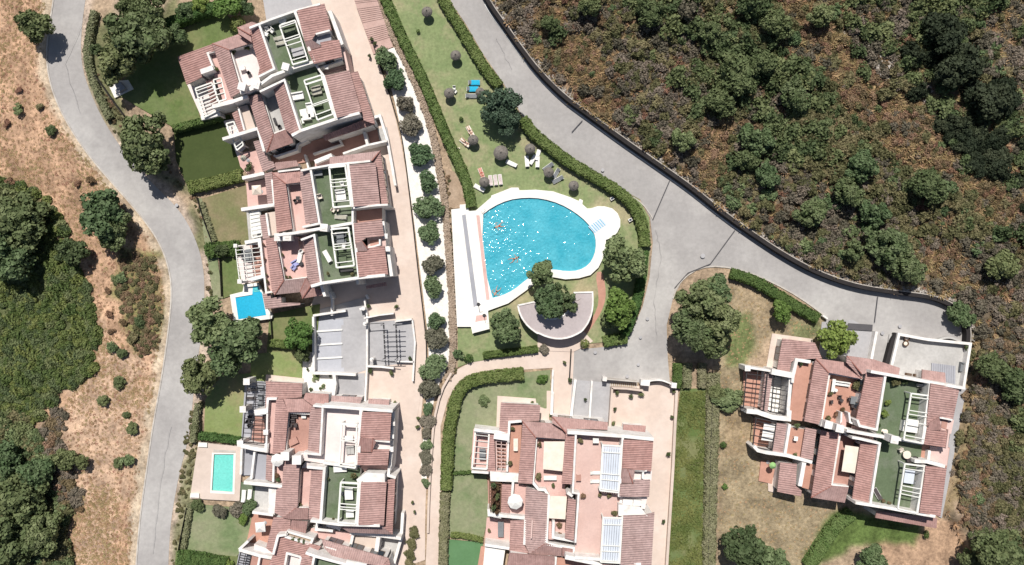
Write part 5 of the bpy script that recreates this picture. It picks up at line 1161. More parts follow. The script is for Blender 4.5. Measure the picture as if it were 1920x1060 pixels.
def tree(px, py, rpx, kind, hh, label, name='tree', group=None, ex=(1, 1), flat=1.0, cat='tree'):
    """px,py,rpx: crown as it shows in the photo; hh: height of the crown's middle above its ground"""
    TREE_I[0] += 1; i = TREE_I[0]
    g = PG(px, py)
    z = 0
    for _ in range(3):
        p = P(px, py, g.z + hh); z = float(hgt(np.array([p.x]), np.array([p.y]))[0]); g.z = z
    root = empty(name, (p.x, p.y, z)); tag(root, label, cat, group)
    rr = rpx * MPP * (ALT - z - hh) / ALT
    ms = CR[kind]; c = bpy.data.objects.new('crown', ms[i % len(ms)]); COL.objects.link(c); c.parent = root
    c.scale = (rr * ex[0], rr * ex[1], min(rr, hh * 1.25) * flat); c.location = (0, 0, hh); c.rotation_euler = (0, 0, i * 2.1)
    if ex != (1, 1): c.rotation_euler = (0, 0, 0)
    trunk_mesh(i, hh, .09 + rr * .045, 5, rr).build('trunk', M['bark'], root)
    return root
def bush(px, py, rpx, kind, label, group=None, hh=None, name='bush', cat='bush', sink=0.0, ex=(1, 1)):
    TREE_I[0] += 1; i = TREE_I[0]; r_ = rpx * MPP; hh = hh or r_ * .6
    g = PG(px, py); p = P(px, py, g.z + hh); z = float(hgt(np.array([p.x]), np.array([p.y]))[0])
    ms = CR[kind]; o = bpy.data.objects.new(name, ms[i % len(ms)]); COL.objects.link(o)
    o.location = (p.x, p.y, z + hh - sink); o.scale = (r_ * ex[0], r_ * ex[1], max(hh * 1.15, .1)); o.rotation_euler = (0, 0, i * 1.7 if ex == (1, 1) else 0)
    tag(o, label, cat, group); return o
T = tree
# left hillside
T(62, 48, 34, 'dark', 3.6, 'solitary dark round tree on dry slope, by the upper bend of the western road')
T(190, 400, 50, 'mid', 3.8, 'grey green tree on the dry slope just west of the road bend', flat=.9); T(212, 432, 34, 'oak', 3.2, 'small olive toned tree tucked against the southern side of the roadside tree')
T(133, 472, 30, 'dark', 2.8, 'compact round green tree between the wood edge and the road')
T(38, 412, 56, 'dark', 3.0, 'broad dark tree at the upper end of the western wood'); T(18, 480, 48, 'mid', 3.2, 'dark tree behind the broad one, cut by the picture edge'); T(-5, 380, 40, 'oak', 3.6, 'dull green tree crown half outside the picture, uppermost of the western wood')
T(40, 935, 52, 'dark', 3.4, 'largest dark tree in the lower western wood'); T(25, 1010, 54, 'dark', 3.4, 'dark tree in the bottom corner of the wood'); T(70, 890, 36, 'mid', 2.6, 'mid green tree on the east rim of the lower wood')
T(10, 860, 34, 'mid', 2.6, 'dark tree cut by the picture edge above the lower wood'); T(80, 1000, 38, 'oak', 3.2, 'olive crown beside the bottom corner tree')
T(120, 862, 24, 'dark', 2.0, 'round dark bushy tree alone on the slope with a smaller one east of it'); T(153, 866, 14, 'dark', 1.4, 'small dark shrub east of the round bushy tree')
SLB = ['dark shrub directly west of the pale weedy bush by the road shoulder', 'pale green weedy bush next to a dark shrub by the road shoulder', 'dark green bush on bare slope north of the round one', 'round bush alone in the middle of the bare slope', 'dark oval bush near the road, with a smaller one above it', 'small dark bush just above the oval one near the road',
       'greyish bush at the rim of the weedy green strip', 'dark bush touching the greyish one at the weedy strip rim', 'green bush at the north end of the weedy strip', 'dark oval bush on the upper slope below the road bend', 'tiny olive bush on the upper slope beside the dark oval one', 'faint greyish green bush on the upper slope',
       'dark bush low in the weedy green strip', 'olive bush at the southern end of the weedy strip', 'small dark bush beside the green one at the weedy strip end', 'tiny rusty bush west of the weedy strip', 'rusty tuft bush beside the lower wood', 'rusty bush in the row west of the weedy strip, upper', 'rusty bush in the row west of the weedy strip, middle', 'rusty bush in the row west of the weedy strip, lower',
       'tiny rusty bush at the upper slope near the road', 'brown bush northwest of the roadside tree', 'small brown bush beside another above the roadside tree', 'brown bush at the upper end of the wood edge', 'rusty bush near the edge on the upper slope']
for i, (x, y, r_, k_) in enumerate([(222, 868, 11, 'dark'), (240, 862, 15, 'scrub_mid'), (223, 717, 13, 'dark'), (194, 751, 12, 'dark'), (247, 803, 13, 'dark'), (237, 778, 8, 'dark'), (211, 650, 12, 'scrub_mid'), (229, 662, 11, 'dark'),
                                (226, 523, 12, 'scrub_mid'), (95, 245, 11, 'dark'), (74, 200, 8, 'scrub_olive'), (34, 206, 12, 'scrub_mid'), (262, 604, 11, 'scrub_dark'), (250, 635, 12, 'scrub_olive'), (215, 525, 9, 'scrub_dark'), (202, 545, 7, 'scrub_rust'),
                                (150, 955, 8, 'scrub_rust'), (205, 590, 8, 'scrub_rust'), (208, 622, 7, 'scrub_rust'), (231, 604, 8, 'scrub_rust'), (35, 168, 7, 'scrub_rust'), (170, 338, 9, 'scrub_rust'), (145, 345, 7, 'scrub_rust'), (18, 340, 10, 'scrub_rust'), (12, 230, 8, 'scrub_rust')]):
    bush(x, y, r_, k_, SLB[i], 'lone bushes on the western slope', name='slope_bush')
# gardens west
T(262, 70, 54, 'oak', 5.6, 'large olive green oak crowning the corner garden, trunk over the bare plot'); T(215, 112, 42, 'oak', 4.6, 'lower olive green oak leaning to the road bend beside the large one'); T(282, 26, 34, 'oak', 4.8, 'oak crown at the upper picture edge beside the large oak')
T(245, 18, 28, 'dark', 4.2, 'dark crown north of the large oak'); T(180, 95, 18, 'sparse', 3.0, 'thin branched little tree at the dirt plot fence')
T(268, 268, 52, 'oak', 5.0, 'oak overhanging the road edge beside the dark square lawn'); T(297, 300, 30, 'sparse', 4.2, 'sparse twiggy lower limbs tree by the dark lawn corner'); T(248, 248, 26, 'oak', 4.4, 'small oak crown reaching over the road')
T(334, 66, 19, 'mid', 2.0, 'small fruit tree on the upper left lawn'); bush(441, 46, 22, 'ball', 'large clipped round bush beside the tilted villas', hh=1.3, name='clipped_bush'); T(430, 8, 30, 'bright', 2.6, 'broad leafy shrub tree beyond the clipped round bush', flat=.7)
T(462, 14, 16, 'mid', 1.9, 'small green tree against the upper driveway'); T(350, 20, 20, 'mid', 1.8, 'leafy tree over the bare plot at the top'); T(376, 8, 18, 'bright', 1.8, 'light green tree at the top next to the hedge')
T(398, 608, 46, 'mid', 5.4, 'tall green tree beside the square blue pool', ex=(1, .95)); T(452, 640, 50, 'mid', 5.4, 'broad green tree over the garden hedge south of the blue pool'); T(420, 672, 36, 'mid', 4.6, 'green tree in the middle of the cluster by the western road')
T(372, 702, 38, 'dark', 4.6, 'darker tree of the cluster nearest the western road'); T(372, 588, 22, 'mid', 4.2, 'small green crown above the road at the cluster north end')
T(560, 628, 30, 'bright', 3.6, 'bright green fruit tree at the white parking wall'); T(566, 662, 16, 'dark', 2.0, 'dark small tree under the bright green fruit tree')
T(415, 470, 14, 'dark', 1.6, 'dark shrub west of the garden hedge')
for x, y, r_, k_, lb in [(370, 948, 13, 'dark', 'dark round shrub at the plunge pool wall'), (412, 958, 14, 'ole_pale', 'grey leaved shrub in the row under the plunge pool'), (444, 955, 14, 'ole_pale', 'pale tangled shrub in the row under the plunge pool'), (468, 950, 16, 'mid', 'leafy shrub by the grey patio corner'), (456, 972, 12, 'bright', 'light green shrub in front of the plunge pool row'),
                         (425, 1058, 12, 'bright', 'light green shrub at the end of the bottom hedge')]: bush(x, y, r_, k_, lb, 'shrubs below the plunge pool', hh=r_ * .06)
# pool garden
T(938, 196, 37, 'fir', 3.6, 'large dense dark green conifer leaning over the road hedge'); T(950, 228, 27, 'fir', 3.0, 'lower lobe tree joined to the south side of the dark conifer')
T(1018, 512, 27, 'mid', 4.6, 'forked tree leaning over the pool edge'); T(1028, 566, 34, 'mid', 4.8, 'broad crown growing out of the crescent building court'); T(1068, 566, 26, 'sparse', 4.0, 'bare twiggy tree over the crescent roof'); T(1044, 545, 20, 'sparse', 4.2, 'thin crown between the two crescent trees')
T(946, 612, 34, 'mid', 3.0, 'feathery green tree on the lawn west of the crescent building'); T(1172, 488, 42, 'mid', 4.4, 'leafy tree between the pool circle and the road hedge'); T(1160, 580, 36, 'bright', 4.0, 'yellow green tree beside the curved red footpath')
T(1140, 600, 18, 'mid', 1.6, 'low dark shrub tree under the yellow green one')
bush(783, 58, 5.5, 'ball', 'little clipped ball bush, upper one on the long lawn', hh=.5, name='clipped_bush'); bush(866, 224, 6, 'ball_dark', 'little clipped ball bush west of the dark conifer', hh=.5, name='clipped_bush'); bush(880, 669, 12, 'ball_dark', 'clipped dark green ball at the west end of the low path hedge', hh=.8, name='clipped_bush')
bush(1097, 642, 13, 'ball', 'rounded light green bush at the footpath corner', hh=.9, name='clipped_bush'); bush(1016, 711, 11, 'bright', 'lime green round shrub alone on the middle lawn', hh=.7); bush(1020, 656, 10, 'ole_pale', 'reddish flowering shrub at the east end of the low path hedge', hh=.5)
bush(859, 665, 12, 'scrub_mid', 'scruffy bush at the foot of the stone ledge', hh=.7); bush(905, 750, 12, 'scrub_mid', 'loose scrub bush on the middle lawn', hh=.5); bush(908, 757, 7, 'scrub_dark', 'small dark clump on the middle lawn', hh=.4)
for i, (x, y, r_, k_) in enumerate([(724, 112, 19, 'ole'), (741, 150, 19, 'ole'), (760, 194, 16, 'ole_pale'), (770, 233, 18, 'ole_pale'), (789, 290, 22, 'ole'), (800, 339, 20, 'ole'), (803, 389, 21, 'ole'), (805, 437, 21, 'ole'), (813, 497, 18, 'ole_pale'), (812, 537, 16, 'ole'),
                                (817, 602, 17, 'ole'), (817, 634, 19, 'ole_pale'), (813, 688, 21, 'ole'), (806, 730, 19, 'ole_pale')]):
    bush(x, y, r_ * (1.12 + .10 * math.sin(i * 2.3)), k_, ['dark rounded oleander', 'greyish faded oleander'][k_ == 'ole_pale'] + ' in the white gravel bed, ' + ['first from the stairs', 'second from the stairs', 'third from the stairs', 'fourth from the stairs', 'fifth from the stairs, largest one', 'sixth from the stairs', 'seventh from the stairs, beside the hedge end',
         'eighth from the stairs', 'ninth from the stairs', 'tenth from the stairs', 'eleventh from the stairs', 'twelfth from the stairs', 'thirteenth, beside the parking court', 'fourteenth, at the bend of the footpath'][i], 'oleanders in the white gravel bed', hh=1.25, name='oleander')
for i, (x, y, r_) in enumerate([(803, 768, 11), (801, 790, 12), (800, 812, 11), (799, 836, 12), (798, 858, 11), (798, 882, 11), (797, 905, 10)]): bush(x, y, r_ * (1.1 + .2 * math.sin(i * 1.9)), 'ole_pale' if i % 3 else 'ole', 'faded shrub in the narrow row beside the footpath, ' + ['first', 'second', 'third', 'fourth', 'fifth', 'sixth', 'last'][i] + ' counted from the bend', 'narrow shrub row', hh=.6, name='oleander')
for i, (x, y, r_) in enumerate([(774, 1000, 12), (772, 1020, 12), (770, 1040, 12), (768, 1060, 12)]): bush(x, y, r_, 'scrub_olive', 'olive shrub in the planting strip by the lower promenade, ' + ['uppermost', 'second', 'third', 'cut by the edge'][i], 'olive strip shrubs', hh=.5)
# east
T(1318, 560, 44, 'oak', 6.0, 'huge olive oak over the ivy bank, northern crown'); T(1345, 600, 44, 'oak', 6.2, 'huge oak over the ivy bank, eastern crown'); T(1295, 615, 42, 'oak', 6.0, 'huge oak over the ivy bank, western crown'); T(1345, 545, 34, 'mid', 5.2, 'green crown at the hedge kerb beside the huge oak'); T(1330, 640, 34, 'dark', 5.0, 'darker oak crown at the head of the ivy bank')
T(1568, 634, 36, 'bright', 3.4, 'bright green round tree at the driveway of the eastern villas'); T(1466, 586, 22, 'bright', 2.4, 'bright small tree inside the eastern hedge')
T(1395, 1028, 44, 'dark', 4.0, 'dark tree in the lower dry garden'); T(1440, 1050, 38, 'mid', 3.8, 'green tree beside the dark one in the lower dry garden'); T(1640, 1050, 30, 'mid', 3.2, 'green tree at the bottom edge below the eastern villas'); T(1868, 1038, 44, 'dark', 4.4, 'dark tree in the lower right corner'); T(1820, 1055, 26, 'dark', 3.0, 'dark tree beside the lower right corner tree')
bush(1363, 752, 28, 'mid', 'spreading creeper bush at the garden fence', hh=1.3, ex=(1.25, .8)); bush(1345, 738, 18, 'dark', 'dark bush at the top of the garden fence', hh=1.2); bush(1355, 836, 9, 'ball_dark', 'small clipped dark bush in the dry garden', hh=.6, name='clipped_bush'); bush(1359, 913, 6, 'bright', 'tiny yellow green shrub by the garden hedge', hh=.4)
bush(1735, 1003, 12, 'ball_dark', 'clipped block bush below the eastern villas', hh=.6, ex=(.6, 1), name='clipped_bush')
# right hillside trees that stand out of the scrub
RT = [(1386, 138, 46, 'dark', 'rounded green tree in the centre of the hillside with bare branches below'), (1430, 120, 30, 'dark', 'dark tree adjoining the central green tree'), (1350, 192, 34, 'dark', 'very dark tree southwest of the central tree'),
      (1420, 262, 34, 'mid', 'green tree above the deep gap near the road'), (1402, 300, 30, 'dark', 'dark green tree over the lower gap'), (1438, 330, 28, 'mid', 'mid green tree east of the lower gap'), (1282, 262, 24, 'mid', 'small bright green tree near the road wall'),
      (1415, 10, 40, 'dark', 'dark tree at the upper edge of the hillside'), (1455, 45, 36, 'dark', 'dark tree just below the upper edge group'), (1218, 22, 32, 'dark', 'dark tree at the upper end above the road'), (1105, 12, 26, 'dark', 'dark crown at the top edge close to the road'), (1030, 45, 20, 'dark', 'small dark tree beside the straw bank'),
      (1500, 90, 40, 'dark', 'broad dark tree between the two straw strips'), (1560, 130, 34, 'dark', 'dark tree beside the rock outcrop'), (1490, 180, 34, 'oak', 'olive tree in the upper middle thicket'), (1610, 215, 34, 'dark', 'dark tree south of the straw strip bend'), (1640, 255, 28, 'mid', 'green tree on the rim of the straw strip'),
      (1740, 232, 30, 'mid', 'green tree by the eastern straw strip'), (1700, 250, 26, 'dark', 'dark crown west of the eastern straw strip tree'), (1560, 290, 32, 'mid', 'green tree in the middle thicket'), (1620, 310, 36, 'mid', 'wide green tree in the middle thicket'), (1680, 330, 34, 'mid', 'light crown of the middle thicket, eastern side'),
      (1740, 350, 40, 'dark', 'round dark tree in the eastern thicket'), (1800, 350, 36, 'dark', 'dark tree beside the round dark one'), (1860, 395, 36, 'dark', 'dark tree at the foot of the eastern thicket'), (1590, 360, 32, 'oak', 'olive tree in the lower thicket'), (1520, 400, 34, 'oak', 'olive tree near the road wall bend'),
      (1660, 460, 46, 'oak', 'pale branched oak near the wall with silvery twigs'), (1700, 500, 38, 'oak', 'pale oak beside the silvery branched one'), (1600, 470, 30, 'sparse', 'thin silvery tree by the wall'), (1800, 590, 30, 'mid', 'dark green ivy covered tree at the end of the wall'), (1770, 60, 44, 'dark', 'deep dark tree at the upper right hollow'),
      (1800, 120, 50, 'dark', 'deep dark tree in the middle of the right hollow'), (1860, 190, 44, 'dark', 'deep dark tree at the lower end of the right hollow'), (1740, 110, 36, 'dark', 'dark tree on the west side of the right hollow'), (1900, 240, 40, 'dark', 'dark tree at the right picture edge'), (1905, 30, 34, 'mid', 'green crown in the upper right corner'),
      (1640, 400, 30, 'mid', 'green crown north of the pale oak'), (1880, 500, 36, 'dark', 'dark tree at the right edge beside the lower scrub'), (1860, 690, 34, 'dark', 'dark tree east of the pale court'), (1905, 720, 40, 'dark', 'dark tree cut by the right edge beside the villas'), (1540, 30, 28, 'oak', 'olive tree at the top between straw strips'), (1330, 60, 26, 'oak', 'olive tree in the upper left thicket'), (1290, 20, 24, 'scrub_grey', 'grey brown tree at the top')]
RT = [t for t in RT if t[:2] not in ((1740, 110), (1560, 290), (1560, 130), (1680, 330), (1800, 350), (1900, 240), (1905, 30), (1500, 90), (1610, 215), (1640, 255), (1700, 250), (1740, 232), (1860, 395))]
for x, y, r_, k_, lb in RT: tree(x, y, r_ * .9, ('deep' if 'deep dark' in lb or 'right hollow' in lb else k_), 1.25 + r_ * .025, lb, group='trees standing out of the hillside scrub')  # trees in the hollow get leaves with shade painted into the colour

# scrub: nobody could count it
def scatter(name, meshes, pts, sc, seed, kind='stuff', zoff=0.0):
    """one object: mesh instances on points through geometry nodes"""
    r = np.random.RandomState(seed); n = len(pts)
    me = bpy.data.meshes.new(name); me.vertices.add(n); me.vertices.foreach_set('co', np.asarray(pts, np.float32).ravel())
    a = me.attributes.new('sc', 'FLOAT_VECTOR', 'POINT'); a.data.foreach_set('vector', np.asarray(sc, np.float32).ravel())
    a = me.attributes.new('rz', 'FLOAT_VECTOR', 'POINT'); a.data.foreach_set('vector', np.stack([np.zeros(n), np.zeros(n), r.rand(n) * 6.28], -1).astype(np.float32).ravel())
    a = me.attributes.new('pick', 'INT', 'POINT'); a.data.foreach_set('value', r.randint(0, len(meshes), n).astype(np.int32))
    o = bpy.data.objects.new(name, me); COL.objects.link(o); o['kind'] = kind
    ng = bpy.data.node_groups.new(name + '_nodes', 'GeometryNodeTree'); ng.interface.new_socket('Geometry', in_out='INPUT', socket_type='NodeSocketGeometry'); ng.interface.new_socket('Geometry', in_out='OUTPUT', socket_type='NodeSocketGeometry')
    gi = ng.nodes.new('NodeGroupInput'); go = ng.nodes.new('NodeGroupOutput'); L = ng.links
    jg = ng.nodes.new('GeometryNodeJoinGeometry')
    def attr(nm, ty):
        x = ng.nodes.new('GeometryNodeInputNamedAttribute'); x.data_type = ty; x.inputs['Name'].default_value = nm; return x.outputs['Attribute']
    for j, mm in enumerate(meshes):
        po = bpy.data.objects.new(name + '_plant', mm)
        oi = ng.nodes.new('GeometryNodeObjectInfo'); oi.inputs['Object'].default_value = po
        ip = ng.nodes.new('GeometryNodeInstanceOnPoints'); cmp = ng.nodes.new('FunctionNodeCompare'); cmp.data_type = 'INT'; cmp.operation = 'EQUAL'
        L.new(attr('pick', 'INT'), [s for s in cmp.inputs if s.type == 'INT'][0]); [s for s in cmp.inputs if s.type == 'INT'][1].default_value = j
        L.new(gi.outputs[0], ip.inputs['Points']); L.new(cmp.outputs[0], ip.inputs['Selection']); L.new(oi.outputs['Geometry'], ip.inputs['Instance']); L.new(attr('rz', 'FLOAT_VECTOR'), ip.inputs['Rotation']); L.new(attr('sc', 'FLOAT_VECTOR'), ip.inputs['Scale'])
        L.new(ip.outputs[0], jg.inputs[0])
    L.new(jg.outputs[0], go.inputs[0])
    md = o.modifiers.new('plants', 'NODES'); md.node_group = ng
    return o
FX, FY = 960 * MPP + 3, 530 * MPP + 3
def sample(poly, n, seed, dens=None):
    r = np.random.RandomState(seed); pw = w2(poly); x0, y0 = pw.min(0); x1, y1 = pw.max(0); x0, x1 = max(x0, -FX), min(x1, FX); y0, y1 = max(y0, -FY), min(y1, FY)
    X = x0 + r.rand(n * 8) * (x1 - x0); Y = y0 + r.rand(n * 8) * (y1 - y0); k = inside(pw, X, Y)
    if dens is not None: k &= r.rand(len(X)) < dens(X, Y)
    X, Y = X[k][:n], Y[k][:n]; return X, Y
def zpoly(*ps):
    def f(X, Y):
        h = hgt(X, Y); k = (ALT - h) / ALT; px = X / (MPP * k) + 960; py = 530 - Y / (MPP * k); r = np.zeros(X.shape, bool)
        for p in ps: r |= inside(np.array(p, float), px + (vnoise(X, Y, 3, 41) - .5) * 40, py + (vnoise(X, Y, 3, 42) - .5) * 40)
        return r
    return f
sh = lambda p, a, b: [(x + a, y + b) for x, y in p]
straw_z = zpoly(Z[10][0], Z[11][0], sh(Z[11][0], 14, -8), sh(Z[11][0], -12, 8), Z[12][0], sh(Z[12][0], -14, 0), Z[14][0]); brown_z = zpoly([(900, -30), (1080, -30), (1190, 40), (1290, 160), (1330, 300), (1330, 400), (1240, 330), (1100, 215), (1000, 120)], [(1770, 430), (1930, 480), (1930, 620), (1880, 900), (1800, 960), (1800, 640), (1760, 550)], [(1440, 330), (1520, 330), (1500, 440), (1430, 420)], [(1180, 60), (1300, 40), (1340, 120), (1250, 150)]); hollow = zpoly([(1680, 70), (1760, 60), (1840, 130), (1925, 200), (1930, 420), (1850, 380), (1790, 280), (1720, 200)]); grassy = zpoly([(1740, -20), (1930, -20), (1930, 190), (1850, 120), (1790, 60)], [(1620, 0), (1700, -20), (1740, 20), (1690, 70), (1660, 110)])
def hill_scrub(name, keys, n, s0, s1, seed, dens):
    X, Y = sample(HILL_R, n, seed, dens); r = np.random.RandomState(seed + 1); s = s0 + (s1 - s0) * r.rand(len(X)) ** 1.6; zz = hgt(X, Y)
    d = dist(wallw, X, Y); k = d > s * .9 + .5; X, Y, s, zz = X[k], Y[k], s[k], zz[k]
    scatter(name, [m for q in keys for m in CR[q]], np.stack([X, Y, zz + s * .35], -1), np.stack([s * (.8 + .4 * r.rand(len(s))), s, s * (.7 + .5 * r.rand(len(s)))], -1), seed)
gn = lambda X, Y, s, sd: vnoise(X, Y, s, sd)
hill_scrub('scrub_thicket', ['scrub_dark'], 620, .6, 1.9, 51, lambda X, Y: np.where(straw_z(X, Y), .02, np.where(brown_z(X, Y), .08, 1) * np.where(hollow(X, Y), .3, np.clip((gn(X, Y, 11, 61) - .45) * 5, .03, 1))))
hill_scrub('scrub_thicket', ['scrub_olive'], 2300, .35, 1.35, 52, lambda X, Y: np.where(straw_z(X, Y), .08, np.where(hollow(X, Y), .05, np.where(grassy(X, Y), .15, np.where(brown_z(X, Y), .3, 1) * np.clip((gn(X, Y, 10, 62) - .30) * 3, .12, 1)))))
hill_scrub('scrub_thicket', ['scrub_grey'], 2700, .35, 1.3, 53, lambda X, Y: np.where(straw_z(X, Y), .12, np.where(hollow(X, Y), .03, np.where(brown_z(X, Y), .9, np.clip((gn(X, Y, 12, 63) - .40) * 4, .08, 1)))))
hill_scrub('scrub_thicket', ['scrub_mid'], 420, .4, 1.5, 54, lambda X, Y: np.where(straw_z(X, Y) | brown_z(X, Y), .02, np.where(hollow(X, Y), .02, np.clip((gn(X, Y, 9, 64) - .52) * 5, .01, 1))))
hill_scrub('dry_scrub', ['scrub_tan'], 1500, .3, .85, 55, lambda X, Y: np.where(straw_z(X, Y), 1, np.clip((gn(X, Y, 9, 65) - .55) * 3, .03, .6)))
hill_scrub('dry_scrub', ['scrub_rust'], 1300, .3, .95, 56, lambda X, Y: np.where(straw_z(X, Y), .18, np.where(brown_z(X, Y), .7, .25) * np.clip((gn(X, Y, 6, 66) - .5) * 3.5, .03, .9)))
hill_scrub('scrub_thicket', ['deep'], 170, 1.0, 2.4, 57, lambda X, Y: np.where(hollow(X, Y), 1, 0))  # hollow filled with crowns whose leaf colour carries the shade
# left slope masses
GL = Z[5][0]; GB = Z[7][0]
def left_scrub(name, poly, keys, n, s0, s1, seed):
    X, Y = sample(poly, n, seed); r = np.random.RandomState(seed); s = s0 + (s1 - s0) * r.rand(len(X)) ** 1.5; zz = hgt(X, Y)
    scatter(name, [m for q in keys for m in CR[q]], np.stack([X, Y, zz + s * .3], -1), np.stack([s, s, s * .8], -1), seed)
left_scrub('green_thicket', GL, ['scrub_vine', 'scrub_vine', 'scrub_dark'], 1100, .5, 1.2, 71); left_scrub('green_thicket', GB, ['scrub_mid', 'scrub_dark', 'scrub_olive'], 480, .6, 1.6, 72); left_scrub('grey_scrub', Z[8][0], ['scrub_grey', 'scrub_tan'], 130, .4, 1.1, 73)
left_scrub('weeds', Z[6][0], ['scrub_olive', 'scrub_tan'], 300, .25, .7, 74)
# tussocks of dry grass
def tuft(name, m, seed, n=26):
    r = np.random.RandomState(seed); a = r.rand(n) * 6.28; d = r.rand(n) * .5; C = np.stack([np.cos(a) * d, np.sin(a) * d, np.zeros(n)], -1); out = np.stack([np.cos(a) * .6, np.sin(a) * .6, .5 + r.rand(n) * .7], -1)
    side = np.stack([-np.sin(a), np.cos(a), np.zeros(n)], -1) * .09; V = np.stack([C - side, C + side, C + out * .9 + side * .4, C + out * .9 - side * .4], 1).reshape(-1, 3); return mesh_np(name, V, np.arange(4 * n).reshape(-1, 4), M[m])
TF = [tuft('tuft', 'straw', 1), tuft('tuft', 'straw', 2)]; TR = [tuft('tuft', 'straw_red', 3), tuft('tuft', 'straw_red', 4)]
def tufts(name, poly, n, ms, seed, dens=None, s0=.18, s1=.5, flat=.5):
    X, Y = sample(poly, n, seed, dens); r = np.random.RandomState(seed); s = s0 + (s1 - s0) * r.rand(len(X)) ** 2
    scatter(name, ms, np.stack([X, Y, hgt(X, Y) - .02], -1), np.stack([s, s, s * flat], -1), seed)
WS = [(-10, -10), (100, -10), (86, 115), (98, 175), (130, 240), (218, 352), (300, 455), (322, 560), (301, 720), (275, 880), (252, 1070), (120, 1070), (100, 800), (180, 660), (110, 460), (100, 400), (-10, 340)]
WS = [(a - 12, b) for a, b in WS]
tufts('dry_grass', WS, 2600, TR, 81, s0=.12, s1=.34, flat=.25); tufts('dry_grass', WS, 5600, TF, 82, lambda X, Y: np.clip((gn(X, Y, 6, 67) - .35) * 2, .1, 1), s0=.12, s1=.36, flat=.4)
tufts('dry_grass', HILL_R, 11000, TF, 83, lambda X, Y: np.where(straw_z(X, Y), 1, np.where(grassy(X, Y), .9, .22)), s0=.2, s1=.9, flat=.8); tufts('dry_grass', HILL_R, 2600, TR, 84, lambda X, Y: np.where(straw_z(X, Y), .3, .3), s0=.2, s1=.6, flat=.7)
tufts('dry_grass', Z[18][0], 1500, TF, 85, s0=.08, s1=.25, flat=.3)
VG = [(166, 140), (200, 228), (250, 292), (348, 360), (372, 402), (388, 470), (392, 560), (400, 560), (396, 470), (372, 372), (350, 352), (300, 300), (240, 240), (180, 130)]
left_scrub('verge_weeds', VG, ['scrub_olive', 'scrub_tan'], 160, .2, .5, 86); left_scrub('verge_weeds', [(350, 800), (362, 760), (380, 745), (374, 830), (350, 935), (336, 1060), (322, 1060), (330, 960)], ['scrub_olive'], 90, .2, .5, 87)
left_scrub('ledge_weeds', [(822, 320), (842, 320), (850, 400), (856, 700), (846, 700), (838, 450)], ['scrub_tan', 'scrub_olive'], 120, .15, .45, 88)
left_scrub('hill_foot_scrub', [(1815, 650), (1880, 640), (1900, 900), (1790, 950), (1782, 900), (1803, 780)], ['scrub_tan', 'scrub_olive', 'scrub_grey'], 260, .4, 1.1, 89)

# hedges
def hedge(px, wpx, hh, m, label, name='hedge', seed=0, dens=80, sz=.105, rag=.2):
    line = smooth_line(px, 1); pts = [P(a, b, hh) for a, b in line]; wd = wpx * MPP
    root = empty(name, (pts[0].x, pts[0].y, 0)); tag(root, label, 'hedge', 'hedges'); L0 = root.location; r = np.random.RandomState(seed + 500)
    k = MB(); ribbon(k, [p - Vector((L0.x, L0.y, 0)) for p in pts], 0, hh - .2, wd * .74); k.build('hedge_body', M['leaf_dark'] if False else M[m], root)
    C = []; Nn = []
    for i in range(len(pts) - 1):
        a, b = np.array(pts[i][:2]), np.array(pts[i + 1][:2]); l = np.hypot(*(b - a)); d = (b - a) / l; nn = np.array([-d[1], d[0]])
        n1 = int(l * wd * dens * 1.5); n2 = int(l * hh * dens * .8)
        t = r.rand(n1) * l; u = (r.rand(n1) - .5) * wd * 1.04; lump = np.sin((t + i * 2.1) * 2.2) * .05 + np.sin(t * 5.1 + u * 3) * .04
        u = u * (1 + .22 * np.sin((t + i * 3.7) * 1.3 + seed) + .12 * np.sin(t * 4.3 + i)); C.append(np.concatenate([a + d * t[:, None] + nn * u[:, None], (hh + lump - np.abs(u / wd * 2) ** 4 * .18 + (r.rand(n1) - .5) * rag)[:, None]], 1)); v = r.normal(size=(n1, 3)) * .55 + [0, 0, 1]; Nn.append(v)
        for s_ in (-1, 1):
            t = r.rand(n2) * l; z = r.rand(n2) * hh; C.append(np.concatenate([a + d * t[:, None] + nn * (s_ * (wd / 2 + (r.rand(n2) - .5) * rag * 1.2))[:, None], z[:, None]], 1)); Nn.append(r.normal(size=(n2, 3)) * .5 + [nn[0] * s_, nn[1] * s_, .2])
    C = np.concatenate(C) - np.array([L0.x, L0.y, 0]); Nn = np.concatenate(Nn); Nn /= np.linalg.norm(Nn, axis=1, keepdims=True)
    v, q = leaf_quads(C, Nn, sz * (.6 + .8 * r.rand(len(C))), r); me = mesh_np('foliage', v, q, M[m]); o = bpy.data.objects.new('foliage', me); COL.objects.link(o); o.parent = root
    return root
hedge([(718, -12), (738, 34), (760, 84), (784, 130), (806, 180), (824, 225), (842, 268), (862, 310), (876, 345), (884, 388)], 17, 1.2, 'leaf_hedge', 'long green hedge along the stone ledge on the west side of the pool lawn', seed=1)
hedge([(826, -12), (842, 18), (864, 52), (890, 96), (912, 132), (936, 160)], 17, 1.3, 'leaf_hedge', 'hedge between the upper lawn and the road, ending at the dark conifer', seed=2)
hedge([(980, 222), (998, 248), (1028, 272), (1062, 300), (1110, 328), (1150, 352), (1178, 372), (1198, 400), (1208, 432), (1210, 462)], 18, 1.5, 'leaf_hedge', 'curving thick hedge along the road from the dark conifer round the pool garden', seed=3)
hedge([(1208, 470), (1204, 520), (1196, 565), (1182, 605), (1172, 628)], 15, 1.4, 'leaf_hedge_dark', 'dark hedge under the trees east of the crescent building', seed=4); hedge([(1176, 634), (1150, 638), (1132, 642)], 18, 1.1, 'leaf_hedge', 'short rounded hedge at the asphalt yard corner', seed=5)
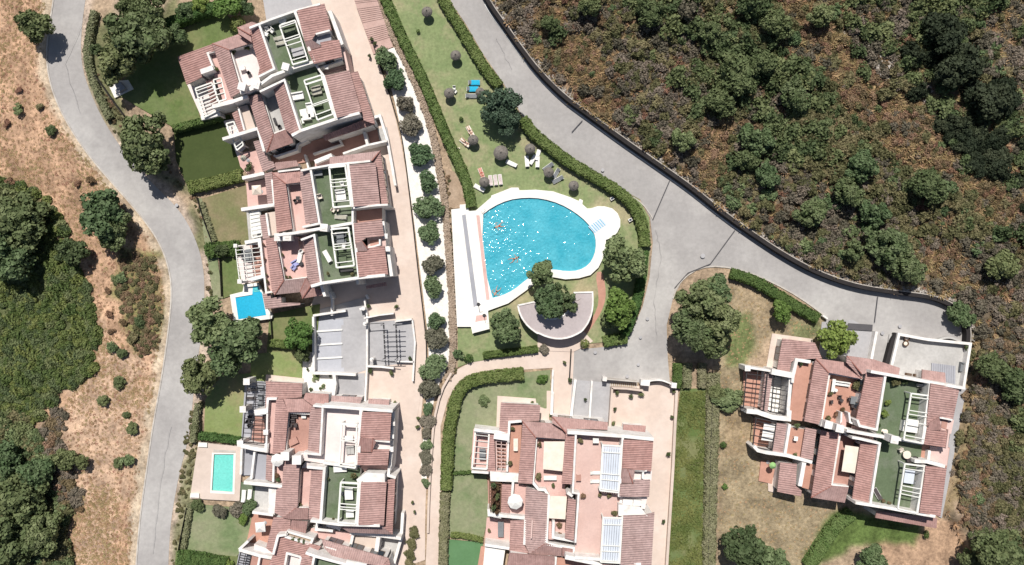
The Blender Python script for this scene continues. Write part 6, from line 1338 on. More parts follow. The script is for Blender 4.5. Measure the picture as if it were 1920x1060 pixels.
hedge([(906, 667), (950, 662), (1008, 655)], 11, .9, 'leaf_hedge_dark', 'low straight hedge beside the footpath on the pool lawn', seed=6)
hedge([(982, 701), (930, 706), (890, 712), (870, 722), (856, 742), (848, 775), (840, 820), (838, 870), (836, 920)], 19, 1.5, 'leaf_hedge', 'tall bending hedge between the footpath and the middle garden', seed=7, rag=.3); hedge([(834, 925), (832, 990), (830, 1075)], 15, 1.2, 'leaf_hedge_dry', 'yellowing hedge at the lower end of the footpath', seed=8)
hedge([(845, 1004), (870, 1006), (905, 1014)], 8, .8, 'leaf_hedge', 'low hedge between the pale lawn and the emerald turf', seed=9); hedge([(848, 888), (878, 887), (908, 886)], 6, .7, 'leaf_hedge_dark', 'sparse low hedge dividing the two pale lawns', seed=10, dens=30)
hedge([(1372, 512), (1410, 524), (1440, 540), (1470, 560), (1500, 578), (1536, 598)], 18, 1.3, 'leaf_hedge_dark', 'thick hedge on the kerb in front of the eastern garden', seed=11)
hedge([(1338, 700), (1337, 800), (1334, 900), (1330, 1075)], 22, .9, 'leaf_hedge_dry', 'dusty pale hedge on the east side of the ivy bank', seed=12, rag=.3)
for i, x in enumerate((1272, 1290, 1318)): hedge([(x, 682), (x - 1, 728)], 14 if i < 2 else 12, 1.2, 'leaf_hedge_dark' if i == 0 else 'leaf_hedge_dry', ['short dark hedge row at the head of the ivy bank beside the road', 'short pale hedge row in the middle at the head of the ivy bank', 'short pale hedge row under the oak at the garden fence'][i], seed=13 + i)
hedge([(352, 352), (400, 342), (452, 328)], 20, 1.1, 'leaf_hedge', 'hedge along the lower side of the dark square lawn', seed=20); hedge([(322, 241), (372, 228), (412, 217)], 11, 1.7, 'leaf_hedge', 'low hedge along the upper side of the dark square lawn', seed=21)
hedge([(310, 44), (350, 28), (405, 10)], 18, 1.9, 'leaf_hedge_dark', 'tall hedge dividing the bare plot from the corner garden', seed=22); hedge([(384, 470), (415, 468), (448, 464)], 24, 1.2, 'leaf_hedge_dark', 'dense dark hedge between the dry lawn and the small green lawn', seed=23, rag=.35)
hedge([(176, 20), (166, 60), (160, 110), (178, 168), (204, 222)], 12, 1.0, 'leaf_hedge_dry', 'dusty hedge along the road at the corner garden', seed=24); hedge([(505, 643), (540, 648), (572, 648)], 12, 1.4, 'leaf_hedge', 'hedge beneath the bright fruit tree', seed=25)
hedge([(372, 818), (410, 822), (450, 828)], 13, 1.0, 'leaf_hedge_dark', 'short dark hedge above the plunge pool terrace', seed=26); hedge([(332, 1048), (370, 1052), (422, 1062)], 26, 1.3, 'leaf_hedge_dark', 'wide dark hedge at the lower left garden', seed=27); hedge([(370, 758), (364, 800), (360, 830)], 10, .9, 'leaf_hedge_dry', 'dusty hedge between the lime lawn and the road', seed=28)
hedge([(378, 380), (390, 420), (402, 452)], 9, .5, 'leaf_hedge_dry', 'thin dusty hedge beside the dry lawn', seed=29); hedge([(1518, 1065), (1548, 1018), (1570, 985), (1600, 965)], 22, 1.3, 'leaf_hedge', 'curved hedge dividing the dry garden from the green lawn', seed=30)
hedge([(342, 1030), (350, 985), (356, 945)], 9, .8, 'leaf_hedge_dry', 'thin hedge between the pale lawn and the western road', seed=31)
# ivy bank
def ivy():
    pl = [(1275, 735), (1328, 732), (1326, 1075), (1253, 1075), (1262, 880)]; X, Y = sample(pl, 9500, 91); r = np.random.RandomState(91); n = len(X)
    Zz = .05 + vnoise(X, Y, 1.6, 92) * .35 + r.rand(n) * .12; N3 = r.normal(size=(n, 3)) * .5 + [0, 0, 1]; N3 /= np.linalg.norm(N3, axis=1, keepdims=True)
    v, q = leaf_quads(np.stack([X, Y, Zz], -1), N3, .12 * (.6 + .9 * r.rand(n)), r); o = bpy.data.objects.new('ivy_ground_cover', mesh_np('ivy_ground_cover', v, q, leaf('ivy_leaf', (0.115, 0.148, 0.042), (0.205, 0.215, 0.072), 0, scale=.35))); COL.objects.link(o); o['kind'] = 'stuff'
ivy()
# thin fences along the gardens
def fence(px, label, hh=1.1, step=1.8):
    pts = [P(a, b, 0) for a, b in px]; root = empty('wire_fence', pts[0]); tag(root, label, 'fence'); L = root.location
    for a, b in zip(pts, pts[1:]):
        a = a - Vector((L.x, L.y, 0)); b = b - Vector((L.x, L.y, 0)); n = max(1, int((b - a).length / step))
        for i in range(n + 1):
            p = a.lerp(b, i / n); k = MB(); k.box(-.03, .03, -.03, .03, 0, hh, 0, (p.x, p.y, 0)); k.build('post', M['iron'], root)
        k = MB(); ribbon(k, [a, b], .1, hh - .05, .025); k.build('mesh_panel', M['iron'], root)
fence([(338, 1032), (347, 985), (354, 950)], 'dark mesh fence of the pale lower garden on the road side'); fence([(373, 372), (388, 420), (402, 458), (416, 490), (419, 556)], 'dark mesh fence beside the dry lawn'); fence([(180, 140), (215, 190), (236, 218)], 'dark mesh fence along the corner garden road side')
fence([(375, 755), (380, 790), (380, 820)], 'dark mesh fence of the lime lawn on the road side'); fence([(1333, 735), (1330, 830), (1327, 950), (1324, 1075)], 'dark mesh fence at the east edge of the ivy bank'); fence([(1790, 935), (1830, 968), (1910, 1018)], 'thin low edging rail of the lower hillside path', .5)
fence([(510, 590), (514, 645)], 'thin fence between the blue pool and the small garden')
# ------------------------------------------------------------------ furniture and people
def mk(name, label, cat, group, px, z, rz): 
    o = empty(name, P(px[0], px[1], z), R(rz)); tag(o, label, cat, group); return o
# thatched parasols
def parasol_thatch(px, rpx, label):
    rr = rpx * MPP * .98; hh = 2.0; o = empty('thatched_parasol', P(px[0], px[1], 1.9).xyz * Vector((1, 1, 0))); tag(o, label, 'parasol', 'thatched parasols on the pool lawn')
    o.rotation_euler = (0, 0, px[0])
    k = MB(); k.lathe([(rr * 1.0, -.22), (rr * 1.03, -.16), (rr * .86, .08), (rr * .84, .06), (rr * .62, .26), (rr * .60, .24), (rr * .34, .40), (rr * .32, .38), (rr * .1, .5), (rr * .08, .62), (.001, .64)], 22, (0, 0, hh - .3))
    r = random.Random(int(px[0])); k.v = [(x * (1 + (r.random() - .5) * .05), y * (1 + (r.random() - .5) * .05), z + (r.random() - .5) * .03) for x, y, z in k.v]
    k.build('thatch_canopy', M['thatch'], o)
    k = MB(); k.lathe([(rr * .97, 0), (rr * .95, .03), (.001, .5)], 14, (0, 0, hh - .5)); k.build('canopy_underside', M['wood'], o)
    k = MB(); k.tube((0, 0, 0), (0, 0, hh + .42), .05, .04); k.build('pole', M['iron'], o)
    return o
for x, y, r_, lb in [(800, 21, 10, 'thatched parasol nearest the top, alone on the long lawn'), (854, 103, 9.8, 'thatched parasol alone on the lawn, second from the top'), (842, 174, 10, 'thatched parasol with two white chairs behind, by the western lawn hedge'), (900, 172, 8.6, 'small thatched parasol half under the dark conifer beside blue towels'),
                     (887, 262, 9.8, 'thatched parasol beside two sunbathers'), (939, 286, 13.6, 'largest thatched parasol, with one white lounger by it'), (994, 279, 10, 'thatched parasol over four white loungers near the road hedge'), (908, 341, 9.8, 'thatched parasol between a sunbather and three striped loungers'),
                     (1029, 323, 9.8, 'thatched parasol over three pale loungers by the road hedge'), (1076, 348, 9.6, 'thatched parasol alone, nearest the round pool platform')]: parasol_thatch((x, y), r_, lb)
# sun lounger
def lounger_proto():
    o = empty('sun_lounger', (0, 0, 0))
    k = MB(); k.box(-.95, .95, -.34, -.28, .28, .34); k.box(-.95, .95, .28, .34, .28, .34); k.box(-.95, -.89, -.28, .28, .281, .339); k.box(.89, .95, -.28, .28, .281, .339); k.build('frame', M['white_metal'], o)
    k = MB(); k.add([(-.35, -.28, .345), (.93, -.28, .345), (.93, .28, .345), (-.35, .28, .345), (-.35, -.28, .40), (.93, -.28, .40), (.93, .28, .40), (-.35, .28, .40)], [(3, 2, 1, 0), (4, 5, 6, 7), (0, 1, 5, 4), (1, 2, 6, 5), (2, 3, 7, 6), (3, 0, 4, 7)]); k.build('mattress', M['cloth_white'], o)
    k = MB(); k.add([(-.36, -.28, .36), (-.36, .28, .36), (-.88, .28, .62), (-.88, -.28, .62), (-.36, -.28, .42), (-.36, .28, .42), (-.90, .28, .68), (-.90, -.28, .68)], [(3, 2, 1, 0), (4, 5, 6, 7), (0, 1, 5, 4), (1, 2, 6, 5), (2, 3, 7, 6), (3, 0, 4, 7)][::1]); k.build('backrest', M['cloth_white'], o)
    for x in (-.7, .8):
        for y in (-.3, .3): k = MB(); k.box(x - .03, x + .03, y - .03, y + .03, 0, .28); k.build('leg', M['white_metal'], o)
    return o
LG = [lounger_proto(), True]; LG_MESH = [c.data for c in sorted(LG[0].children, key=lambda q: q.name)]
def lounger(px, z, rz, label, mt=None, group='sun loungers', L=None):
    if L is None: L = 1.0
    if LG[1]: o = LG[0]; LG[1] = False
    else:
        o = copy_tree(LG[0])
        for c, d in zip(sorted(o.children, key=lambda q: q.name), LG_MESH): c.data = d
    o.location = P(px[0], px[1], z + .3) ; o.location.z = z; o.rotation_euler = (0, 0, R(rz)); o.scale = (L, L, L); tag(o, label, 'sun lounger', group)
    if mt:
        for c in o.children:
            if c.name.startswith(('mattress', 'backrest')):
                c.data = c.data.copy(); c.data.materials.clear(); c.data.materials.append(M[mt])
    return o
gl = 'sun loungers on the pool lawn'
lounger((889, 155), .05, 0, 'sun lounger under the upper turquoise towel', 'cloth_grey', gl); lounger((886, 167), .05, 0, 'sun lounger under the lower turquoise towel', 'cloth_grey', gl); lounger((884, 180), .05, 0, 'grey mesh sun lounger without towel next to the turquoise pair', 'cloth_grey', gl)
lounger((959, 307), .05, 155, 'white lounger beside the largest thatched parasol', None, gl); lounger((988, 303), .05, 95, 'white lounger in the shade below the parasol, westernmost of four', 'cloth_white', gl, .95); lounger((1008, 291), .05, 72, 'white lounger nearest the road hedge, upper one of the pair', None, gl, .95)
lounger((1008, 304), .05, 88, 'white lounger just below the upper one by the road hedge', None, gl, .95); lounger((999, 300), .05, 60, 'white lounger in the middle of the group of four', None, gl, .9)
lounger((1028, 313), .05, 215, 'pale lounger tucked behind the parasol near the hedge', 'cloth_grey', gl); lounger((1043, 325), .05, 240, 'grey lounger to the east of the hedge side parasol', 'cloth_grey', gl, .9); lounger((1046, 337), .05, 208, 'pale lounger lowest in the group of three', 'cloth_grey', gl)
for i, x in enumerate((920, 927, 934)): lounger((x + i * 2, 339 - i), .05, 98, 'striped white lounger, ' + ['nearest the parasol', 'middle of three side by side', 'farthest from the parasol'][i], 'cloth_stripe', gl, .9)
lounger((899, 353), .05, 150, 'white lounger on the far side of the lowest western parasol', None, gl); lounger((882, 247), .05, 120, 'lounger carrying the upper sunbather', 'cloth_cream', gl); lounger((872, 268), .05, 140, 'lounger carrying the lower sunbather', 'cloth_cream', gl); lounger((903, 326), .05, 110, 'lounger with salmon towel and a sunbather', 'cloth_pink', gl)
# towels
for (x, y), lb in (((891, 155), 'turquoise towel spread on the upper lounger'), ((888, 167), 'turquoise towel spread on the lower lounger')):
    o = P(x, y, .5); k = MB(); n = 9; vs = []; r = random.Random(x)
    for i in range(n):
        for j in range(6): vs.append(((i / (n - 1) - .5) * 1.45, (j / 5 - .5) * .82, .02 * r.random() + (0 if 0 < j < 5 else -.06)))
    k.add(vs, [(i * 6 + j, (i + 1) * 6 + j, (i + 1) * 6 + j + 1, i * 6 + j + 1) for i in range(n - 1) for j in range(5)]); t = k.build('towel', M['cloth_blue']); t.location = (o.x, o.y, .49); tag(t, lb, 'towel', 'turquoise towels')
# chairs, tables, sofas
def chair_proto():
    o = empty('garden_chair', (0, 0, 0)); k = MB(); k.box(-.25, .25, -.25, .25, .40, .46); k.build('seat', M['white_metal'], o); k = MB(); k.box(-.25, .25, .22, .28, .46, .92); k.build('backrest', M['white_metal'], o)
    for x in (-.22, .22):
        for y in (-.22, .22): k = MB(); k.box(x - .025, x + .025, y - .025, y + .025, 0, .40); k.build('leg', M['white_metal'], o)
        k = MB(); k.box(x - .03 if x < 0 else x - .01, x + .03, -.22, .22, .62, .66); k.build('armrest', M['white_metal'], o)
    return o
CH = [chair_proto(), True]; CH_MESH = [c.data for c in sorted(CH[0].children, key=lambda q: q.name)]
def remat(o, m):
    for c in o.children: c.data = c.data.copy(); c.data.materials.clear(); c.data.materials.append(M[m])
def chair(px, z, rz, label, m=None, s=1.0):
    if CH[1]: o = CH[0]; CH[1] = False
    else:
        o = copy_tree(CH[0])
        for c, d in zip(sorted(o.children, key=lambda q: q.name), CH_MESH): c.data = d
    if m: remat(o, m)
    o.location = P(*px, z); o.rotation_euler = (0, 0, R(rz)); o.scale = (s, s, s); tag(o, label, 'chair', 'terrace chairs'); return o
def table(px, z, label, a=.8, b=.5, m='white_metal', rz=0, round_=False, h=.74):
    o = mk('garden_table', label, 'table', 'terrace tables', px, z, rz); k = MB()
    if round_: k.lathe([(a, h - .05), (a + .02, h - .02), (a, h), (.001, h)], 20)
    else: k.box(-a, a, -b, b, h - .05, h)
    k.build('table_top', M[m], o)
    if round_: k = MB(); k.lathe([(.3, 0), (.28, .04), (.05, .08), (.05, h - .05)], 12); k.build('pedestal', M[m], o)
    else:
        for x in (-a + .08, a - .08):
            for y in (-b + .08, b - .08): k = MB(); k.box(x - .03, x + .03, y - .03, y + .03, 0, h - .05); k.build('leg', M[m], o)
    return o
def sofa(px, z, label, w_=1.7, d_=.8, m='cloth_white', rz=0):
    o = mk('outdoor_sofa', label, 'sofa', 'terrace sofas', px, z, rz); k = MB(); k.box(-w_ / 2, w_ / 2, -d_ / 2, d_ / 2, .05, .32); k.build('base', M[m], o)
    k = MB(); k.box(-w_ / 2, w_ / 2, d_ / 2 - .18, d_ / 2, .322, .75); k.build('backrest', M[m], o); n = max(1, round(w_ / .75))
    for i in range(n): k = MB(); x0 = -w_ / 2 + .1 + i * (w_ - .2) / n; k.box(x0 + .012, x0 + (w_ - .2) / n - .012, -d_ / 2 + .03, d_ / 2 - .2, .325, .45); k.build('cushion', M[m], o)
    for s in (-1, 1): k = MB(); k.box(*sorted((s * w_ / 2, s * (w_ / 2 - .09))), -d_ / 2, d_ / 2 - .19, .323, .58); k.build('armrest', M[m], o)
    return o
def umbrella(px, z, rpx, label, m='cloth_white', n=8, square=False):
    hh = 2.45; rz0 = 50 if square else 10; o = mk('garden_parasol', label, 'parasol', 'cloth parasols', px, z, rz0); o.location = P(px[0], px[1], z + hh); o.location.z = z; rr = rpx * MPP * (ALT - z - hh) / ALT; n = 4 if square else n
    k = MB(); pr = [(rr * (1.2 if square else 1), hh - .32), (rr * .97 * (1.2 if square else 1), hh - .22), (rr * .5, hh + .06), (.001, hh + .3)]; k.lathe(pr, n); k.build('canopy', M[m], o)
    k = MB(); k.tube((0, 0, 0), (0, 0, hh + .36), .035); k.build('pole', M['white_metal'], o); k = MB(); k.lathe([(.3, 0), (.3, .08), (.06, .14), (.001, .14)], 12); k.build('base', M['concrete'], o)
    for i in range(n): a = 2 * math.pi * i / n; k = MB(); k.tube((0, 0, hh + .2), (math.cos(a) * rr * .95, math.sin(a) * rr * .95, hh - .3), .015, n=4); k.build('rib', M['white_metal'], o)
PT = [0]
def plant(px, z, rpx, label, kind='scrub_mid', pot='terracotta', hh=None):
    PT[0] += 1; r_ = rpx * MPP; o = mk('potted_plant', label, 'potted plant', 'potted plants', px, z, PT[0] * 50); pr = min(.28, r_ * .6)
    k = MB(); k.lathe([(pr * .7, 0), (pr, .34), (pr * 1.08, .34), (pr * 1.08, .38), (pr * .9, .38), (pr * .88, .33), (.001, .33)], 12); k.build('pot', M[pot], o)
    hh = hh or r_; c = bpy.data.objects.new('foliage', CR[kind][PT[0] % len(CR[kind])]); COL.objects.link(c); c.parent = o; c.scale = (r_, r_, hh); c.location = (0, 0, .38 + hh * .45); return o
G_ = ZG + .01; T_ = ZT + .01
# tilted villas, upper
table((532, 41), G_, 'round white table on the uppermost green turf terrace', .62, round_=True); sofa((548, 30), G_, 'small white bench at the upper corner of the uppermost turf terrace', .95, .5, rz=15); sofa((501, 47), G_, 'white two seat sofa at the west corner of the uppermost turf terrace', 1.25, .75, rz=12)
chair((503, 58), G_, 20, 'white armchair west of the sofa table, uppermost turf terrace', 'cloth_white', 1.15); chair((512, 60), G_, -40, 'white armchair turned to the east, uppermost turf terrace', 'cloth_white', 1.2); chair((501, 67), G_, 160, 'white armchair farthest from the sofa, uppermost turf terrace', 'cloth_white', 1.25)
lounger((523, 72), G_, 15, 'sand coloured lounger, upper of two on the uppermost turf terrace', 'cloth_sand', 'terrace loungers', .85); lounger((527, 81), G_, 15, 'sand coloured lounger, lower of two on the uppermost turf terrace', 'cloth_sand', 'terrace loungers', .85)
sofa((545, 58), G_, 'green cushioned sofa under the uppermost white pergola', 1.9, 1.0, 'turf', 15); table((561, 100), G_, 'grey dining table under the uppermost white pergola', .9, .6, 'concrete', 15)
chair((550, 96), G_, 90, 'grey chair west of the uppermost dining table', 'cloth_grey'); chair((571, 106), G_, -60, 'grey chair east of the uppermost dining table', 'cloth_grey'); table((457, 130), T_, 'wire table on the bright tiled terrace of the tilted villas', .42, .3, 'white_metal', 20); chair((469, 140), T_, 30, 'dark chair on the bright tiled terrace of the tilted villas', 'iron')
plant((438, 101), T_, 6, 'dark leafy pot at the corner of the bright tiled terrace', 'scrub_dark'); plant((466, 91), T_, 6, 'palm like pot at the upper edge of the bright tiled terrace', 'scrub_dark'); plant((408, 131), 2.65, 4.5, 'pot plant on the narrow pink balcony of the tilted villas', 'scrub_dark')
sofa((558, 182), G_, 'wide white daybed on the second turf terrace', 2.1, 1.1, rz=10); sofa((583, 208), G_, 'white corner sofa long side, second turf terrace', 1.0, 2.2, rz=10); sofa((577, 221), G_, 'white corner sofa short side, second turf terrace', 1.3, .9, rz=190); table((570, 212), G_, 'square white table by the corner sofa, second turf terrace', .5, .5, rz=12, h=.4)
table((564, 231), G_, 'slim white side bench, western one, second turf terrace', .16, .4, rz=15, h=.45); table((569, 228), G_, 'slim white side bench, eastern one, second turf terrace', .16, .4, rz=15, h=.45); sofa((595, 171), G_, 'large sand coloured seat under the second white pergola', 1.5, 1.3, 'cloth_sand', 12); table((596, 196), G_, 'green topped table under the second white pergola', .8, .5, 'turf', 12)
plant((540, 158), G_, 4, 'small dark plant on the second turf terrace', 'scrub_dark'); table((517, 228), T_, 'long dark bench on the grey strip terrace', .2, .5, 'iron', 20, h=.4); chair((526, 240), T_, 20, 'dark chair at the end of the grey strip terrace', 'iron')
umbrella((455, 296), .2, 6, 'closed looking pale parasol at the pink patio edge', 'cloth_sand', 6); plant((470, 315), .25, 8, 'very dark bushy pot on the pink patio of the tilted villas', 'scrub_dark', hh=.9); plant((437, 262), .25, 3.5, 'small dark pot beside the white slats', 'scrub_dark')
# middle-left block
table((597, 326), G_, 'long grey console at the upper wall of the third turf terrace', .75, .4, 'cloth_grey', 5, h=.6); chair((602, 370), G_, 15, 'cream armchair in the middle of the third turf terrace', 'cloth_cream', 1.3); table((588, 374), G_, 'narrow green bench against the parapet of the third turf terrace', .22, .75, 'turf', 5, h=.45)
sofa((640, 366), G_, 'big white square daybed under the third pergola', 1.55, 1.7, 'cloth_white', 8); chair((643, 345), G_, 8, 'pale chair under the third pergola', 'cloth_white', 1.1); chair((626, 395), G_, 60, 'cream folding chair south of the third pergola', 'cloth_cream'); chair((634, 393), G_, -30, 'tilted cream chair south of the third pergola', 'cloth_cream', 1.1)
lounger((639, 407), G_, 175, 'greenish lounger at the lower end of the third turf terrace', 'cloth_sand', 'terrace loungers'); chair((555, 378), T_, 30, 'dark chair on the pink terrace of the square pool block', 'iron', .9); table((561, 373), T_, 'wire side table on the pink terrace of the square pool block', .3, .3, 'iron')
table((640, 446), G_, 'grey dining table under the fourth pergola', .55, .85, 'cloth_grey', 5); 
for i, (x, y, a, l) in enumerate([(633, 440, 90, 'white chair at the upper west side of the fourth pergola table'), (648, 441, -90, 'grey chair at the upper east side of the fourth pergola table'), (634, 452, 90, 'grey chair at the lower west side of the fourth pergola table'), (648, 453, -90, 'grey chair at the lower east side of the fourth pergola table'), (646, 462, 180, 'white chair at the foot of the fourth pergola table')]): chair((x, y), G_, a, l, 'cloth_white' if i in (0, 4) else 'cloth_grey')
table((642, 485), G_, 'green topped low table under the fourth pergola', .7, .5, 'turf', 5, h=.45); lounger((614, 481), G_, 120, 'white lounger alone on the fourth turf terrace', None, 'terrace loungers', 1.05); table((650, 507), G_, 'dark bench at the end of the fourth turf terrace', 1.1, .3, 'iron', 3, h=.4); plant((616, 513), G_, 3.5, 'small yellow green pot on the fourth turf terrace', 'scrub_olive'); plant((661, 514), G_, 4, 'pale pot at the corner of the fourth turf terrace', 'scrub_olive')
sofa((555, 494), T_, 'lilac covered seat on the pink roof terrace above the square pool', 1.0, .9, 'cloth_lilac', 30); sofa((552, 502), T_, 'second lilac cushion seat on the pink roof terrace', .7, .7, 'cloth_lilac', 50); lounger((562, 482), T_, 80, 'white lounger on the pink roof terrace above the square pool', None, 'terrace loungers'); chair((567, 472), T_, 40, 'white chair above the white lounger, pink roof terrace', 'cloth_white'); table((566, 495), T_, 'round dark table beside the lilac seats', .3, m='iron', round_=True, h=.5)
for i, (x, y) in enumerate([(535, 504), (538, 520), (531, 478), (546, 521), (494, 458), (497, 486), (500, 515), (502, 528), (503, 541)]): plant((x, y), T_ if i < 4 else 2.65, 3.6, ['pot at the parapet middle of the pink roof terrace', 'pot at the lower corner of the pink roof terrace', 'pot at the upper parapet of the pink roof terrace', 'pot on the lower wall of the pink roof terrace', 'topmost pot of the long pink balcony', 'reddish pot in the middle of the long pink balcony', 'third pot on the long pink balcony', 'fourth pot on the long pink balcony', 'lowest pot of the long pink balcony'][i], 'scrub_rust' if i in (4, 5) else 'scrub_olive')
umbrella((480, 356), .2, 10.5, 'white square parasol on the patio under the tilted villas', 'cloth_cream', square=True); table((469, 478), .25, 'grey table under the dark bar pergola above the square pool', .5, .9, 'cloth_grey'); 
for i in range(4): chair((460 + (i % 2) * 17, 473 + (i // 2) * 12), .25, 90 if i % 2 == 0 else -90, 'grey chair under the white slat pergola, ' + ['upper west', 'upper east', 'lower west', 'lower east'][i] + ' place', 'cloth_grey')
# lower-left block
sofa((552, 780), T_, 'dark wicker sofa at the head of the clay tiled terrace', 1.2, .6, 'cloth_dark', 0); sofa((550, 788), T_, 'dark wicker footstool seat next to the wicker sofa', .8, .6, 'cloth_dark'); chair((547, 796), T_, 170, 'dark wicker chair, western of two', 'cloth_dark', 1.1); chair((556, 796), T_, 190, 'dark wicker chair, eastern of two', 'cloth_dark', 1.1)
table((571, 780), T_, 'white cube table in the corner of the clay terrace', .36, .3, h=.5); table((551, 827), T_, 'wooden frame hammock bed on the clay terrace', .75, .5, 'clay_tile', 25, h=.5); 
for i, (x, y, l) in enumerate([(472, 731, 'black chair at the head of the long iron pergola'), (470, 747, 'second black chair of the long iron pergola')]): lounger((x, y), .25, 0, l, 'cloth_dark', 'black patio loungers', .8)
for i, (x, y) in enumerate([(491, 726), (490, 744), (490, 757)]): table((x, y), .25, 'slate topped table under the iron pergola, ' + ['upper', 'middle', 'lower'][i] + ' one', .42, .42, 'cloth_grey', h=.5)
for i, (x, y) in enumerate([(471, 782), (468, 790), (472, 796)]): chair((x, y), .25, 60 * i, 'black round chair of the cluster under the iron pergola, ' + ['upper', 'western', 'lower'][i] + ' one', 'iron', 1.2)
sofa((658, 843), G_, 'pale grey sofa under the pergola on the white roof terrace', 1.2, 1.3, 'court_grey', 3); table((655, 820), G_, 'white table under the pergola on the white roof terrace', .7, .35); table((639, 877), G_, 'white oval tub at the upper wall of the lower turf terrace', 1.0, .55, 'cloth_white', 3, h=.5)
table((656, 924), G_, 'white dining table under the lower turf terrace pergola', .62, .85, rz=2); table((658, 961), G_, 'white square table at the foot of the lower pergola', .6, .55, rz=2); chair((645, 947), G_, 90, 'dark chair between the two white tables', 'iron'); chair((645, 924), G_, 90, 'grey chair west of the white dining table', 'cloth_grey')
plant((617, 897), G_, 2.4, 'lone small pot on the lower turf terrace', 'scrub_dark'); plant((665, 890), G_, 6, 'yellowing potted bamboo on the lower turf terrace', 'scrub_olive', hh=.8); plant((608, 973), G_, 4, 'pale bushy pot at the lower parapet corner', 'scrub_olive'); plant((626, 973), G_, 4, 'second pale bushy pot at the lower parapet', 'scrub_olive')
umbrella((519, 864), 2.65, 12.5, 'white eight sided parasol above the grey balcony'); umbrella((487, 990), .3, 11, 'white ruffled square parasol on the orange patio', square=True); plant((521, 890), 2.65, 5, 'red flowering pot on the small balcony', 'scrub_rust'); plant((523, 899), 2.65, 5, 'leafy pot below the red flowering one', 'scrub_mid'); plant((564, 945), T_, 4, 'olive pot at the foot of the narrow pink terrace', 'scrub_olive')
lounger((457, 930), .3, 86, 'white lounger beside the plunge pool deck, western one', None, 'plunge pool loungers'); lounger((468, 929), .3, 84, 'white lounger beside the plunge pool deck, eastern one', None, 'plunge pool loungers')
for i, (x, y) in enumerate([(552, 1008), (562, 1011), (571, 1014)]): plant((x, y), 4.0, 4, 'leafy plant in the white planter, ' + ['west', 'middle', 'east'][i], 'scrub_dark')
chair((715, 1013), .35, 10, 'white chair in the grey yard of the lower villa', 'cloth_white'); 
# middle block
table((1084, 894), G_, 'dark patterned table on the clay roof terrace', .38, .45, 'clay_tile'); lounger((1116, 887), G_, 0, 'white lounger at the frosted pergola, upper one', None, 'roof terrace loungers', .8); lounger((1116, 903), G_, 0, 'white lounger at the frosted pergola, lower one', None, 'roof terrace loungers', .8)
table((1116, 824), G_, 'white box unit at the upper wall of the clay roof terrace', .45, .4, h=.9); umbrella((966, 942), 2.45, 15, 'large white eight sided parasol of the middle block'); table((1031, 894), T_, 'long white table below the cream awning', 1.0, .35); table((939, 990), .35, 'grey striped table on the pink garden patio', .45, 1.2, 'cloth_grey'); lounger((967, 834), 2.65, 90, 'cream lounger on the orange balcony', 'cloth_cream', 'balcony loungers')
table((905, 850), .25, 'grey slatted table under the white framed pergola', .5, .9, 'cloth_grey')
for i, (x, y, r_, z, k_, l) in enumerate([(961, 802, 4.5, 2.65, 'scrub_olive', 'pot at the upper corner of the orange balcony'), (1012, 832, 5, T_, 'scrub_tan', 'yellow shrub pot beside the cream awning'), (1008, 892, 7, T_, 'scrub_olive', 'big grey green pot at the lower end of the awning terrace'), (1037, 909, 4, T_, 'scrub_dark', 'dark round pot beside the white steps'), (955, 868, 6, 2.65, 'scrub_olive', 'flowering pot at the balcony middle'),
        (1088, 825, 5.5, G_, 'scrub_olive', 'pot at the upper west corner of the clay roof terrace'), (1092, 928, 5.5, G_, 'scrub_tan', 'dry pot halfway down the clay roof terrace'), (1124, 926, 4.5, G_, 'scrub_olive', 'pot below the frosted pergola, west'), (1141, 927, 4.5, G_, 'scrub_olive', 'pot below the frosted pergola, east'), (1151, 960, 6, G_, 'scrub_olive', 'bushy pot above the lower frosted pergola'), (1087, 1041, 3.5, G_, 'scrub_olive', 'pot at the lower west corner of the clay roof terrace'),
        (1117, 1043, 3.5, G_, 'scrub_olive', 'pot at the lower east corner of the clay roof terrace'), (1048, 982, 6, T_, 'scrub_tan', 'yellow shrub beside the terrace stairs, upper'), (1049, 1001, 6, T_, 'scrub_rust', 'brown shrub beside the terrace stairs, lower'), (1063, 912, 4, T_, 'scrub_olive', 'pot at the foot of the second roof strip'), (917, 993, 4, .35, 'scrub_olive', 'pale plant at the garden edge of the pink patio')]): plant((x, y), z, r_, l, k_)
for i in range(8): bush(926 + (i % 2) * 6, 908 + i * 7, 5, 'scrub_rust' if i % 3 else 'scrub_mid', 'vine foliage on the wooden bars by the octagonal parasol, ' + ['uppermost', 'upper eastern', 'upper western', 'middle eastern', 'middle western', 'lower eastern', 'lower western', 'lowest'][i] + ' clump', 'vine on the wooden pergola', hh=2.9, name='vine', cat='vine')
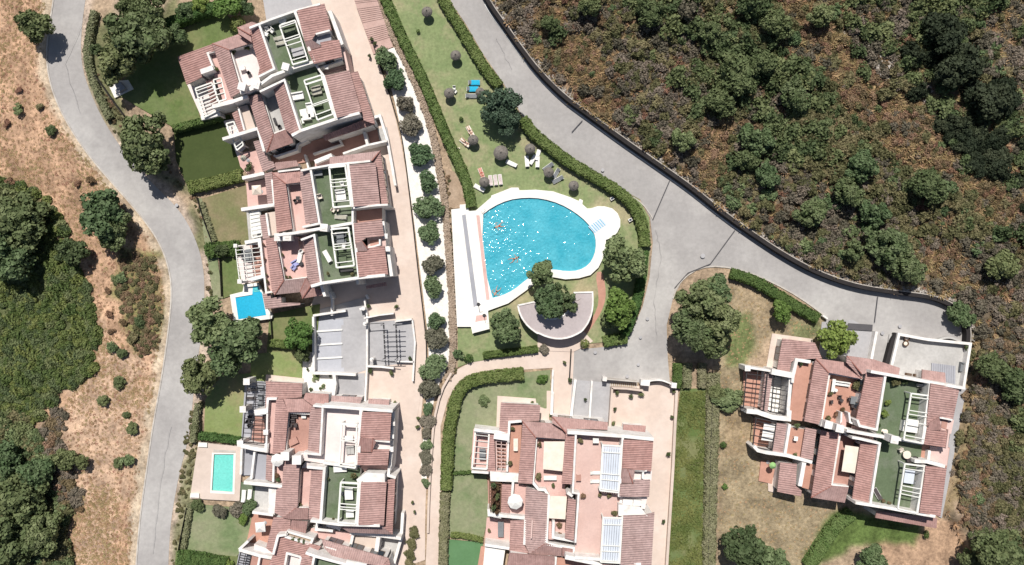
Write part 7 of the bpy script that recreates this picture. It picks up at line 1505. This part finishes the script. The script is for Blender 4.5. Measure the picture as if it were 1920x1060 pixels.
# east block
table((1600, 750), T_, 'dark dining table on the orange terrace', .75, .6, 'cloth_grey', -8)
for x, y, a, l in [(1590, 748, 90, 'black chair west of the dark dining table'), (1596, 760, 180, 'black chair south of the dark dining table'), (1609, 754, -90, 'black chair east of the dark dining table'), (1557, 753, 90, 'wicker armchair at the parapet of the orange terrace'), (1572, 744, 0, 'wire chair, upper, in the middle of the orange terrace'), (1575, 750, 150, 'wire chair, lower, in the middle of the orange terrace')]: chair((x, y), T_, a, l, 'cloth_dark')
sofa((1576, 719), T_, 'white slatted bench along the upper wall of the orange terrace', 2.4, .7, 'cloth_white', -8); table((1559, 722), T_, 'white side counter at the corner of the orange terrace', .25, 1.0, rz=-8); table((1564, 731), T_, 'small round white table on the orange terrace', .25, round_=True)
for x, y, r_, z, k_, l in [(1600, 721, 8.5, T_, 'scrub_olive', 'large palm pot on the orange terrace'), (1555, 737, 5, T_, 'scrub_olive', 'pot at the west parapet of the orange terrace'), (1566, 775, 6, T_, 'scrub_rust', 'red flowering pot by the terrace stairs'), (1577, 767, 5, T_, 'scrub_rust', 'small flowering pot above the terrace stairs'), (1551, 784, 6, T_, 'scrub_olive', 'grassy pot at the lower corner of the orange terrace'),
        (1499, 681, 4, 2.65, 'scrub_dark', 'dark pot at the head of the long orange balcony'), (1675, 715, 8, G_, 'scrub_olive', 'yellow green shrub at the upper wall of the turf roof'), (1695, 714, 7, G_, 'scrub_dark', 'dark shrub at the upper wall of the turf roof'), (1661, 754, 6, G_, 'bright', 'round leafy pot at the turf roof parapet, upper'), (1655, 775, 7, G_, 'bright', 'round leafy pot at the turf roof parapet, lower'),
        (1492, 797, 5, 2.65, 'scrub_dark', 'fern pot at the upper end of the small orange balcony'), (1488, 852, 4.5, 2.65, 'scrub_dark', 'dark pots at the lower end of the small orange balcony'), (1809, 652, 6, .35, 'scrub_dark', 'dark potted shrub in the corner of the pale court'), (1645, 796, 4, G_, 'scrub_mid', 'tiny pot beside the parapet corner of the turf roof'), (1654, 938, 3.5, G_, 'scrub_tan', 'pale pot at the lower edge of the turf roof, west'), (1665, 942, 3.5, G_, 'scrub_olive', 'pale pot at the lower edge of the turf roof, east')]: plant((x, y), z, r_, l, k_)
table((1706, 797), G_, 'white cloth dining table under the upper eastern pergola', .85, 1.0, 'cloth_white', -8); sofa((1690, 797), G_, 'white bench beside the upper eastern dining table', 1.6, .5, 'cloth_white', 80); table((1700, 892), G_, 'green white table under the lower eastern pergola', .75, 1.0, 'panel', -8); chair((1716, 884), G_, -100, 'dark chair east of the lower eastern table', 'cloth_grey'); chair((1714, 903), G_, -100, 'second dark chair east of the lower eastern table', 'cloth_grey')
table((1696, 851), G_, 'round stone ring table between the two eastern pergolas', .6, m='cloth_cream', round_=True); chair((1686, 843), G_, 30, 'cream square seat beside the ring table', 'cloth_cream', 1.2); chair((1712, 858), G_, -90, 'dark chair east of the ring table', 'cloth_dark'); chair((1700, 862), G_, 180, 'dark chair south of the ring table', 'cloth_dark'); table((1656, 808), G_, 'small round cream table near the chimney', .36, m='cloth_cream', round_=True)
lounger((1645, 926), G_, 120, 'brown wicker lounger on the lower turf roof', 'cloth_dark', 'terrace loungers'); sofa((1725, 723), G_, 'pale bench in the upper corner of the turf roof', 1.3, .45, 'court_grey', -10); chair((1722, 731), G_, 0, 'dark lattice chair in the upper corner of the turf roof', 'iron'); table((1489, 821), 2.65, 'small white table on the small orange balcony', .3, .35, 'cloth_white', -8)
umbrella((1450, 874), .2, 6.5, 'small lime green parasol on the lower orange patio', 'cloth_green', 10)
for x, y, l in [(1698, 634, 'brown basket chair by the court wall, upper'), (1696, 644, 'brown basket chair by the court wall, lower')]:
    o = mk('basket_chair', l, 'chair', 'basket chairs', (x, y), .34, 0); k = MB(); k.lathe([(.25, 0), (.42, .25), (.45, .5), (.38, .5), (.32, .3), (.001, .28)], 14); k.build('basket', M['wood'], o); k = MB(); k.lathe([(.3, .3), (.3, .36), (.001, .37)], 12); k.build('cushion', M['cloth_cream'], o)
for x, y, l in [(1701, 703, 'dark brown planter box at the court, western'), (1716, 705, 'dark brown planter box at the court, eastern')]:
    o = mk('planter_box', l, 'planter', 'planter boxes', (x, y), .33, -8); k = MB(); k.box(-.42, .42, -.3, .3, 0, .6); k.build('box', M['wood'], o); k = MB(); k.box(-.36, .36, -.24, .24, .6, .64); k.build('soil', M['bark'], o)
sofa((1803, 688), .33, 'dark grey storage bench by the outer wall of the pale court', 1.0, 1.5, 'cloth_grey', -8); k = None
# garden platform with grill hut under the oak
o = mk('garden_platform', 'pale paved platform with a small grey shed roof at the oak shade', 'platform', None, (230, 168), 0, 0); L = o.location
k = WB(); k.prism([tuple(P(a, b, .3)[:2]) for a, b in [(205, 163), (222, 152), (240, 150), (250, 167), (215, 184)]], 0, .3); k.build('slab', M['deck'], o); k = WB(); k.prism([tuple(P(a, b, 1.1)[:2]) for a, b in [(213, 155), (224, 152), (235, 166), (222, 173)]], .3, 1.1); k.build('shed_box', M['slate_patio'], o)
# posts and pots along courts
for i, (x, y, l, s) in enumerate([(698, 76, 'upper west of the stairs foot', .3), (704, 84, 'at the stairs edge', .3), (694, 107, 'at the corner of the gravel kerb', .28), (770, 672, 'inside the court wall corner', .33), (785, 783, 'on the lower promenade, upper', .3), (784, 799, 'on the lower promenade, second', .33), (774, 940, 'on the lower promenade near the kerb end', .25), (778, 958, 'lowest of the promenade pots', .25), (1182, 742, 'in the forecourt west corner', .36), (1201, 739, 'in the forecourt by the gate', .4),
        (1152, 766, 'in the forecourt middle west', .3), (1149, 793, 'in the forecourt lower west', .36), (1262, 733, 'at the forecourt east wall top', .3), (1259, 781, 'at the forecourt east wall, second', .3), (1252, 850, 'at the forecourt east wall, third', .36), (1243, 976, 'at the forecourt east wall, lowest', .3), (1068, 712, 'at the end of the footpath rail', .38), (1058, 679, 'on the footpath drain', .3), (692, 574, 'at the court gate west', .36), (744, 575, 'at the court gate east', .34), (696, 695, 'at the lower gate west', .38), (735, 699, 'at the lower gate east', .38),
        (1097, 748, 'on the ramp beside the divider', .26), (998, 753, 'on the patio corner of the middle block', .22), (742, 756, 'beside the small tiled roof', .45), (1156, 735, 'behind the forecourt wall top', .35)]):
    o = mk('potted_shrub', 'dark clipped pot shrub ' + l, 'potted plant', 'pot shrubs around the courts', (x, y), .08, i * 40); k = MB(); k.lathe([(s * .5, 0), (s * .7, .4), (s * .74, .42), (s * .6, .42), (.001, .38)], 12); k.build('pot', M['pot_dark'], o)
    c = bpy.data.objects.new('foliage', CR['scrub_dark'][i % 2]); COL.objects.link(c); c.parent = o; c.scale = (s, s, s * 1.1); c.location = (0, 0, .5 + s * .5)
for x, y, s_ in [(592, 707, 9), (583, 730, 4), (606, 725, 5), (600, 729, 3), (619, 705, 3), (576, 674, 5), (577, 693, 3)]: bush(x, y, s_, 'scrub_mid', 'dark plant in the white gravel garden, ' + {592: 'largest with spreading fronds', 583: 'lower west', 606: 'round one at the lower side', 600: 'tiny one', 619: 'by the wall end', 576: 'upper one', 577: 'below the upper one'}[x], 'plants in the white gravel garden', hh=.4)
# plunge pool of the lower-left block
pp = empty('plunge_pool', P(405, 890)); tag(pp, 'rectangular aqua plunge pool in its stone terrace beside the western road', 'swimming pool'); 
def pps(px, z0, z1, m, nm): k = WB(); k.prism([tuple(P(a, b, z1)[:2]) for a, b in px], z0, z1); return k.build(nm, M[m], pp)
poly_hole([(372, 829), (402, 833), (455, 838), (452, 890), (449, 940), (356, 935), (364, 880)], [(401, 852), (438, 852), (436, 923), (397, 920)], 0, .5, 'terrace', 'court_pale', pp)
poly_hole([(397.5, 849), (442, 850), (439.5, 927), (394, 925)], [(401, 852), (438, 852), (436, 923), (397, 920)], .45, .54, 'coping', 'marble', pp); pps([(400, 851), (439, 851), (437, 924), (396, 921)], .05, .28, 'water_aqua', 'pool_water'); pps([(401, 843), (441, 845), (441, 849), (400, 848)], .5, .56, 'kerb', 'cover_roller')
for x, y in ((380, 834), (365, 929)): pps([(x - 8, y - 4), (x + 8, y - 3), (x + 8, y + 5), (x - 9, y + 4)], .5, .8, 'marble', 'seat_block')
# people
def body(name, pose):
    """one continuous skinned figure; pose: list of (name, parent, xyz, radius)"""
    me = bpy.data.meshes.new(name); ids = {n: i for i, (n, *_) in enumerate(pose)}
    me.from_pydata([q[2] for q in pose], [(ids[q[1]], ids[q[0]]) for q in pose if q[1]], []); o = bpy.data.objects.new(name, me); COL.objects.link(o)
    md = o.modifiers.new('s', 'SKIN'); md.use_smooth_shade = True
    for i, q in enumerate(pose):
        s = me.skin_vertices[0].data[i]; s.radius = (q[3], q[3] * (q[4] if len(q) > 4 else 1)); s.use_root = i == 0
    o.modifiers.new('d', 'SUBSURF').levels = 1; bpy.context.view_layer.update(); dg = bpy.context.evaluated_depsgraph_get(); m2 = bpy.data.meshes.new_from_object(o.evaluated_get(dg)); bpy.data.objects.remove(o); m2.name = name; return m2
def lying(arm=.35, legs=.1, bend=0.0):
    p = [('pel', None, (0, 0, .12), .15, .8), ('wst', 'pel', (-.18, 0, .12), .125, .75), ('cst', 'wst', (-.38, 0, .13), .16, .7), ('nk', 'cst', (-.56, 0, .13), .06), ('hd', 'nk', (-.66, 0, .14), .10), ('hd2', 'hd', (-.78, 0, .14), .075)]
    for s, t in ((1, 'l'), (-1, 'r')):
        p += [('sh' + t, 'cst', (-.47, .19 * s, .13), .065), ('el' + t, 'sh' + t, (-.30, (.22 + arm) * s, .10), .045), ('wr' + t, 'el' + t, (-.06 - .1 * arm, (.26 + arm * .6) * s, .08), .032), ('ha' + t, 'wr' + t, (.04, (.26 + arm * .5) * s, .07), .038, .5)]
        for j, f in enumerate((-.03, -.01, .012, .032)): p += [('f%d' % j + t, 'ha' + t, (.12 + .012 * (j % 3), (.26 + arm * .5) * s + f, .065), .011)]
        p += [('th' + t, 'ha' + t, (.07, (.26 + arm * .5) * s - .06 * s, .065), .012)]
        p += [('hp' + t, 'pel', (.08, .10 * s, .12), .105), ('kn' + t, 'hp' + t, (.46, (.12 + legs) * s, .12 + bend), .065), ('an' + t, 'kn' + t, (.86, (.12 + legs) * s, .08), .042), ('to' + t, 'an' + t, (.98, (.13 + legs) * s, .13), .034)]
    return p
BM = [body('person', lying(.12, .03)), body('person', lying(.30, .08, .12)), body('person', lying(.5, .2, .0))]
def person(px, z, rz, label, i, swim, hair='hair', top=True):
    o = bpy.data.objects.new('person', BM[i]); BM[i].materials.clear(); BM[i].materials.append(M['skin']); COL.objects.link(o); o.location = P(*px, z); o.rotation_euler = (0, 0, R(rz)); tag(o, label, 'person', 'people at the pool')
    def shell(nm, c, r3, m, n=10):
        k = MB(); k.lathe([(math.sin(math.pi * j / 8) + 1e-4, -math.cos(math.pi * j / 8)) for j in range(9)], n); k.v = [(c[0] + x * r3[0], c[1] + y * r3[1], c[2] + zz * r3[2]) for x, y, zz in k.v]; return k.build(nm, M[m], o, smooth=True)
    shell('hair', (-.77, 0, .13), (.11, .115, .115), hair); shell('swimwear', (.03, 0, .125), (.15, .19, .125), swim)
    if top: shell('bikini_top', (-.40, 0, .14), (.07, .175, .115), swim)
    shell('nose', (-.70, 0, .245), (.025, .02, .03), 'skin'); shell('mouth', (-.655, 0, .235), (.008, .025, .01), 'swim_red')
    for s in (-1, 1): shell('ear', (-.71, .1 * s, .14), (.025, .015, .03), 'skin', 6); shell('eye', (-.735, .035 * s, .225), (.01, .018, .01), 'hair', 6)
person((881, 246), .42, 120, 'sunbather lying on the upper lounger beside the thatched parasol', 0, 'swim_dark'); person((873, 267), .42, 140, 'sunbather lying on the lower lounger with dark swimwear', 1, 'swim_dark'); person((903, 325), .42, 110, 'sunbather on a salmon towel', 0, 'swim_red')
person((931, 547), .27, 60, 'swimmer with spread arms floating near the lower pool corner', 2, 'swim_dark', top=False); person((964, 486), .27, 205, 'swimmer crossing the middle of the pool', 2, 'swim_dark'); person((936, 424), .27, 20, 'swimmer among the sparkling ripples near the upper pool side', 2, 'swim_red', top=False)
bag = mk('beach_bag', 'small pale bag on the grass by the western lawn hedge', 'bag', None, (860, 279), .05, 20); k = MB(); k.box(-.2, .2, -.13, .13, 0, .3); k.build('bag_body', M['cloth_cream'], bag); k = MB(); k.tube((-.12, 0, .3), (0, 0, .45), .015); k.tube((0, 0, .45), (.12, 0, .3), .015); k.build('handle', M['wood'], bag)
for i, (x, y, l) in enumerate([(852, 166, 'white chair behind the western thatched parasol, upper'), (854, 173, 'white chair behind the western thatched parasol, lower')]): chair((x, y), .05, i * 50, l, None, .9)
for i, (x, y, l) in enumerate([(1147, 373, 'white lamp box at the hedge, upper one'), (1181, 413, 'white lamp box at the hedge, lower one')]):
    o = mk('lamp_box', l, 'garden lamp', 'garden lamps by the hedge', (x, y), .05, 30); k = MB(); k.box(-.3, .3, -.25, .25, 0, .5); k.build('box', M['plaster'], o); k = MB(); k.box(-.2, .2, -.15, .15, .5, .54); k.build('lens', M['glass'], o)
